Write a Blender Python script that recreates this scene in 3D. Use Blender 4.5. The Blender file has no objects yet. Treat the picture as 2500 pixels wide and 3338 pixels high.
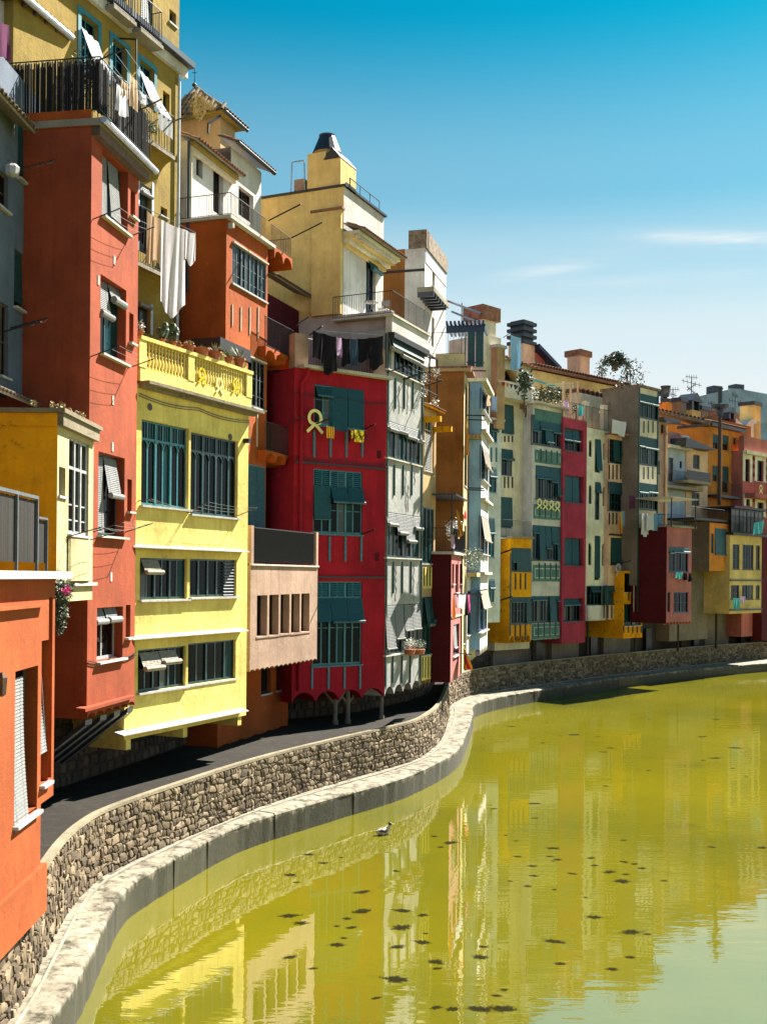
import bpy, math, random
from mathutils import Vector, Matrix
random.seed(7)
SC = bpy.context.scene
COL = SC.collection

# ---------------------------------------------------------------- camera
H = 8.2            # eye height above the water (metres)
FPX = 3500.0       # focal length in photo pixels (photo 2500 x 3338)
U0, V0 = 1250.0, 1880.0   # principal column and horizon row
ROLL = 0.009
cam = bpy.data.cameras.new('camera')
cam.sensor_fit = 'HORIZONTAL'
cam.sensor_width = 36.0
cam.lens = 36.0 * FPX / 2500.0
cam.shift_y = (V0 - 1669.0) / 2500.0
cam.clip_start = 0.1
cam.clip_end = 3000.0
co = bpy.data.objects.new('camera', cam)
COL.objects.link(co)
co.location = (0, 0, H)
co.rotation_euler = (Matrix.Rotation(math.pi / 2, 4, 'X') @ Matrix.Rotation(ROLL, 4, 'Z')).to_euler()
SC.camera = co

# ---------------------------------------------------------------- light
SUN_AZ = math.atan2(0.70, 0.714)      # to the right of the viewing direction
SUN_EL = math.radians(47)
sd = Vector((math.sin(SUN_AZ) * math.cos(SUN_EL), math.cos(SUN_AZ) * math.cos(SUN_EL), math.sin(SUN_EL)))
sl = bpy.data.lights.new('sun', 'SUN')
sl.energy = 5.0
sl.angle = math.radians(0.5)
sl.color = (1.0, 0.93, 0.82)
so = bpy.data.objects.new('sun', sl)
COL.objects.link(so)
so.rotation_euler = sd.to_track_quat('Z', 'Y').to_euler()
so.location = (60, 60, 80)

W = bpy.data.worlds.new('World')
SC.world = W
W.use_nodes = True
wn = W.node_tree
wn.nodes.clear()
def wnode(t, **kw):
    n = wn.nodes.new(t)
    for k, v in kw.items():
        setattr(n, k, v)
    return n
sky = wnode('ShaderNodeTexSky', sky_type='NISHITA', sun_disc=False)
sky.sun_elevation = SUN_EL
sky.sun_rotation = SUN_AZ
sky.altitude = 50
sky.air_density = 1.0
sky.dust_density = 0.6
sky.ozone_density = 2.0
hs = wnode('ShaderNodeMixRGB', blend_type='MULTIPLY')
hs.inputs['Fac'].default_value = 1.0
hs.inputs['Color2'].default_value = (0.004, 0.575, 0.585, 1)
wn.links.new(sky.outputs[0], hs.inputs['Color1'])
tc = wnode('ShaderNodeTexCoord')
def wmath(op, a, b=None):
    n = wnode('ShaderNodeMath', operation=op)
    for i_, v_ in enumerate((a, b)):
        if v_ is None:
            continue
        if isinstance(v_, (int, float)):
            n.inputs[i_].default_value = v_
        else:
            wn.links.new(v_, n.inputs[i_])
    return n.outputs[0]
mp = wnode('ShaderNodeMapping')
mp.inputs['Scale'].default_value = (5.0, 5.0, 60.0)
wn.links.new(tc.outputs['Generated'], mp.inputs['Vector'])
nz = wnode('ShaderNodeTexNoise')
nz.inputs['Scale'].default_value = 2.2
nz.inputs['Detail'].default_value = 6
nz.inputs['Roughness'].default_value = 0.62
wn.links.new(mp.outputs[0], nz.inputs['Vector'])
sc_ = wnode('ShaderNodeSeparateXYZ')
wn.links.new(tc.outputs['Generated'], sc_.inputs[0])
tot = None
for x0, z0, wx, wz, sl_t, amp in ((0.285, 0.291, 0.065, 0.0055, -0.10, 0.95), (0.145, 0.274, 0.045, 0.006, 0.13, 0.5), (0.24, 0.262, 0.09, 0.006, 0.0, 0.25), (-0.6, 0.30, 0.2, 0.012, 0.05, 0.6), (0.75, 0.27, 0.15, 0.012, -0.05, 0.6)):
    dx = wmath('SUBTRACT', sc_.outputs['X'], x0)
    dz = wmath('SUBTRACT', wmath('SUBTRACT', sc_.outputs['Z'], z0), wmath('MULTIPLY', dx, sl_t))
    q = wmath('ADD', wmath('POWER', wmath('ABSOLUTE', wmath('DIVIDE', dx, wx)), 2.0), wmath('POWER', wmath('ABSOLUTE', wmath('DIVIDE', dz, wz)), 2.0))
    g_ = wmath('MULTIPLY', wmath('POWER', 2.718, wmath('MULTIPLY', q, -1.0)), amp)
    tot = g_ if tot is None else wmath('ADD', tot, g_)
rp = wnode('ShaderNodeValToRGB')
rp.color_ramp.elements[0].position = 0.30
rp.color_ramp.elements[1].position = 0.66
wn.links.new(nz.outputs['Fac'], rp.inputs['Fac'])
cf = wmath('MINIMUM', wmath('MULTIPLY', wmath('MULTIPLY', tot, rp.outputs[0]), wmath('GREATER_THAN', sc_.outputs['Y'], 0.0)), 0.9)
mx = wnode('ShaderNodeMixRGB')
mx.inputs['Color2'].default_value = (4.9, 5.1, 5.2, 1)
wn.links.new(cf, mx.inputs['Fac'])
# pale haze that thickens towards the horizon, the same all round
sx = wnode('ShaderNodeSeparateXYZ')
wn.links.new(tc.outputs['Generated'], sx.inputs[0])
hz = wnode('ShaderNodeValToRGB')
hz.color_ramp.interpolation = 'EASE'
els = hz.color_ramp.elements
els[0].position = 0.0
els[0].color = (1, 1, 1, 1)
els[1].position = 0.47
els[1].color = (0, 0, 0, 1)
for p_, c_ in ((0.16, 0.98), (0.215, 0.87), (0.28, 0.55), (0.34, 0.25)):
    e_ = els.new(p_); e_.color = (c_, c_, c_, 1)
wn.links.new(sx.outputs['Z'], hz.inputs['Fac'])
mh = wnode('ShaderNodeMixRGB')
mh.inputs['Color2'].default_value = (4.5, 4.85, 4.95, 1)
wn.links.new(hz.outputs[0], mh.inputs['Fac'])
wn.links.new(hs.outputs[0], mh.inputs['Color1'])
wn.links.new(mh.outputs[0], mx.inputs['Color1'])
bg = wnode('ShaderNodeBackground')
bg.inputs['Strength'].default_value = 0.05
wn.links.new(mx.outputs[0], bg.inputs['Color'])
wo = wnode('ShaderNodeOutputWorld')
wn.links.new(bg.outputs[0], wo.inputs[0])

SC.view_settings.view_transform = 'Standard'
SC.view_settings.look = 'None'
SC.view_settings.exposure = 1.9
SC.view_settings.gamma = 1.0
SC.view_settings.use_curve_mapping = False
SC.cycles.max_bounces = 6
SC.cycles.diffuse_bounces = 1
SC.cycles.glossy_bounces = 3
SC.cycles.transmission_bounces = 2
SC.cycles.caustics_reflective = False
SC.cycles.caustics_refractive = False

# ---------------------------------------------------------------- materials
def mat_nodes(name):
    m = bpy.data.materials.new(name)
    m.use_nodes = True
    nt = m.node_tree
    b = nt.nodes['Principled BSDF']
    def N(t, **ins):
        n = nt.nodes.new(t)
        for k, v in ins.items():
            n.inputs[k.replace('_', ' ')].default_value = v
        return n
    def L(a, b_):
        nt.links.new(a, b_)
    return m, nt, b, N, L

def c4(c, k=1.0):
    return (min(c[0] * k, 1), min(c[1] * k, 1), min(c[2] * k, 1), 1)

def mixc(N, L, fac, a, b_, blend='MIX'):
    n = N('ShaderNodeMixRGB')
    n.blend_type = blend
    for s, v in (('Fac', fac), ('Color1', a), ('Color2', b_)):
        if hasattr(v, 'is_linked'):
            L(v, n.inputs[s])
        else:
            n.inputs[s].default_value = v
    return n.outputs[0]

def ramp(N, L, src, p0, p1, c0=(0, 0, 0, 1), c1=(1, 1, 1, 1)):
    r = N('ShaderNodeValToRGB')
    r.color_ramp.elements[0].position = p0
    r.color_ramp.elements[1].position = p1
    r.color_ramp.elements[0].color = c0
    r.color_ramp.elements[1].color = c1
    L(src, r.inputs['Fac'])
    return r.outputs[0]

def stucco(name, col, stain=0.4, bump=0.35, spots=0.0, streak=0.5, rough=0.92, fine=22.0, off=0.0, dirt=(0.10, 0.075, 0.045)):
    """Painted render: cloudy fading, rain streaks, mould spots, trowel relief."""
    m, nt, b, N, L = mat_nodes(name)
    t = N('ShaderNodeTexCoord')
    mpp = N('ShaderNodeMapping', Location=(off, off * 1.7, off * 0.6))
    L(t.outputs['Object'], mpp.inputs['Vector'])
    v = mpp.outputs[0]
    n1 = N('ShaderNodeTexNoise', Scale=0.55, Detail=6.0, Roughness=0.62)
    L(v, n1.inputs['Vector'])
    base = mixc(N, L, ramp(N, L, n1.outputs['Fac'], 0.32, 0.70), c4(col, 0.66), c4(col, 1.16))
    ms = N('ShaderNodeMapping', Scale=(2.6, 2.6, 0.22))
    L(v, ms.inputs['Vector'])
    n2 = N('ShaderNodeTexNoise', Scale=1.5, Detail=5.0, Roughness=0.65)
    L(ms.outputs[0], n2.inputs['Vector'])
    fs = N('ShaderNodeMath'); fs.operation = 'MULTIPLY'
    L(ramp(N, L, n2.outputs['Fac'], 0.50, 0.78), fs.inputs[0]); fs.inputs[1].default_value = streak
    base = mixc(N, L, fs.outputs[0], base, c4(col, 0.45))
    n3 = N('ShaderNodeTexNoise', Scale=2.3, Detail=9.0, Roughness=0.72)
    L(v, n3.inputs['Vector'])
    f3 = N('ShaderNodeMath'); f3.operation = 'MULTIPLY'
    L(ramp(N, L, n3.outputs['Fac'], 0.56, 0.74), f3.inputs[0]); f3.inputs[1].default_value = stain
    base = mixc(N, L, f3.outputs[0], base, (dirt[0], dirt[1], dirt[2], 1))
    mv = N('ShaderNodeMapping', Scale=(7.0, 7.0, 0.35))
    L(v, mv.inputs['Vector'])
    n6 = N('ShaderNodeTexNoise', Scale=1.0, Detail=6.0, Roughness=0.75)
    L(mv.outputs[0], n6.inputs['Vector'])
    f6 = N('ShaderNodeMath'); f6.operation = 'MULTIPLY'
    L(ramp(N, L, n6.outputs['Fac'], 0.55, 0.70), f6.inputs[0]); f6.inputs[1].default_value = streak * 0.9
    base = mixc(N, L, f6.outputs[0], base, c4(col, 0.55))
    n7 = N('ShaderNodeTexNoise', Scale=2.6, Detail=10.0, Roughness=0.8)
    L(v, n7.inputs['Vector'])
    base = mixc(N, L, ramp(N, L, n7.outputs['Fac'], 0.56, 0.68, c1=(.42, .42, .42, 1)), base, c4(col, 1.65))
    if spots > 0:
        n4 = N('ShaderNodeTexNoise', Scale=3.6, Detail=8.0, Roughness=0.8)
        L(v, n4.inputs['Vector'])
        n5 = N('ShaderNodeTexNoise', Scale=0.7, Detail=2.0)
        L(v, n5.inputs['Vector'])
        mm = N('ShaderNodeMath'); mm.operation = 'MULTIPLY'
        L(ramp(N, L, n4.outputs['Fac'], 0.54, 0.62), mm.inputs[0])
        L(ramp(N, L, n5.outputs['Fac'], 0.45, 0.60), mm.inputs[1])
        m2 = N('ShaderNodeMath'); m2.operation = 'MULTIPLY'
        L(mm.outputs[0], m2.inputs[0]); m2.inputs[1].default_value = spots
        base = mixc(N, L, m2.outputs[0], base, (0.03, 0.025, 0.018, 1))
    L(base, b.inputs['Base Color'])
    b.inputs['Roughness'].default_value = rough
    b.inputs['Specular IOR Level'].default_value = 0.25
    nb = N('ShaderNodeTexNoise', Scale=fine, Detail=6.0, Roughness=0.7)
    L(v, nb.inputs['Vector'])
    nb2 = N('ShaderNodeTexNoise', Scale=4.0, Detail=3.0, Roughness=0.6)
    L(v, nb2.inputs['Vector'])
    ad = N('ShaderNodeMath'); ad.operation = 'MULTIPLY_ADD'
    L(nb2.outputs['Fac'], ad.inputs[0]); ad.inputs[1].default_value = 1.6
    L(nb.outputs['Fac'], ad.inputs[2])
    bp = N('ShaderNodeBump', Strength=bump, Distance=0.03)
    L(ad.outputs[0], bp.inputs['Height'])
    L(bp.outputs[0], b.inputs['Normal'])
    return m

def paint(name, col, rough=0.5, var=0.25, metal=0.0, scale=6.0, bump=0.0):
    m, nt, b, N, L = mat_nodes(name)
    t = N('ShaderNodeTexCoord')
    n1 = N('ShaderNodeTexNoise', Scale=scale, Detail=5.0, Roughness=0.65)
    L(t.outputs['Object'], n1.inputs['Vector'])
    L(mixc(N, L, ramp(N, L, n1.outputs['Fac'], 0.35, 0.68), c4(col, 1 - var), c4(col, 1 + var * 0.6)), b.inputs['Base Color'])
    b.inputs['Roughness'].default_value = rough
    b.inputs['Metallic'].default_value = metal
    if bump:
        bp = N('ShaderNodeBump', Strength=bump, Distance=0.02)
        L(n1.outputs['Fac'], bp.inputs['Height'])
        L(bp.outputs[0], b.inputs['Normal'])
    return m

def fabric(name, col, var=0.15):
    m, nt, b, N, L = mat_nodes(name)
    t = N('ShaderNodeTexCoord')
    n1 = N('ShaderNodeTexNoise', Scale=9.0, Detail=4.0)
    L(t.outputs['Object'], n1.inputs['Vector'])
    colr = mixc(N, L, n1.outputs['Fac'], c4(col, 1 - var), c4(col, 1 + var))
    L(colr, b.inputs['Base Color'])
    b.inputs['Roughness'].default_value = 0.9
    b.inputs['Specular IOR Level'].default_value = 0.1
    tr = N('ShaderNodeBsdfTranslucent')
    L(colr, tr.inputs['Color'])
    ms = N('ShaderNodeMixShader'); ms.inputs['Fac'].default_value = 0.35
    L(b.outputs[0], ms.inputs[1]); L(tr.outputs[0], ms.inputs[2])
    L(ms.outputs[0], nt.nodes['Material Output'].inputs['Surface'])
    return m

def stripes(name, cols, axis=0):
    """Cloth printed with equal bands along one UV axis."""
    m, nt, b, N, L = mat_nodes(name)
    uv = N('ShaderNodeUVMap')
    sp = N('ShaderNodeSeparateXYZ')
    L(uv.outputs[0], sp.inputs[0])
    r = N('ShaderNodeValToRGB')
    r.color_ramp.interpolation = 'CONSTANT'
    els = r.color_ramp.elements
    n = len(cols)
    while len(els) < n:
        els.new(0.5)
    for i, c in enumerate(cols):
        els[i].position = i / n
        els[i].color = (c[0], c[1], c[2], 1)
    L(sp.outputs[axis], r.inputs['Fac'])
    L(r.outputs[0], b.inputs['Base Color'])
    b.inputs['Roughness'].default_value = 0.9
    return m

def glass(name, col, rough=0.03, spec=0.16):
    m, nt, b, N, L = mat_nodes(name)
    t = N('ShaderNodeTexCoord')
    n1 = N('ShaderNodeTexNoise', Scale=1.3, Detail=3.0)
    L(t.outputs['Object'], n1.inputs['Vector'])
    L(mixc(N, L, n1.outputs['Fac'], c4(col, 0.4), c4(col, 1.6)), b.inputs['Base Color'])
    b.inputs['Roughness'].default_value = rough
    b.inputs['IOR'].default_value = 1.45
    b.inputs['Specular IOR Level'].default_value = spec
    bp = N('ShaderNodeBump', Strength=0.03, Distance=0.05)
    L(n1.outputs['Fac'], bp.inputs['Height'])
    L(bp.outputs[0], b.inputs['Normal'])
    return m

def leafmat(name, col):
    m, nt, b, N, L = mat_nodes(name)
    t = N('ShaderNodeTexCoord')
    n1 = N('ShaderNodeTexNoise', Scale=11.0, Detail=2.0)
    L(t.outputs['Object'], n1.inputs['Vector'])
    L(mixc(N, L, ramp(N, L, n1.outputs['Fac'], 0.35, 0.65), c4(col, 0.5), c4(col, 1.6)), b.inputs['Base Color'])
    b.inputs['Roughness'].default_value = 0.55
    return m

M = {}
S_ = stucco
M['salmon'] = S_('salmon_render', (0.32, 0.066, 0.027), stain=0.30, streak=0.5, bump=0.28, off=1.3)
M['orange_wall'] = S_('orange_render', (0.34, 0.075, 0.018), stain=0.30, streak=0.45, bump=0.4, off=2.9)
M['ochre'] = S_('ochre_render', (0.95, 0.385, 0.003), stain=0.30, spots=0.85, streak=0.4, off=4.1)
M['cream'] = S_('cream_render', (0.52, 0.44, 0.24), stain=0.20, spots=0.3, streak=0.25, off=5.3)
M['yellow'] = S_('yellow_render', (0.9, 0.69, 0.205), stain=0.45, streak=0.55, bump=0.5, fine=15.0, off=6.2, dirt=(0.22, 0.14, 0.03))
M['pale_yellow'] = S_('pale_yellow_render', (0.32, 0.22, 0.048), stain=0.25, streak=0.35, off=7.7)
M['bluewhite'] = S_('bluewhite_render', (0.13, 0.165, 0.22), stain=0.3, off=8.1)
M['burnt'] = S_('burnt_orange_render', (0.4, 0.085, 0.015), stain=0.18, streak=0.3, off=9.4)
M['pink'] = S_('pink_render', (0.42, 0.28, 0.21), stain=0.30, streak=0.5, off=10.2, dirt=(0.28, 0.16, 0.12))
M['white'] = S_('white_render', (0.64, 0.61, 0.575), stain=0.22, streak=0.4, off=11.6)
M['gold'] = S_('gold_render', (0.8, 0.575, 0.22), stain=0.35, streak=0.3, off=12.8)
M['red'] = S_('red_render', (0.4, 0.012, 0.03), stain=0.35, streak=0.55, off=13.3, dirt=(0.10, 0.02, 0.02))
M['grey'] = S_('grey_render', (0.4, 0.4, 0.39), stain=0.25, streak=0.4, off=14.4, dirt=(0.16, 0.16, 0.16))
M['apricot'] = S_('apricot_render', (0.5, 0.33, 0.165), stain=0.2, off=15.2)
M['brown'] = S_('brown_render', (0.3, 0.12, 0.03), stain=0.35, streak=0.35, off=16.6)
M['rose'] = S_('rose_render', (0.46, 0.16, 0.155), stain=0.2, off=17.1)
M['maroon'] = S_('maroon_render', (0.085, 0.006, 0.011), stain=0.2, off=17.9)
M['skyblue'] = S_('pale_blue_render', (0.34, 0.56, 0.88), stain=0.2, off=18.4)
M['beige'] = S_('beige_render', (0.74, 0.65, 0.49), stain=0.3, off=19.2)
M['mauve'] = S_('mauve_render', (0.42, 0.045, 0.085), stain=0.2, off=20.5)
M['sand'] = S_('sand_render', (0.88, 0.82, 0.64), stain=0.25, off=21.2)
M['peach'] = S_('peach_render', (0.84, 0.55, 0.36), stain=0.25, off=22.1)
M['tangerine'] = S_('tangerine_render', (0.74, 0.26, 0.045), stain=0.25, off=23.4)
M['farpink'] = S_('far_pink_render', (0.5, 0.16, 0.13), stain=0.3, off=24.2)
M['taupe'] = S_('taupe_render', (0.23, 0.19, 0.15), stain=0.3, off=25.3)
M['palegreen'] = S_('pale_green_render', (0.7, 0.74, 0.7), stain=0.2, off=26.0)
M['concrete'] = S_('weathered_concrete', (0.3, 0.27, 0.21), stain=0.45, spots=0.5, streak=0.3, bump=0.6, off=27.0)
M['ledge'] = S_('pale_ledge', (0.56, 0.53, 0.48), stain=0.35, streak=0.1, bump=0.4, off=28.0)
M['sill'] = paint('painted_sill', (0.45, 0.45, 0.46), 0.6)
M['stainledge'] = S_('stained_ledge', (0.26, 0.22, 0.15), stain=0.6, spots=0.8, bump=0.6, off=33.0)
M['stonewall'] = S_('rubble_mortar', (0.20, 0.16, 0.11), stain=0.5, bump=0.8, off=29.0)
M['shadefound'] = S_('shade_toned_foundation', (0.06, 0.048, 0.036), stain=0.5, bump=0.8, off=30.0)  # foundation tone darkened to hold the shade below the houses
M['teal'] = paint('teal_frame', (0.022, 0.17, 0.215), 0.45)
M['tealdark'] = paint('dark_teal_frame', (0.007, 0.045, 0.056), 0.45)
M['green'] = paint('green_frame', (0.005, 0.05, 0.05), 0.45)
M['navy'] = paint('navy_frame', (0.008, 0.03, 0.08), 0.45)
M['whiteframe'] = paint('white_frame', (0.36, 0.37, 0.375), 0.5)
M['greyframe'] = paint('grey_frame', (0.1, 0.12, 0.135), 0.5)
M['iron'] = paint('dark_iron', (0.006, 0.0055, 0.0055), 0.5)
M['rust'] = paint('rusty_iron', (0.05, 0.028, 0.02), 0.7)
M['steel'] = paint('galvanised_steel', (0.42, 0.45, 0.48), 0.4, metal=0.7)
M['pipe'] = paint('pale_pipe', (0.50, 0.55, 0.60), 0.5)
M['reed'] = paint('reed_slats', (0.32, 0.28, 0.22), 0.8, var=0.4, scale=14)
M['greyreed'] = paint('grey_reed_slats', (0.2, 0.205, 0.21), 0.8, var=0.3, scale=14)
M['tealblind'] = paint('teal_slats', (0.01, 0.075, 0.095), 0.6, var=0.3, scale=14)
M['greenblind'] = paint('green_slats', (0.006, 0.055, 0.055), 0.6, var=0.35, scale=14)
M['darkreed'] = paint('dark_reed', (0.01, 0.0075, 0.005), 0.9, var=0.5, scale=20)
M['corrug'] = paint('brown_corrugated', (0.014, 0.01, 0.0095), 0.6, var=0.3)
M['tile'] = paint('roof_tile_clay', (0.30, 0.13, 0.075), 0.85, var=0.5, scale=3.0, bump=0.4)
M['tileold'] = paint('lichen_roof_tile', (0.22, 0.16, 0.11), 0.9, var=0.6, scale=4.0, bump=0.4)
M['wood'] = paint('old_timber', (0.09, 0.055, 0.03), 0.8, var=0.4)
M['black'] = paint('black_void', (0.006, 0.006, 0.006), 0.9)
M['soot'] = paint('dark_zinc', (0.018, 0.024, 0.04), 0.4, var=0.3)
M['terracotta'] = paint('terracotta_pot', (0.42, 0.13, 0.06), 0.8)
M['glass'] = glass('dark_glass', (0.0018, 0.004, 0.005))
M['glass2'] = glass('teal_glass', (0.006, 0.035, 0.04), 0.06)
M['curtain'] = glass('curtained_glass', (0.045, 0.05, 0.05), 0.25, 0.5)
M['leaf'] = leafmat('green_leaf', (0.055, 0.11, 0.02))
M['leafdark'] = leafmat('dark_leaf', (0.025, 0.05, 0.018))
M['leafgrey'] = leafmat('grey_leaf', (0.22, 0.26, 0.19))
M['straw'] = leafmat('dry_grass', (0.32, 0.24, 0.09))
M['blossom'] = leafmat('white_blossom', (0.60, 0.60, 0.55))
M['magenta'] = leafmat('magenta_petal', (0.55, 0.03, 0.22))
M['cl_white'] = fabric('white_cotton', (0.72, 0.72, 0.76))
M['cl_blue'] = fabric('blue_cotton', (0.22, 0.42, 0.62))
M['cl_black'] = fabric('black_cloth', (0.012, 0.012, 0.015))
M['cl_denim'] = fabric('denim', (0.05, 0.09, 0.15))
M['cl_beige'] = fabric('beige_cloth', (0.62, 0.45, 0.30))
M['cl_purple'] = fabric('purple_cloth', (0.14, 0.04, 0.10))
M['cl_red'] = fabric('red_cloth', (0.55, 0.02, 0.02))
M['cl_orange'] = fabric('orange_cloth', (0.75, 0.22, 0.03))
M['cl_teal'] = fabric('turquoise_cloth', (0.10, 0.48, 0.52))
M['cl_lilac'] = fabric('lilac_cloth', (0.55, 0.38, 0.60))
M['cl_yellow'] = fabric('yellow_cloth', (0.85, 0.70, 0.05))
M['weed'] = paint('river_weed', (0.014, 0.013, 0.003), 1.0)
M['weed'].node_tree.nodes['Principled BSDF'].inputs['Specular IOR Level'].default_value = 0.05
def weed_mat():
    m, nt, b, N, L = mat_nodes('soft_river_weed')
    b.inputs['Base Color'].default_value = (0.012, 0.011, 0.003, 1)
    b.inputs['Roughness'].default_value = 1.0
    b.inputs['Specular IOR Level'].default_value = 0.05
    t = N('ShaderNodeTexCoord'); oi = N('ShaderNodeObjectInfo')
    ad = N('ShaderNodeVectorMath'); ad.operation = 'ADD'
    sc2 = N('ShaderNodeMath'); sc2.operation = 'MULTIPLY'; sc2.inputs[1].default_value = 37.0
    L(oi.outputs['Random'], sc2.inputs[0]); L(t.outputs['Object'], ad.inputs[0]); L(sc2.outputs[0], ad.inputs[1])
    n1 = N('ShaderNodeTexNoise', Scale=13.0, Detail=7.0, Roughness=0.75); L(ad.outputs[0], n1.inputs['Vector'])
    uv = N('ShaderNodeUVMap'); sp = N('ShaderNodeSeparateXYZ'); L(uv.outputs[0], sp.inputs[0])
    mm = N('ShaderNodeMath'); mm.operation = 'MULTIPLY_ADD'; L(sp.outputs[0], mm.inputs[0]); mm.inputs[1].default_value = -0.62; L(n1.outputs['Fac'], mm.inputs[2])
    L(ramp(N, L, mm.outputs[0], 0.10, 0.28, (0, 0, 0, 1), (.88, .88, .88, 1)), b.inputs['Alpha'])
    return m
M['weed'] = weed_mat()
M['ribbon'] = paint('pale_yellow_board', (0.82, 0.78, 0.30), 0.6, var=0.08)
YF, RF = (0.85, 0.62, 0.03), (0.50, 0.015, 0.02)
M['flag'] = stripes('red_yellow_bands', [YF, RF, YF, RF, YF, RF, YF, RF, YF])

# ---------------------------------------------------------------- geometry kit
CROPS = {'K1': (0, 0, .42245), 'K2': (0, 600, .42245), 'K3': (0, 1200, .31646), 'K4': (0, 1800, .31646), 'K5': (400, 1000, .42245),
         'K6': (350, 1650, .42245), 'K7': (550, 250, .29393), 'K8': (800, 400, .39228), 'L1': (900, 1150, .3621), 'L2': (900, 1700, .42245),
         'L3': (1200, 700, .30175), 'L4': (1350, 1200, .24858), 'L5': (1350, 1650, .27119), 'L6': (1550, 1000, .30175), 'L7': (1550, 1450, .31646),
         'L8': (1880, 1100, .37417), 'M1': (1880, 1500, .37417), 'M2': (0, 2300, .54315), 'M3': (600, 2150, .6035), 'N1': (1240, 1050, .18105),
         'N2': (1240, 1400, .18105), 'N3': (1240, 1780, .2414), 'N4': (2100, 1250, .2414), 'N5': (2100, 1600, .2414), 'N6': (0, 150, .24864), 'P': (0, 0, 1.0)}
def px(c, x, y):
    o = CROPS[c]
    return o[0] + x * o[2], o[1] + y * o[2]
CR, SR = math.cos(ROLL), math.sin(ROLL)
def ray(u, v):
    xi, yi = u - U0, V0 - v
    return (xi * CR - yi * SR) / FPX, (xi * SR + yi * CR) / FPX
def ground(u, v, z):
    rx, rz = ray(u, v)
    d = (z - H) / rz
    return Vector((rx * d, d, z))

class Fac:
    """A vertical plane of the place: along (s), outward (n), up (z)."""
    def __init__(self, P=None, t=None, u=None, v=1880, d=None, vp=None):
        if P is None:
            rx, _ = ray(u, v)
            P = (rx * d, d)
        if t is None:
            t = ((vp - U0) / FPX, 1.0)
        l = math.hypot(*t)
        self.P, self.t = (P[0], P[1]), (t[0] / l, t[1] / l)
        self.n = (self.t[1], -self.t[0])
    def pt(self, s, n, z):
        return Vector((self.P[0] + s * self.t[0] + n * self.n[0], self.P[1] + s * self.t[1] + n * self.n[1], z))
    def sz(self, u, v, n=0.0):
        rx, rz = ray(u, v)
        Px, Py = self.P[0] + n * self.n[0], self.P[1] + n * self.n[1]
        s = (rx * Py - Px) / (self.t[0] - rx * self.t[1])
        return s, H + rz * (Py + s * self.t[1])
    def at(self, c, x, y, n=0.0):
        return self.sz(*px(c, x, y), n=n)
    def P3(self, c, x, y, n=0.0):
        s, z = self.at(c, x, y, n)
        return self.pt(s, n, z)
    def r(self, c, x0, y0, x1, y1, n=0.0):
        a, b = self.at(c, x0, y0, n), self.at(c, x1, y1, n)
        return (min(a[0], b[0]), max(a[0], b[0]), min(a[1], b[1]), max(a[1], b[1]))
    def side(self, s):
        """The end wall at s that faces the viewer: s' runs from the back (negative) to the front (0)."""
        p = self.pt(s, 0, 0)
        return Fac(P=(p.x, p.y), t=self.n)
    def off(self, n):
        p = self.pt(0, n, 0)
        return Fac(P=(p.x, p.y), t=self.t)

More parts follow.
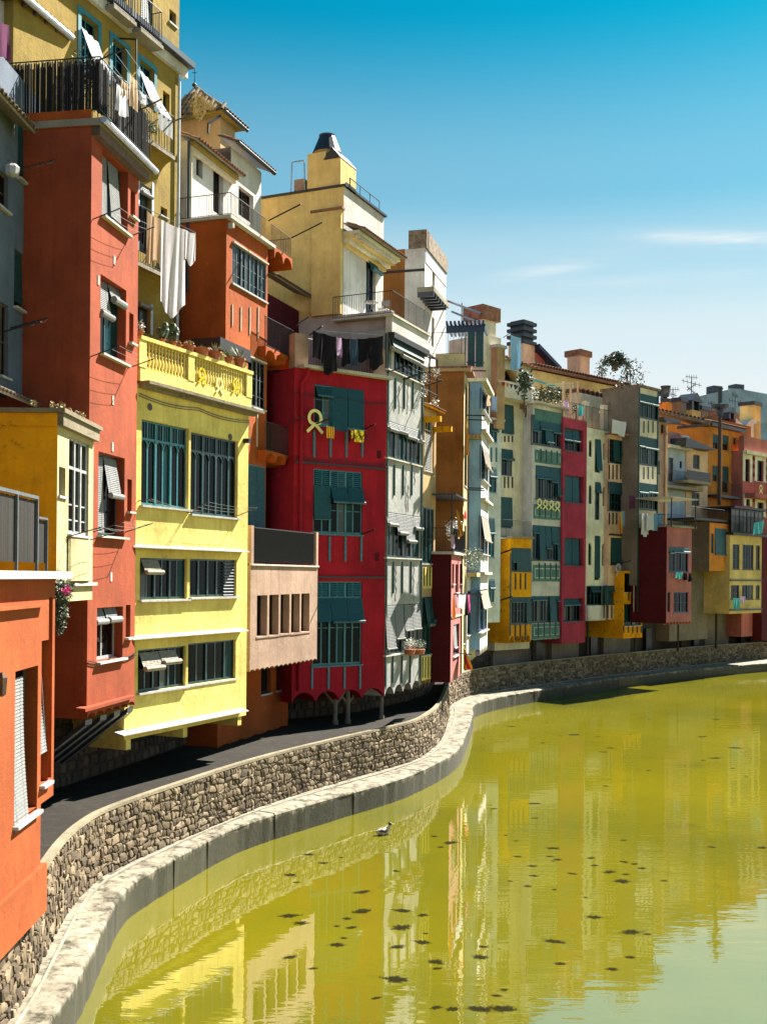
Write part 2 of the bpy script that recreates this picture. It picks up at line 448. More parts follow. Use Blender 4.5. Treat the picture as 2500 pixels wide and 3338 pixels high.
LOC = {}
class MB:
    def __init__(self):
        self.v, self.f, self.uv, self.sm = [], [], [], False
    def add(self, vs, fs):
        k = len(self.v)
        self.v += [tuple(p) for p in vs]
        self.f += [tuple(i + k for i in f) for f in fs]
        return self
    def quad(self, *p):
        return self.add(p, [tuple(range(len(p)))])
    def hexa(self, c):
        return self.add(c, [(0, 3, 2, 1), (4, 5, 6, 7), (0, 1, 5, 4), (1, 2, 6, 5), (2, 3, 7, 6), (3, 0, 4, 7)])
    def box(self, F, s0, s1, n0, n1, z0, z1):
        return self.hexa([F.pt(s0, n1, z0), F.pt(s1, n1, z0), F.pt(s1, n0, z0), F.pt(s0, n0, z0),
                          F.pt(s0, n1, z1), F.pt(s1, n1, z1), F.pt(s1, n0, z1), F.pt(s0, n0, z1)])
    def tube(self, a, b, r, r2=None, k=6, cap=True):
        a, b = Vector(a), Vector(b)
        r2 = r if r2 is None else r2
        d = (b - a).normalized()
        x = d.orthogonal().normalized(); y = d.cross(x)
        vs = []
        for p, q in ((a, r), (b, r2)):
            vs += [p + (x * math.cos(i * 2 * math.pi / k) + y * math.sin(i * 2 * math.pi / k)) * q for i in range(k)]
        fs = [(i, (i + 1) % k, k + (i + 1) % k, k + i) for i in range(k)]
        if cap:
            fs += [tuple(range(k))[::-1], tuple(range(k, 2 * k))]
        return self.add(vs, fs)
    def path(self, pts, r, k=5):
        for a, b in zip(pts[:-1], pts[1:]):
            self.tube(a, b, r, k=k)
        return self
    def lathe(self, c, prof, k=10):
        vs, n = [], len(prof)
        for r, z in prof:
            vs += [Vector(c) + Vector((r * math.cos(i * 2 * math.pi / k), r * math.sin(i * 2 * math.pi / k), z)) for i in range(k)]
        fs = [(j * k + i, j * k + (i + 1) % k, (j + 1) * k + (i + 1) % k, (j + 1) * k + i) for j in range(n - 1) for i in range(k)]
        fs += [tuple(range(k))[::-1], tuple(range((n - 1) * k, n * k))]
        return self.add(vs, fs)
    def extrude(self, F, poly, n0, n1):
        """Polygon in (s, z) of facade F with thickness n0..n1."""
        k = len(poly)
        vs = [F.pt(s, n1, z) for s, z in poly] + [F.pt(s, n0, z) for s, z in poly]
        fs = [tuple(range(k)), tuple(range(k, 2 * k))[::-1]] + [(i, i + k, (i + 1) % k + k, (i + 1) % k) for i in range(k)]
        return self.add(vs, fs)
    def build(self, name, mat, parent=None, label=None, smooth=False, kind=None):
        me = bpy.data.meshes.new(name)
        if parent is not None:
            L0 = LOC[parent.name]
        else:
            xs = [p[0] for p in self.v]; ys = [p[1] for p in self.v]; zs = [p[2] for p in self.v]
            L0 = Vector(((min(xs) + max(xs)) / 2, (min(ys) + max(ys)) / 2, min(zs)))
        me.from_pydata([(p[0] - L0.x, p[1] - L0.y, p[2] - L0.z) for p in self.v], [], self.f)
        if self.uv:
            ul = me.uv_layers.new(name='UVMap')
            for l in me.loops:
                ul.data[l.vertex_index if False else l.index].uv = self.uv[l.vertex_index]
        me.materials.append(M[mat] if isinstance(mat, str) else mat)
        if smooth:
            me.polygons.foreach_set('use_smooth', [True] * len(me.polygons))
        me.update()
        o = bpy.data.objects.new(name, me)
        COL.objects.link(o)
        if parent is None:
            o.location = L0
        else:
            o.parent = parent
        LOC[o.name] = L0
        if label:
            o['label'] = label
        if kind:
            o['kind'] = kind
        return o

def thing(name, label, cat, loc, group=None):
    o = bpy.data.objects.new(name, None)
    o.empty_display_size = 0.3
    COL.objects.link(o)
    o.location = loc
    LOC[o.name] = Vector(loc)
    o['label'] = label
    o['category'] = cat
    if group:
        o['group'] = group
    return o
def tag(o, label, cat, group=None):
    o['label'] = label
    o['category'] = cat
    if group:
        o['group'] = group
    return o
def inst(name, mesh, parent, loc, rot=None, mat4=None):
    """One more piece that shares its mesh; loc is a world position."""
    o = bpy.data.objects.new(name, mesh)
    COL.objects.link(o)
    L0 = LOC[parent.name] if parent is not None else Vector((0, 0, 0))
    o.parent = parent
    if mat4 is not None:
        mm = mat4.copy(); mm.translation = mm.translation - L0
        o.matrix_local = mm
    else:
        o.location = Vector(loc) - L0
        if rot:
            o.rotation_euler = rot
    LOC[o.name] = L0
    return o

class House:
    def __init__(self, name, label, F, s, cat='house', group=None, z=2.1, n=-1.0):
        self.F = F
        self.root = thing(name, label, cat, F.pt(s, n, z), group)
        self.h = []
    def hole(self, F, r, depth):
        self.h.append((F, r, depth))
    def wall(self, F, s0, s1, z0, z1, mat, D=4.0, back=True, top=True, bottom=True, left=True, right=True, scal=None, name='wall', label=None, sof=2.0, front=True):
        """Front face with real openings and reveals, the end walls, back, top and underside."""
        mb = MB()
        zb = z0
        if scal:
            na, rise = scal
            zb = z0 + rise
            per = (s1 - s0) / na
            k = 8
            prev = None
            for i in range(na):
                for j in range(k + 1):
                    if i and not j:
                        continue
                    x = (j / k)
                    a = 0.06
                    xx = min(max((x - a) / (1 - 2 * a), 0), 1)
                    zz = z0 + rise * 0.94 * math.sqrt(max(0, 1 - (2 * xx - 1) ** 2))
                    cur = (s0 + per * (i + x), zz)
                    if prev:
                        mb.quad(F.pt(prev[0], 0, prev[1]), F.pt(cur[0], 0, cur[1]), F.pt(cur[0], 0, zb), F.pt(prev[0], 0, zb))
                        mb.quad(F.pt(prev[0], -sof, prev[1]), F.pt(cur[0], -sof, cur[1]), F.pt(cur[0], 0, cur[1]), F.pt(prev[0], 0, prev[1]))
                    prev = cur
        hs_ = [(r, d) for f, r, d in self.h if f is F and r[1] > s0 and r[0] < s1 and r[3] > zb and r[2] < z1]
        ss = sorted(set([s0, s1] + [min(max(x, s0), s1) for r, d in hs_ for x in (r[0], r[1])]))
        zs = sorted(set([zb, z1] + [min(max(x, zb), z1) for r, d in hs_ for x in (r[2], r[3])]))
        if front:
            for a, b in zip(ss[:-1], ss[1:]):
                for c, d in zip(zs[:-1], zs[1:]):
                    ms_, mz = (a + b) / 2, (c + d) / 2
                    if any(r[0] < ms_ < r[1] and r[2] < mz < r[3] for r, _ in hs_):
                        continue
                    mb.quad(F.pt(a, 0, c), F.pt(b, 0, c), F.pt(b, 0, d), F.pt(a, 0, d))
            for r, d in hs_:
                a, b, c, e = max(r[0], s0), min(r[1], s1), max(r[2], zb), min(r[3], z1)
                if r[0] > s0:
                    mb.quad(F.pt(a, 0, c), F.pt(a, 0, e), F.pt(a, -d, e), F.pt(a, -d, c))
                if r[1] < s1:
                    mb.quad(F.pt(b, 0, e), F.pt(b, 0, c), F.pt(b, -d, c), F.pt(b, -d, e))
                if r[3] < z1:
                    mb.quad(F.pt(a, 0, e), F.pt(b, 0, e), F.pt(b, -d, e), F.pt(a, -d, e))
                if r[2] > zb:
                    mb.quad(F.pt(b, 0, c), F.pt(a, 0, c), F.pt(a, -d, c), F.pt(b, -d, c))
        G = F.pt
        if left:
            mb.quad(G(s0, -D, zb), G(s0, 0, zb), G(s0, 0, z1), G(s0, -D, z1))
            if scal:
                mb.quad(G(s0, -min(sof, D), z0), G(s0, 0, z0), G(s0, 0, zb), G(s0, -min(sof, D), zb))
        if right:
            mb.quad(G(s1, 0, zb), G(s1, -D, zb), G(s1, -D, z1), G(s1, 0, z1))
            if scal:
                mb.quad(G(s1, 0, z0), G(s1, -min(sof, D), z0), G(s1, -min(sof, D), zb), G(s1, 0, zb))
        if back:
            mb.quad(G(s1, -D, zb), G(s0, -D, zb), G(s0, -D, z1), G(s1, -D, z1))
        if top:
            mb.quad(G(s0, 0, z1), G(s1, 0, z1), G(s1, -D, z1), G(s0, -D, z1))
        if bottom:
            mb.quad(G(s0, -D, zb), G(s1, -D, zb), G(s1, -(sof if scal else 0), zb), G(s0, -(sof if scal else 0), zb))
        return mb.build(name, mat, self.root, label=label)
    def part(self, mb, name, mat, parent=None, label=None, smooth=False):
        return mb.build(name, mat, parent or self.root, label=label, smooth=smooth)
    def box(self, name, F, s0, s1, n0, n1, z0, z1, mat, parent=None, label=None):
        return MB().box(F, s0, s1, n0, n1, z0, z1).build(name, mat, parent or self.root, label=label)
    def ledge(self, F, c, x0, y0, x1, y1, out, mat='ledge', th=0.10, name='ledge', n0=-0.02, slope=0.04):
        """String course between two photo points of its lower front edge."""
        a, b = F.at(c, x0, y0, out), F.at(c, x1, y1, out)
        z = (a[1] + b[1]) / 2
        s0, s1 = min(a[0], b[0]), max(a[0], b[0])
        m = MB()
        m.hexa([F.pt(s0, out, z), F.pt(s1, out, z), F.pt(s1, n0, z), F.pt(s0, n0, z),
                F.pt(s0, out, z + th - slope), F.pt(s1, out, z + th - slope), F.pt(s1, n0, z + th), F.pt(s0, n0, z + th)])
        return m.build(name, mat, self.root)
    def window(self, F, r, leaves=2, mat='teal', rows=(0.5,), depth=0.14, fr=0.05, sill=0.08, pair=True, glassm=None, hole=True, sillmat='sill', name='window', thick=0.05, transom=None):
        s0, s1, z0, z1 = r
        if hole:
            self.hole(F, r, depth)
        n0, n1 = -depth + 0.004, -depth + thick
        m = MB()
        m.box(F, s0 + .002, s0 + fr, n0, n1, z0 + .002, z1 - .002)
        m.box(F, s1 - fr, s1 - .002, n0, n1, z0 + .002, z1 - .002)
        m.box(F, s0 + fr, s1 - fr, n0, n1 - .003, z1 - fr, z1 - .002)
        m.box(F, s0 + fr, s1 - fr, n0, n1 - .003, z0 + .002, z0 + fr * 1.5)
        w = (s1 - s0 - 2 * fr) / leaves
        for i in range(1, leaves):
            x = s0 + fr + w * i
            hw = fr * (0.75 if (not pair or i % 2 == 0) else 0.5)
            m.box(F, x - hw, x + hw, n0, n1 + (0.02 if (not pair or i % 2 == 0) else -0.004), z0 + fr * 1.5, z1 - fr)
        zt = z1 - fr
        if transom:
            zt = z1 - (z1 - z0) * transom
            m.box(F, s0 + fr, s1 - fr, n0, n1 + 0.012, zt - fr * 0.6, zt + fr * 0.6)
        for q in rows:
            zz = z0 + (zt - z0) * q
            for i in range(leaves):
                m.box(F, s0 + fr + w * i + fr * .5, s0 + fr + w * (i + 1) - fr * .5, n0, n1 - 0.02, zz - fr * .28, zz + fr * .28)
        o = m.build(name, mat, self.root)
        for i in range(leaves):
            a, b = s0 + fr + w * i, s0 + fr + w * (i + 1)
            g = glassm or random.choice(['glass', 'glass', 'glass', 'glass', 'glass2', 'curtain'])
            e = random.uniform(-.012, .012)
            q = n0 + .018
            MB().quad(F.pt(a, q - e, z0), F.pt(b, q + e, z0), F.pt(b, q + e + .004, z1), F.pt(a, q - e + .004, z1)).build('pane', g, o)
        if sill:
            MB().box(F, s0 - .06, s1 + .06, -depth, sill, z0 - .06, z0 - .003).build('sill', sillmat, o)
        return o
    def blind(self, w, F, r, mat='tealblind', n0=0.0, n1=0.03, roll=0.06, slat=0.05, bow=0.0):
        """Roll-up slatted blind: ribbed sheet that hangs (or leans out) and a roll at its foot."""
        s0, s1, z0, z1 = r
        if self.F.P[1] > 60:
            n1 = n0 + (n1 - n0) * .35
        m = MB()
        k = max(3, int((z1 - z0) / slat))
        zs = [z1 - (z1 - z0) * i / k for i in range(k + 1)]
        def nn(i):
            x = i / k
            return n0 + (n1 - n0) * x + bow * math.sin(x * math.pi)
        for i in range(k):
            a, b = nn(i), nn(i + 1)
            m.quad(F.pt(s0, a + .004, zs[i]), F.pt(s1, a + .004, zs[i]), F.pt(s1, b + .018, zs[i + 1] + .004), F.pt(s0, b + .018, zs[i + 1] + .004))
            m.quad(F.pt(s0, b + .018, zs[i + 1] + .004), F.pt(s1, b + .018, zs[i + 1] + .004), F.pt(s1, b + .004, zs[i + 1]), F.pt(s0, b + .004, zs[i + 1]))
        if roll:
            c = nn(k) + roll * 0.6
            m.tube(F.pt(s0, c, z0), F.pt(s1, c, z0), roll, k=9)
        # cord bands
        for q in (0.2, 0.8):
            x = s0 + (s1 - s0) * q
            m.quad(F.pt(x, n0 + .024, z1), F.pt(x + .015, n0 + .024, z1), F.pt(x + .015, n1 + .024 + bow * .1, z0), F.pt(x, n1 + .024 + bow * .1, z0))
        return m.build('blind', mat, w if w else self.root)

def railing(parent, pts, hgt, mat='iron', step=0.12, bar=0.010, rail=0.018, name='railing', mid=None):
    m = MB()
    for a, b in zip(pts[:-1], pts[1:]):
        a, b = Vector(a), Vector(b)
        up = Vector((0, 0, hgt))
        m.tube(a + up, b + up, rail, k=5)
        m.tube(a + Vector((0, 0, .06)), b + Vector((0, 0, .06)), rail * .7, k=5)
        if mid:
            m.tube(a + up * mid, b + up * mid, rail * .7, k=5)
        n = max(1, int((b - a).length / step))
        for i in range(n + 1):
            p = a.lerp(b, i / n)
            m.tube(p, p + up, bar if i % 8 else bar * 1.5, k=4, cap=False)
    return m.build(name, mat, parent)

def pole(parent, pts, r=0.018, mat='iron', name='drying_pole'):
    m = MB()
    m.path([Vector(p) for p in pts], r)
    return m.build(name, mat, parent)

def cloth(name, label, cat, a, b, drop, mat, folds=4, amp=0.05, nx=18, ny=10, sag=0.04, hem=0.06, group=None, out=None, taper=0.0, parent=None, seed=0):
    """Cloth pinned along a..b that hangs down by drop, gathered in soft folds."""
    rnd = random.Random(seed + len(label))
    a, b = Vector(a), Vector(b)
    d = (b - a)
    o = Vector((d.y, -d.x, 0)).normalized() if out is None else Vector(out)
    ph = rnd.uniform(0, 6)
    m = MB()
    for j in range(ny + 1):
        y = j / ny
        for i in range(nx + 1):
            x = i / nx
            xx = 0.5 + (x - 0.5) * (1 - taper * y)
            p = a + d * xx
            p = p + Vector((0, 0, -sag * math.sin(math.pi * x) * (1 - .4 * y)))
            xx_ = x + .06 * math.sin(x * 9 + ph * 2) + .05 * y * math.sin(x * 4 + ph)
            w = amp * (0.2 + 0.8 * y) * (math.sin(xx_ * folds * 2 * math.pi + ph + y) + 0.5 * math.sin(xx_ * folds * 3.1 * math.pi + 2 * ph + y * 3) + 0.3 * math.sin(y * 5 + x * 3 + ph))
            p = p + o * w + Vector((0, 0, -drop * y * (1 + hem * math.sin(x * 5 + ph))))
            m.v.append(tuple(p))
            m.uv.append((x, 1 - y))
    for j in range(ny):
        for i in range(nx):
            k = j * (nx + 1) + i
            m.f.append((k, k + nx + 1, k + nx + 2, k + 1))
    ob = m.build(name, mat, parent, smooth=True)
    if parent is None:
        tag(ob, label, cat, group)
    elif label:
        ob['label'] = label
    return ob

def leaves(m, c, rad, n, size, rnd, droop=0.0, narrow=0.45):
    c = Vector(c)
    for _ in range(n):
        while True:
            q = Vector((rnd.uniform(-1, 1), rnd.uniform(-1, 1), rnd.uniform(-1, 1)))
            if q.length < 1:
                break
        q = q * (0.55 + 0.45 * rnd.random())
        p = c + Vector((q.x * rad[0], q.y * rad[1], q.z * rad[2]))
        d = Vector((rnd.uniform(-1, 1), rnd.uniform(-1, 1), rnd.uniform(-.6, 1) - droop)).normalized()
        w = d.orthogonal().normalized()
        w = (Matrix.Rotation(rnd.uniform(0, 6.28), 3, d) @ w) * size * narrow
        s = size * rnd.uniform(.6, 1.3)
        m.add([p - d * s * .5, p + w * .5, p + d * s * .5, p - w * .5], [(0, 1, 2, 3)])
    return m

def pot_plant(label, p, r=0.13, h=0.2, kind='agave', leafm='leaf', group=None, potm='terracotta', seed=1, n=60, fr=0.25):
    rnd = random.Random(seed)
    t = thing('potted_plant', label, 'potted plant', p, group)
    MB().lathe(p, [(r * .7, 0), (r * .95, h * .8), (r * 1.1, h * .8), (r * 1.1, h), (r * .9, h), (r * .85, h * .85)], 10).build('pot', potm, t, smooth=False)
    m = MB()
    top = Vector(p) + Vector((0, 0, h * .9))
    if kind == 'agave':
        for i in range(16):
            a = rnd.uniform(0, 6.28); e = rnd.uniform(.5, 1.35)
            d = Vector((math.cos(a) * math.cos(e), math.sin(a) * math.cos(e), math.sin(e)))
            w = d.cross(Vector((0, 0, 1))).normalized() * .035
            l = fr * rnd.uniform(.8, 1.3)
            m.add([top - w, top + w, top + d * l * .6 + w * .8, top + d * l, top + d * l * .6 - w * .8], [(0, 1, 2, 3, 4)])
    elif kind == 'cactus':
        for i in range(7):
            a = rnd.uniform(0, 6.28); q = top + Vector((math.cos(a) * .1, math.sin(a) * .1, rnd.uniform(0, .3)))
            m.lathe(q, [(.02, 0), (.085, .08), (.1, .16), (.07, .24), (.01, .27)], 7)
    else:
        leaves(m, top + Vector((0, 0, fr * .6)), (fr, fr, fr * .8), n, .09, rnd)
    m.build('foliage', leafm, t)
    return t

# shared clay tile: half pipe along +Y, 0.5 m long
def tile_mesh(r=0.095, l=0.5, name='roof_tile'):
    vs, fs, k = [], [], 6
    for y, rr in ((0, r), (l, r * .82)):
        for q in (rr, rr - .018):
            vs += [(math.cos(math.pi * i / k) * q, y, math.sin(math.pi * i / k) * q) for i in range(k + 1)]
    n = k + 1
    for i in range(k):
        fs += [(i, i + 1, 2 * n + i + 1, 2 * n + i), (n + i + 1, n + i, 3 * n + i, 3 * n + i + 1), (i + 1, i, n + i, n + i + 1)]
    fs += [(0, 2 * n, 3 * n, n), (k, n + k, 3 * n + k, 2 * n + k)]
    me = bpy.data.meshes.new(name)
    me.from_pydata(vs, [], fs)
    return me
TILE = {}
for tm in ('tile', 'tileold'):
    TILE[tm] = tile_mesh()
    TILE[tm].materials.append(M[tm])

def tile_roof(house, a, b, up, rows, mat='tile', pitch=0.21, base=True, name='roof', basemat=None):
    """Rows of barrel tiles: a..b is the eave, up the slope vector (one row = 0.42 m)."""
    a, b, up = Vector(a), Vector(b), Vector(up).normalized()
    d = (b - a); L_ = d.length; d.normalize()
    nn_ = d.cross(up).normalized()
    if nn_.z < 0:
        nn_ = -nn_
    n = max(1, int(L_ / pitch))
    m = MB()
    top = up * (rows * .42 + .1)
    w = nn_ * -.06
    m.hexa([a, b, b + top, a + top, a + w, b + w, b + top + w, a + top + w])
    ro = m.build(name, basemat or mat, house)
    for j in range(rows):
        for i in range(n):
            p = a + d * ((i + .5) * L_ / n) + up * (j * .42 - .07) + nn_ * (0.0 + .012 * (j % 2))
            x = d; y = up; z = x.cross(y)
            if z.z < 0:
                x = -x; z = x.cross(y)
            rr = random.uniform(-.04, .04)
            mt = Matrix(((x.x, y.x, z.x, p.x), (x.y, y.y, z.y, p.y), (x.z, y.z, z.z, p.z), (0, 0, 0, 1))) @ Matrix.Rotation(rr, 4, 'Z')
            inst('roof_tile', TILE[mat], ro, None, mat4=mt)
    return ro

def ribbon(name, label, F, s, n, z, size, mat='ribbon', th=0.02, group=None, cat='ribbon', parent=None):
    """Awareness-ribbon loop: crossed tails and a rounded eye, cut from a thin sheet."""
    m = MB()
    pts = []
    for i in range(25):
        a = -2.25 + 4.5 * i / 24
        pts.append((math.sin(a) * .30, .60 + .28 * math.cos(a) * 1.15))
    path1 = [(0.40, -.02), (0.05, .30)] + [p for p in pts] + [(-.05, .30), (-.40, -.02)]
    k = len(path1)
    q = []
    for i in range(k):
        p0 = Vector(path1[max(i - 1, 0)]); p1 = Vector(path1[min(i + 1, k - 1)])
        t_ = (p1 - p0).normalized(); nrm = Vector((-t_.y, t_.x)) * .068
        c = Vector(path1[i]); q.append((c + nrm, c - nrm))
    for i in range(k - 1):
        lay = 0.012 if i > k // 2 else 0.0
        cs = []
        for zz in (n + lay, n + lay + th):
            for pp in (q[i][0], q[i][1], q[i + 1][1], q[i + 1][0]):
                cs.append(F.pt(s + pp.x * size, zz, z + pp.y * size))
        m.hexa(cs)
    o = m.build(name, mat, parent)
    if parent is None:
        tag(o, label, cat, group)
    return o
# ================================================================ the setting: river, quay, terrace
def river_mat():
    m, nt, b, N, L = mat_nodes('murky_river')
    t = N('ShaderNodeTexCoord')
    n1 = N('ShaderNodeTexNoise', Scale=0.07, Detail=5.0, Roughness=0.6)
    L(t.outputs['Object'], n1.inputs['Vector'])
    c = mixc(N, L, ramp(N, L, n1.outputs['Fac'], 0.35, 0.66), (0.098, 0.098, 0.008, 1), (0.160, 0.142, 0.006, 1))
    n1b = N('ShaderNodeTexNoise', Scale=0.28, Detail=6.0, Roughness=0.7)
    L(t.outputs['Object'], n1b.inputs['Vector'])
    c = mixc(N, L, ramp(N, L, n1b.outputs['Fac'], 0.56, 0.74, c1=(.55, .55, .55, 1)), c, (0.055, 0.062, 0.010, 1))
    L(c, b.inputs['Base Color'])
    b.inputs['Roughness'].default_value = 0.02
    b.inputs['IOR'].default_value = 4.0
    b.inputs['Specular IOR Level'].default_value = 0.5
    def wave(sx, sy, rot, sc, det):
        mp_ = N('ShaderNodeMapping', Scale=(sx, sy, 1), Rotation=(0, 0, rot))
        L(t.outputs['Object'], mp_.inputs['Vector'])
        n = N('ShaderNodeTexNoise', Scale=sc, Detail=det, Roughness=0.55)
        L(mp_.outputs[0], n.inputs['Vector'])
        return n.outputs['Fac']
    w1 = wave(0.5, 1.7, 0.22, 2.0, 2.0)
    w2 = wave(0.35, 1.1, -0.35, 0.8, 2.0)
    patch = N('ShaderNodeTexNoise', Scale=0.09, Detail=2.0)
    L(t.outputs['Object'], patch.inputs['Vector'])
    mul = N('ShaderNodeMath'); mul.operation = 'MULTIPLY'
    L(w1, mul.inputs[0]); L(ramp(N, L, patch.outputs['Fac'], 0.35, 0.65, (.12, .12, .12, 1), (1, 1, 1, 1)), mul.inputs[1])
    b1 = N('ShaderNodeBump', Strength=0.14, Distance=0.05)
    L(mul.outputs[0], b1.inputs['Height'])
    b2 = N('ShaderNodeBump', Strength=0.05, Distance=0.10)
    L(w2, b2.inputs['Height']); L(b1.outputs[0], b2.inputs['Normal'])
    L(b2.outputs[0], b.inputs['Normal'])
    return m
M['river'] = river_mat()
def stone_mat(name, c0, c1, c2, bump=1.0):
    m, nt, b, N, L = mat_nodes(name)
    g = N('ShaderNodeNewGeometry')
    oi = N('ShaderNodeObjectInfo')
    ad = N('ShaderNodeMath'); ad.operation = 'ADD'
    L(g.outputs['Random Per Island'], ad.inputs[0]); L(oi.outputs['Random'], ad.inputs[1])
    fr = N('ShaderNodeMath'); fr.operation = 'FRACT'
    L(ad.outputs[0], fr.inputs[0])
    r = N('ShaderNodeValToRGB')
    r.color_ramp.elements[0].color = (*c0, 1)
    r.color_ramp.elements[1].color = (*c2, 1)
    e = r.color_ramp.elements.new(0.5); e.color = (*c1, 1)
    L(fr.outputs[0], r.inputs['Fac'])
    t = N('ShaderNodeTexCoord')
    n1 = N('ShaderNodeTexNoise', Scale=8.0, Detail=7.0, Roughness=0.7)
    L(t.outputs['Object'], n1.inputs['Vector'])
    col = mixc(N, L, ramp(N, L, n1.outputs['Fac'], 0.40, 0.72, (0, 0, 0, 1), (.75, .75, .75, 1)), r.outputs[0], (0.07, 0.055, 0.04, 1))
    L(col, b.inputs['Base Color'])
    b.inputs['Roughness'].default_value = 0.9
    bp = N('ShaderNodeBump', Strength=bump, Distance=0.03)
    L(n1.outputs['Fac'], bp.inputs['Height']); L(bp.outputs[0], b.inputs['Normal'])
    return m
M['stone'] = stone_mat('rubble_stone', (0.05, 0.033, 0.017), (0.15, 0.105, 0.055), (0.34, 0.26, 0.165))
M['shadestone'] = stone_mat('shade_toned_rubble', (0.03, 0.022, 0.014), (0.07, 0.052, 0.034), (0.12, 0.09, 0.06))  # darker copy of the rubble stone, undercroft shade put into its colour
def quay_mat():
    m, nt, b, N, L = mat_nodes('quay_concrete')
    t = N('ShaderNodeTexCoord')
    n1 = N('ShaderNodeTexNoise', Scale=0.9, Detail=7.0, Roughness=0.65)
    L(t.outputs['Object'], n1.inputs['Vector'])
    base = mixc(N, L, ramp(N, L, n1.outputs['Fac'], 0.3, 0.7), (0.19, 0.16, 0.115, 1), (0.34, 0.30, 0.225, 1))
    n2 = N('ShaderNodeTexNoise', Scale=5.0, Detail=8.0, Roughness=0.78)
    L(t.outputs['Object'], n2.inputs['Vector'])
    base = mixc(N, L, ramp(N, L, n2.outputs['Fac'], 0.50, 0.64, c1=(.85, .85, .85, 1)), base, (0.12, 0.095, 0.06, 1))
    # algae that grows up the face from the water line
    sp = N('ShaderNodeSeparateXYZ'); L(t.outputs['Object'], sp.inputs[0])
    ms = N('ShaderNodeMapping', Scale=(1.6, 1.6, .5)); L(t.outputs['Object'], ms.inputs['Vector'])
    n3 = N('ShaderNodeTexNoise', Scale=1.4, Detail=7.0, Roughness=0.7); L(ms.outputs[0], n3.inputs['Vector'])
    mm = N('ShaderNodeMath'); mm.operation = 'MULTIPLY_ADD'
    L(n3.outputs['Fac'], mm.inputs[0]); mm.inputs[1].default_value = -1.1; L(sp.outputs[2], mm.inputs[2])
    alg = ramp(N, L, mm.outputs[0], 0.72, 0.90, (1, 1, 1, 1), (0, 0, 0, 1))
    algc = mixc(N, L, n1.outputs['Fac'], (0.003, 0.0035, 0.002, 1), (0.045, 0.042, 0.010, 1))
    base = mixc(N, L, alg, base, algc)
    L(base, b.inputs['Base Color'])
    b.inputs['Roughness'].default_value = 0.85
    bp = N('ShaderNodeBump', Strength=0.7, Distance=0.04)
    L(n2.outputs['Fac'], bp.inputs['Height']); L(bp.outputs[0], b.inputs['Normal'])
    return m
M['quay'] = quay_mat()
M['terrace'] = S_('terrace_ground', (0.022, 0.019, 0.015), stain=0.5, streak=0.0, bump=0.7, off=31.0)  # near-black ground colour stands in for the cast shade

rv = MB()
rv.quad((-60, -60, 0), (400, -60, 0), (400, 500, 0), (-60, 500, 0))
o = rv.build('river', 'river'); o['kind'] = 'structure'; o['label'] = 'murky olive yellow river with ripples'

def catmull(pts, step=0.35):
    out = []
    P = [Vector((p[0], p[1])) for p in pts]
    for i in range(len(P) - 1):
        p0, p1, p2, p3 = P[max(i - 1, 0)], P[i], P[i + 1], P[min(i + 2, len(P) - 1)]
        n = max(2, int((p2 - p1).length / step))
        for j in range(n):
            t = j / n
            out.append(0.5 * ((2 * p1) + (p2 - p0) * t + (2 * p0 - 5 * p1 + 4 * p2 - p3) * t * t + (3 * p1 - p0 - 3 * p2 + p3) * t ** 3))
    out.append(P[-1])
    return out
OUT = [(-5.0, 2), (-5.25, 12), (-5.5, 19.3), (-6.0, 24.6), (-5.8, 26.4), (-5.27, 28.4), (-4.58, 30.7), (-3.63, 32.8), (-1.35, 36.3), (1.05, 40.1), (3.1, 45.6),
       (4.05, 51.4), (4.9, 58), (5.5, 63), (8.4, 68.5), (13.6, 75.0), (18.8, 81.5), (34.3, 96), (60, 114), (120, 150)]
INN = [(-5.6, 2), (-5.85, 12), (-6.1, 17.7), (-6.5, 20.8), (-6.82, 23.4), (-6.86, 25.3), (-6.62, 26.9), (-5.56, 29.95), (-3.79, 34.3), (-1.44, 38.6), (1.13, 42.9),
       (2.1, 46.0), (2.75, 49.5), (3.5, 56.5), (4.1, 62.6), (6.9, 69.8), (14.0, 78.6), (19.5, 84.6), (33.8, 99), (60, 117), (120, 153)]
OC, IC = catmull(OUT), catmull(INN)
def resample(c, n):
    L_ = [0]
    for a, b in zip(c[:-1], c[1:]):
        L_.append(L_[-1] + (b - a).length)
    out = []
    j = 0
    for i in range(n):
        t = L_[-1] * i / (n - 1)
        while j < len(c) - 2 and L_[j + 1] < t:
            j += 1
        f = (t - L_[j]) / max(L_[j + 1] - L_[j], 1e-9)
        out.append(c[j].lerp(c[j + 1], f))
    return out, L_[-1]
ZQ, ZW, ZT = 0.80, 2.34, 2.10
# pair every inner point with its nearest outer point so slabs run square to the water
pairs = []
ic, il = resample(IC, 520)
k0 = 0
for p in ic:
    best = min(range(k0, min(k0 + 40, len(OC))), key=lambda k: (OC[k] - p).length)
    k0 = max(k0, best)
    pairs.append((OC[best], p))
qw = MB()
for (a, b), (c, d) in zip(pairs[:-1], pairs[1:]):
    qw.quad((a.x, a.y, ZQ - .06), (c.x, c.y, ZQ - .06), (d.x, d.y, ZQ - .06), (b.x, b.y, ZQ - .06))
    qw.quad((a.x - .05, a.y, -.6), (c.x - .05, c.y, -.6), (c.x - .05, c.y, ZQ - .06), (a.x - .05, a.y, ZQ - .06))
walk = qw.build('quay_walkway', 'quay'); walk['kind'] = 'structure'; walk['label'] = 'pale concrete walkway along the foot of the quay wall'
LOC[walk.name] = Vector(walk.location)
rnd = random.Random(3)
i = 0
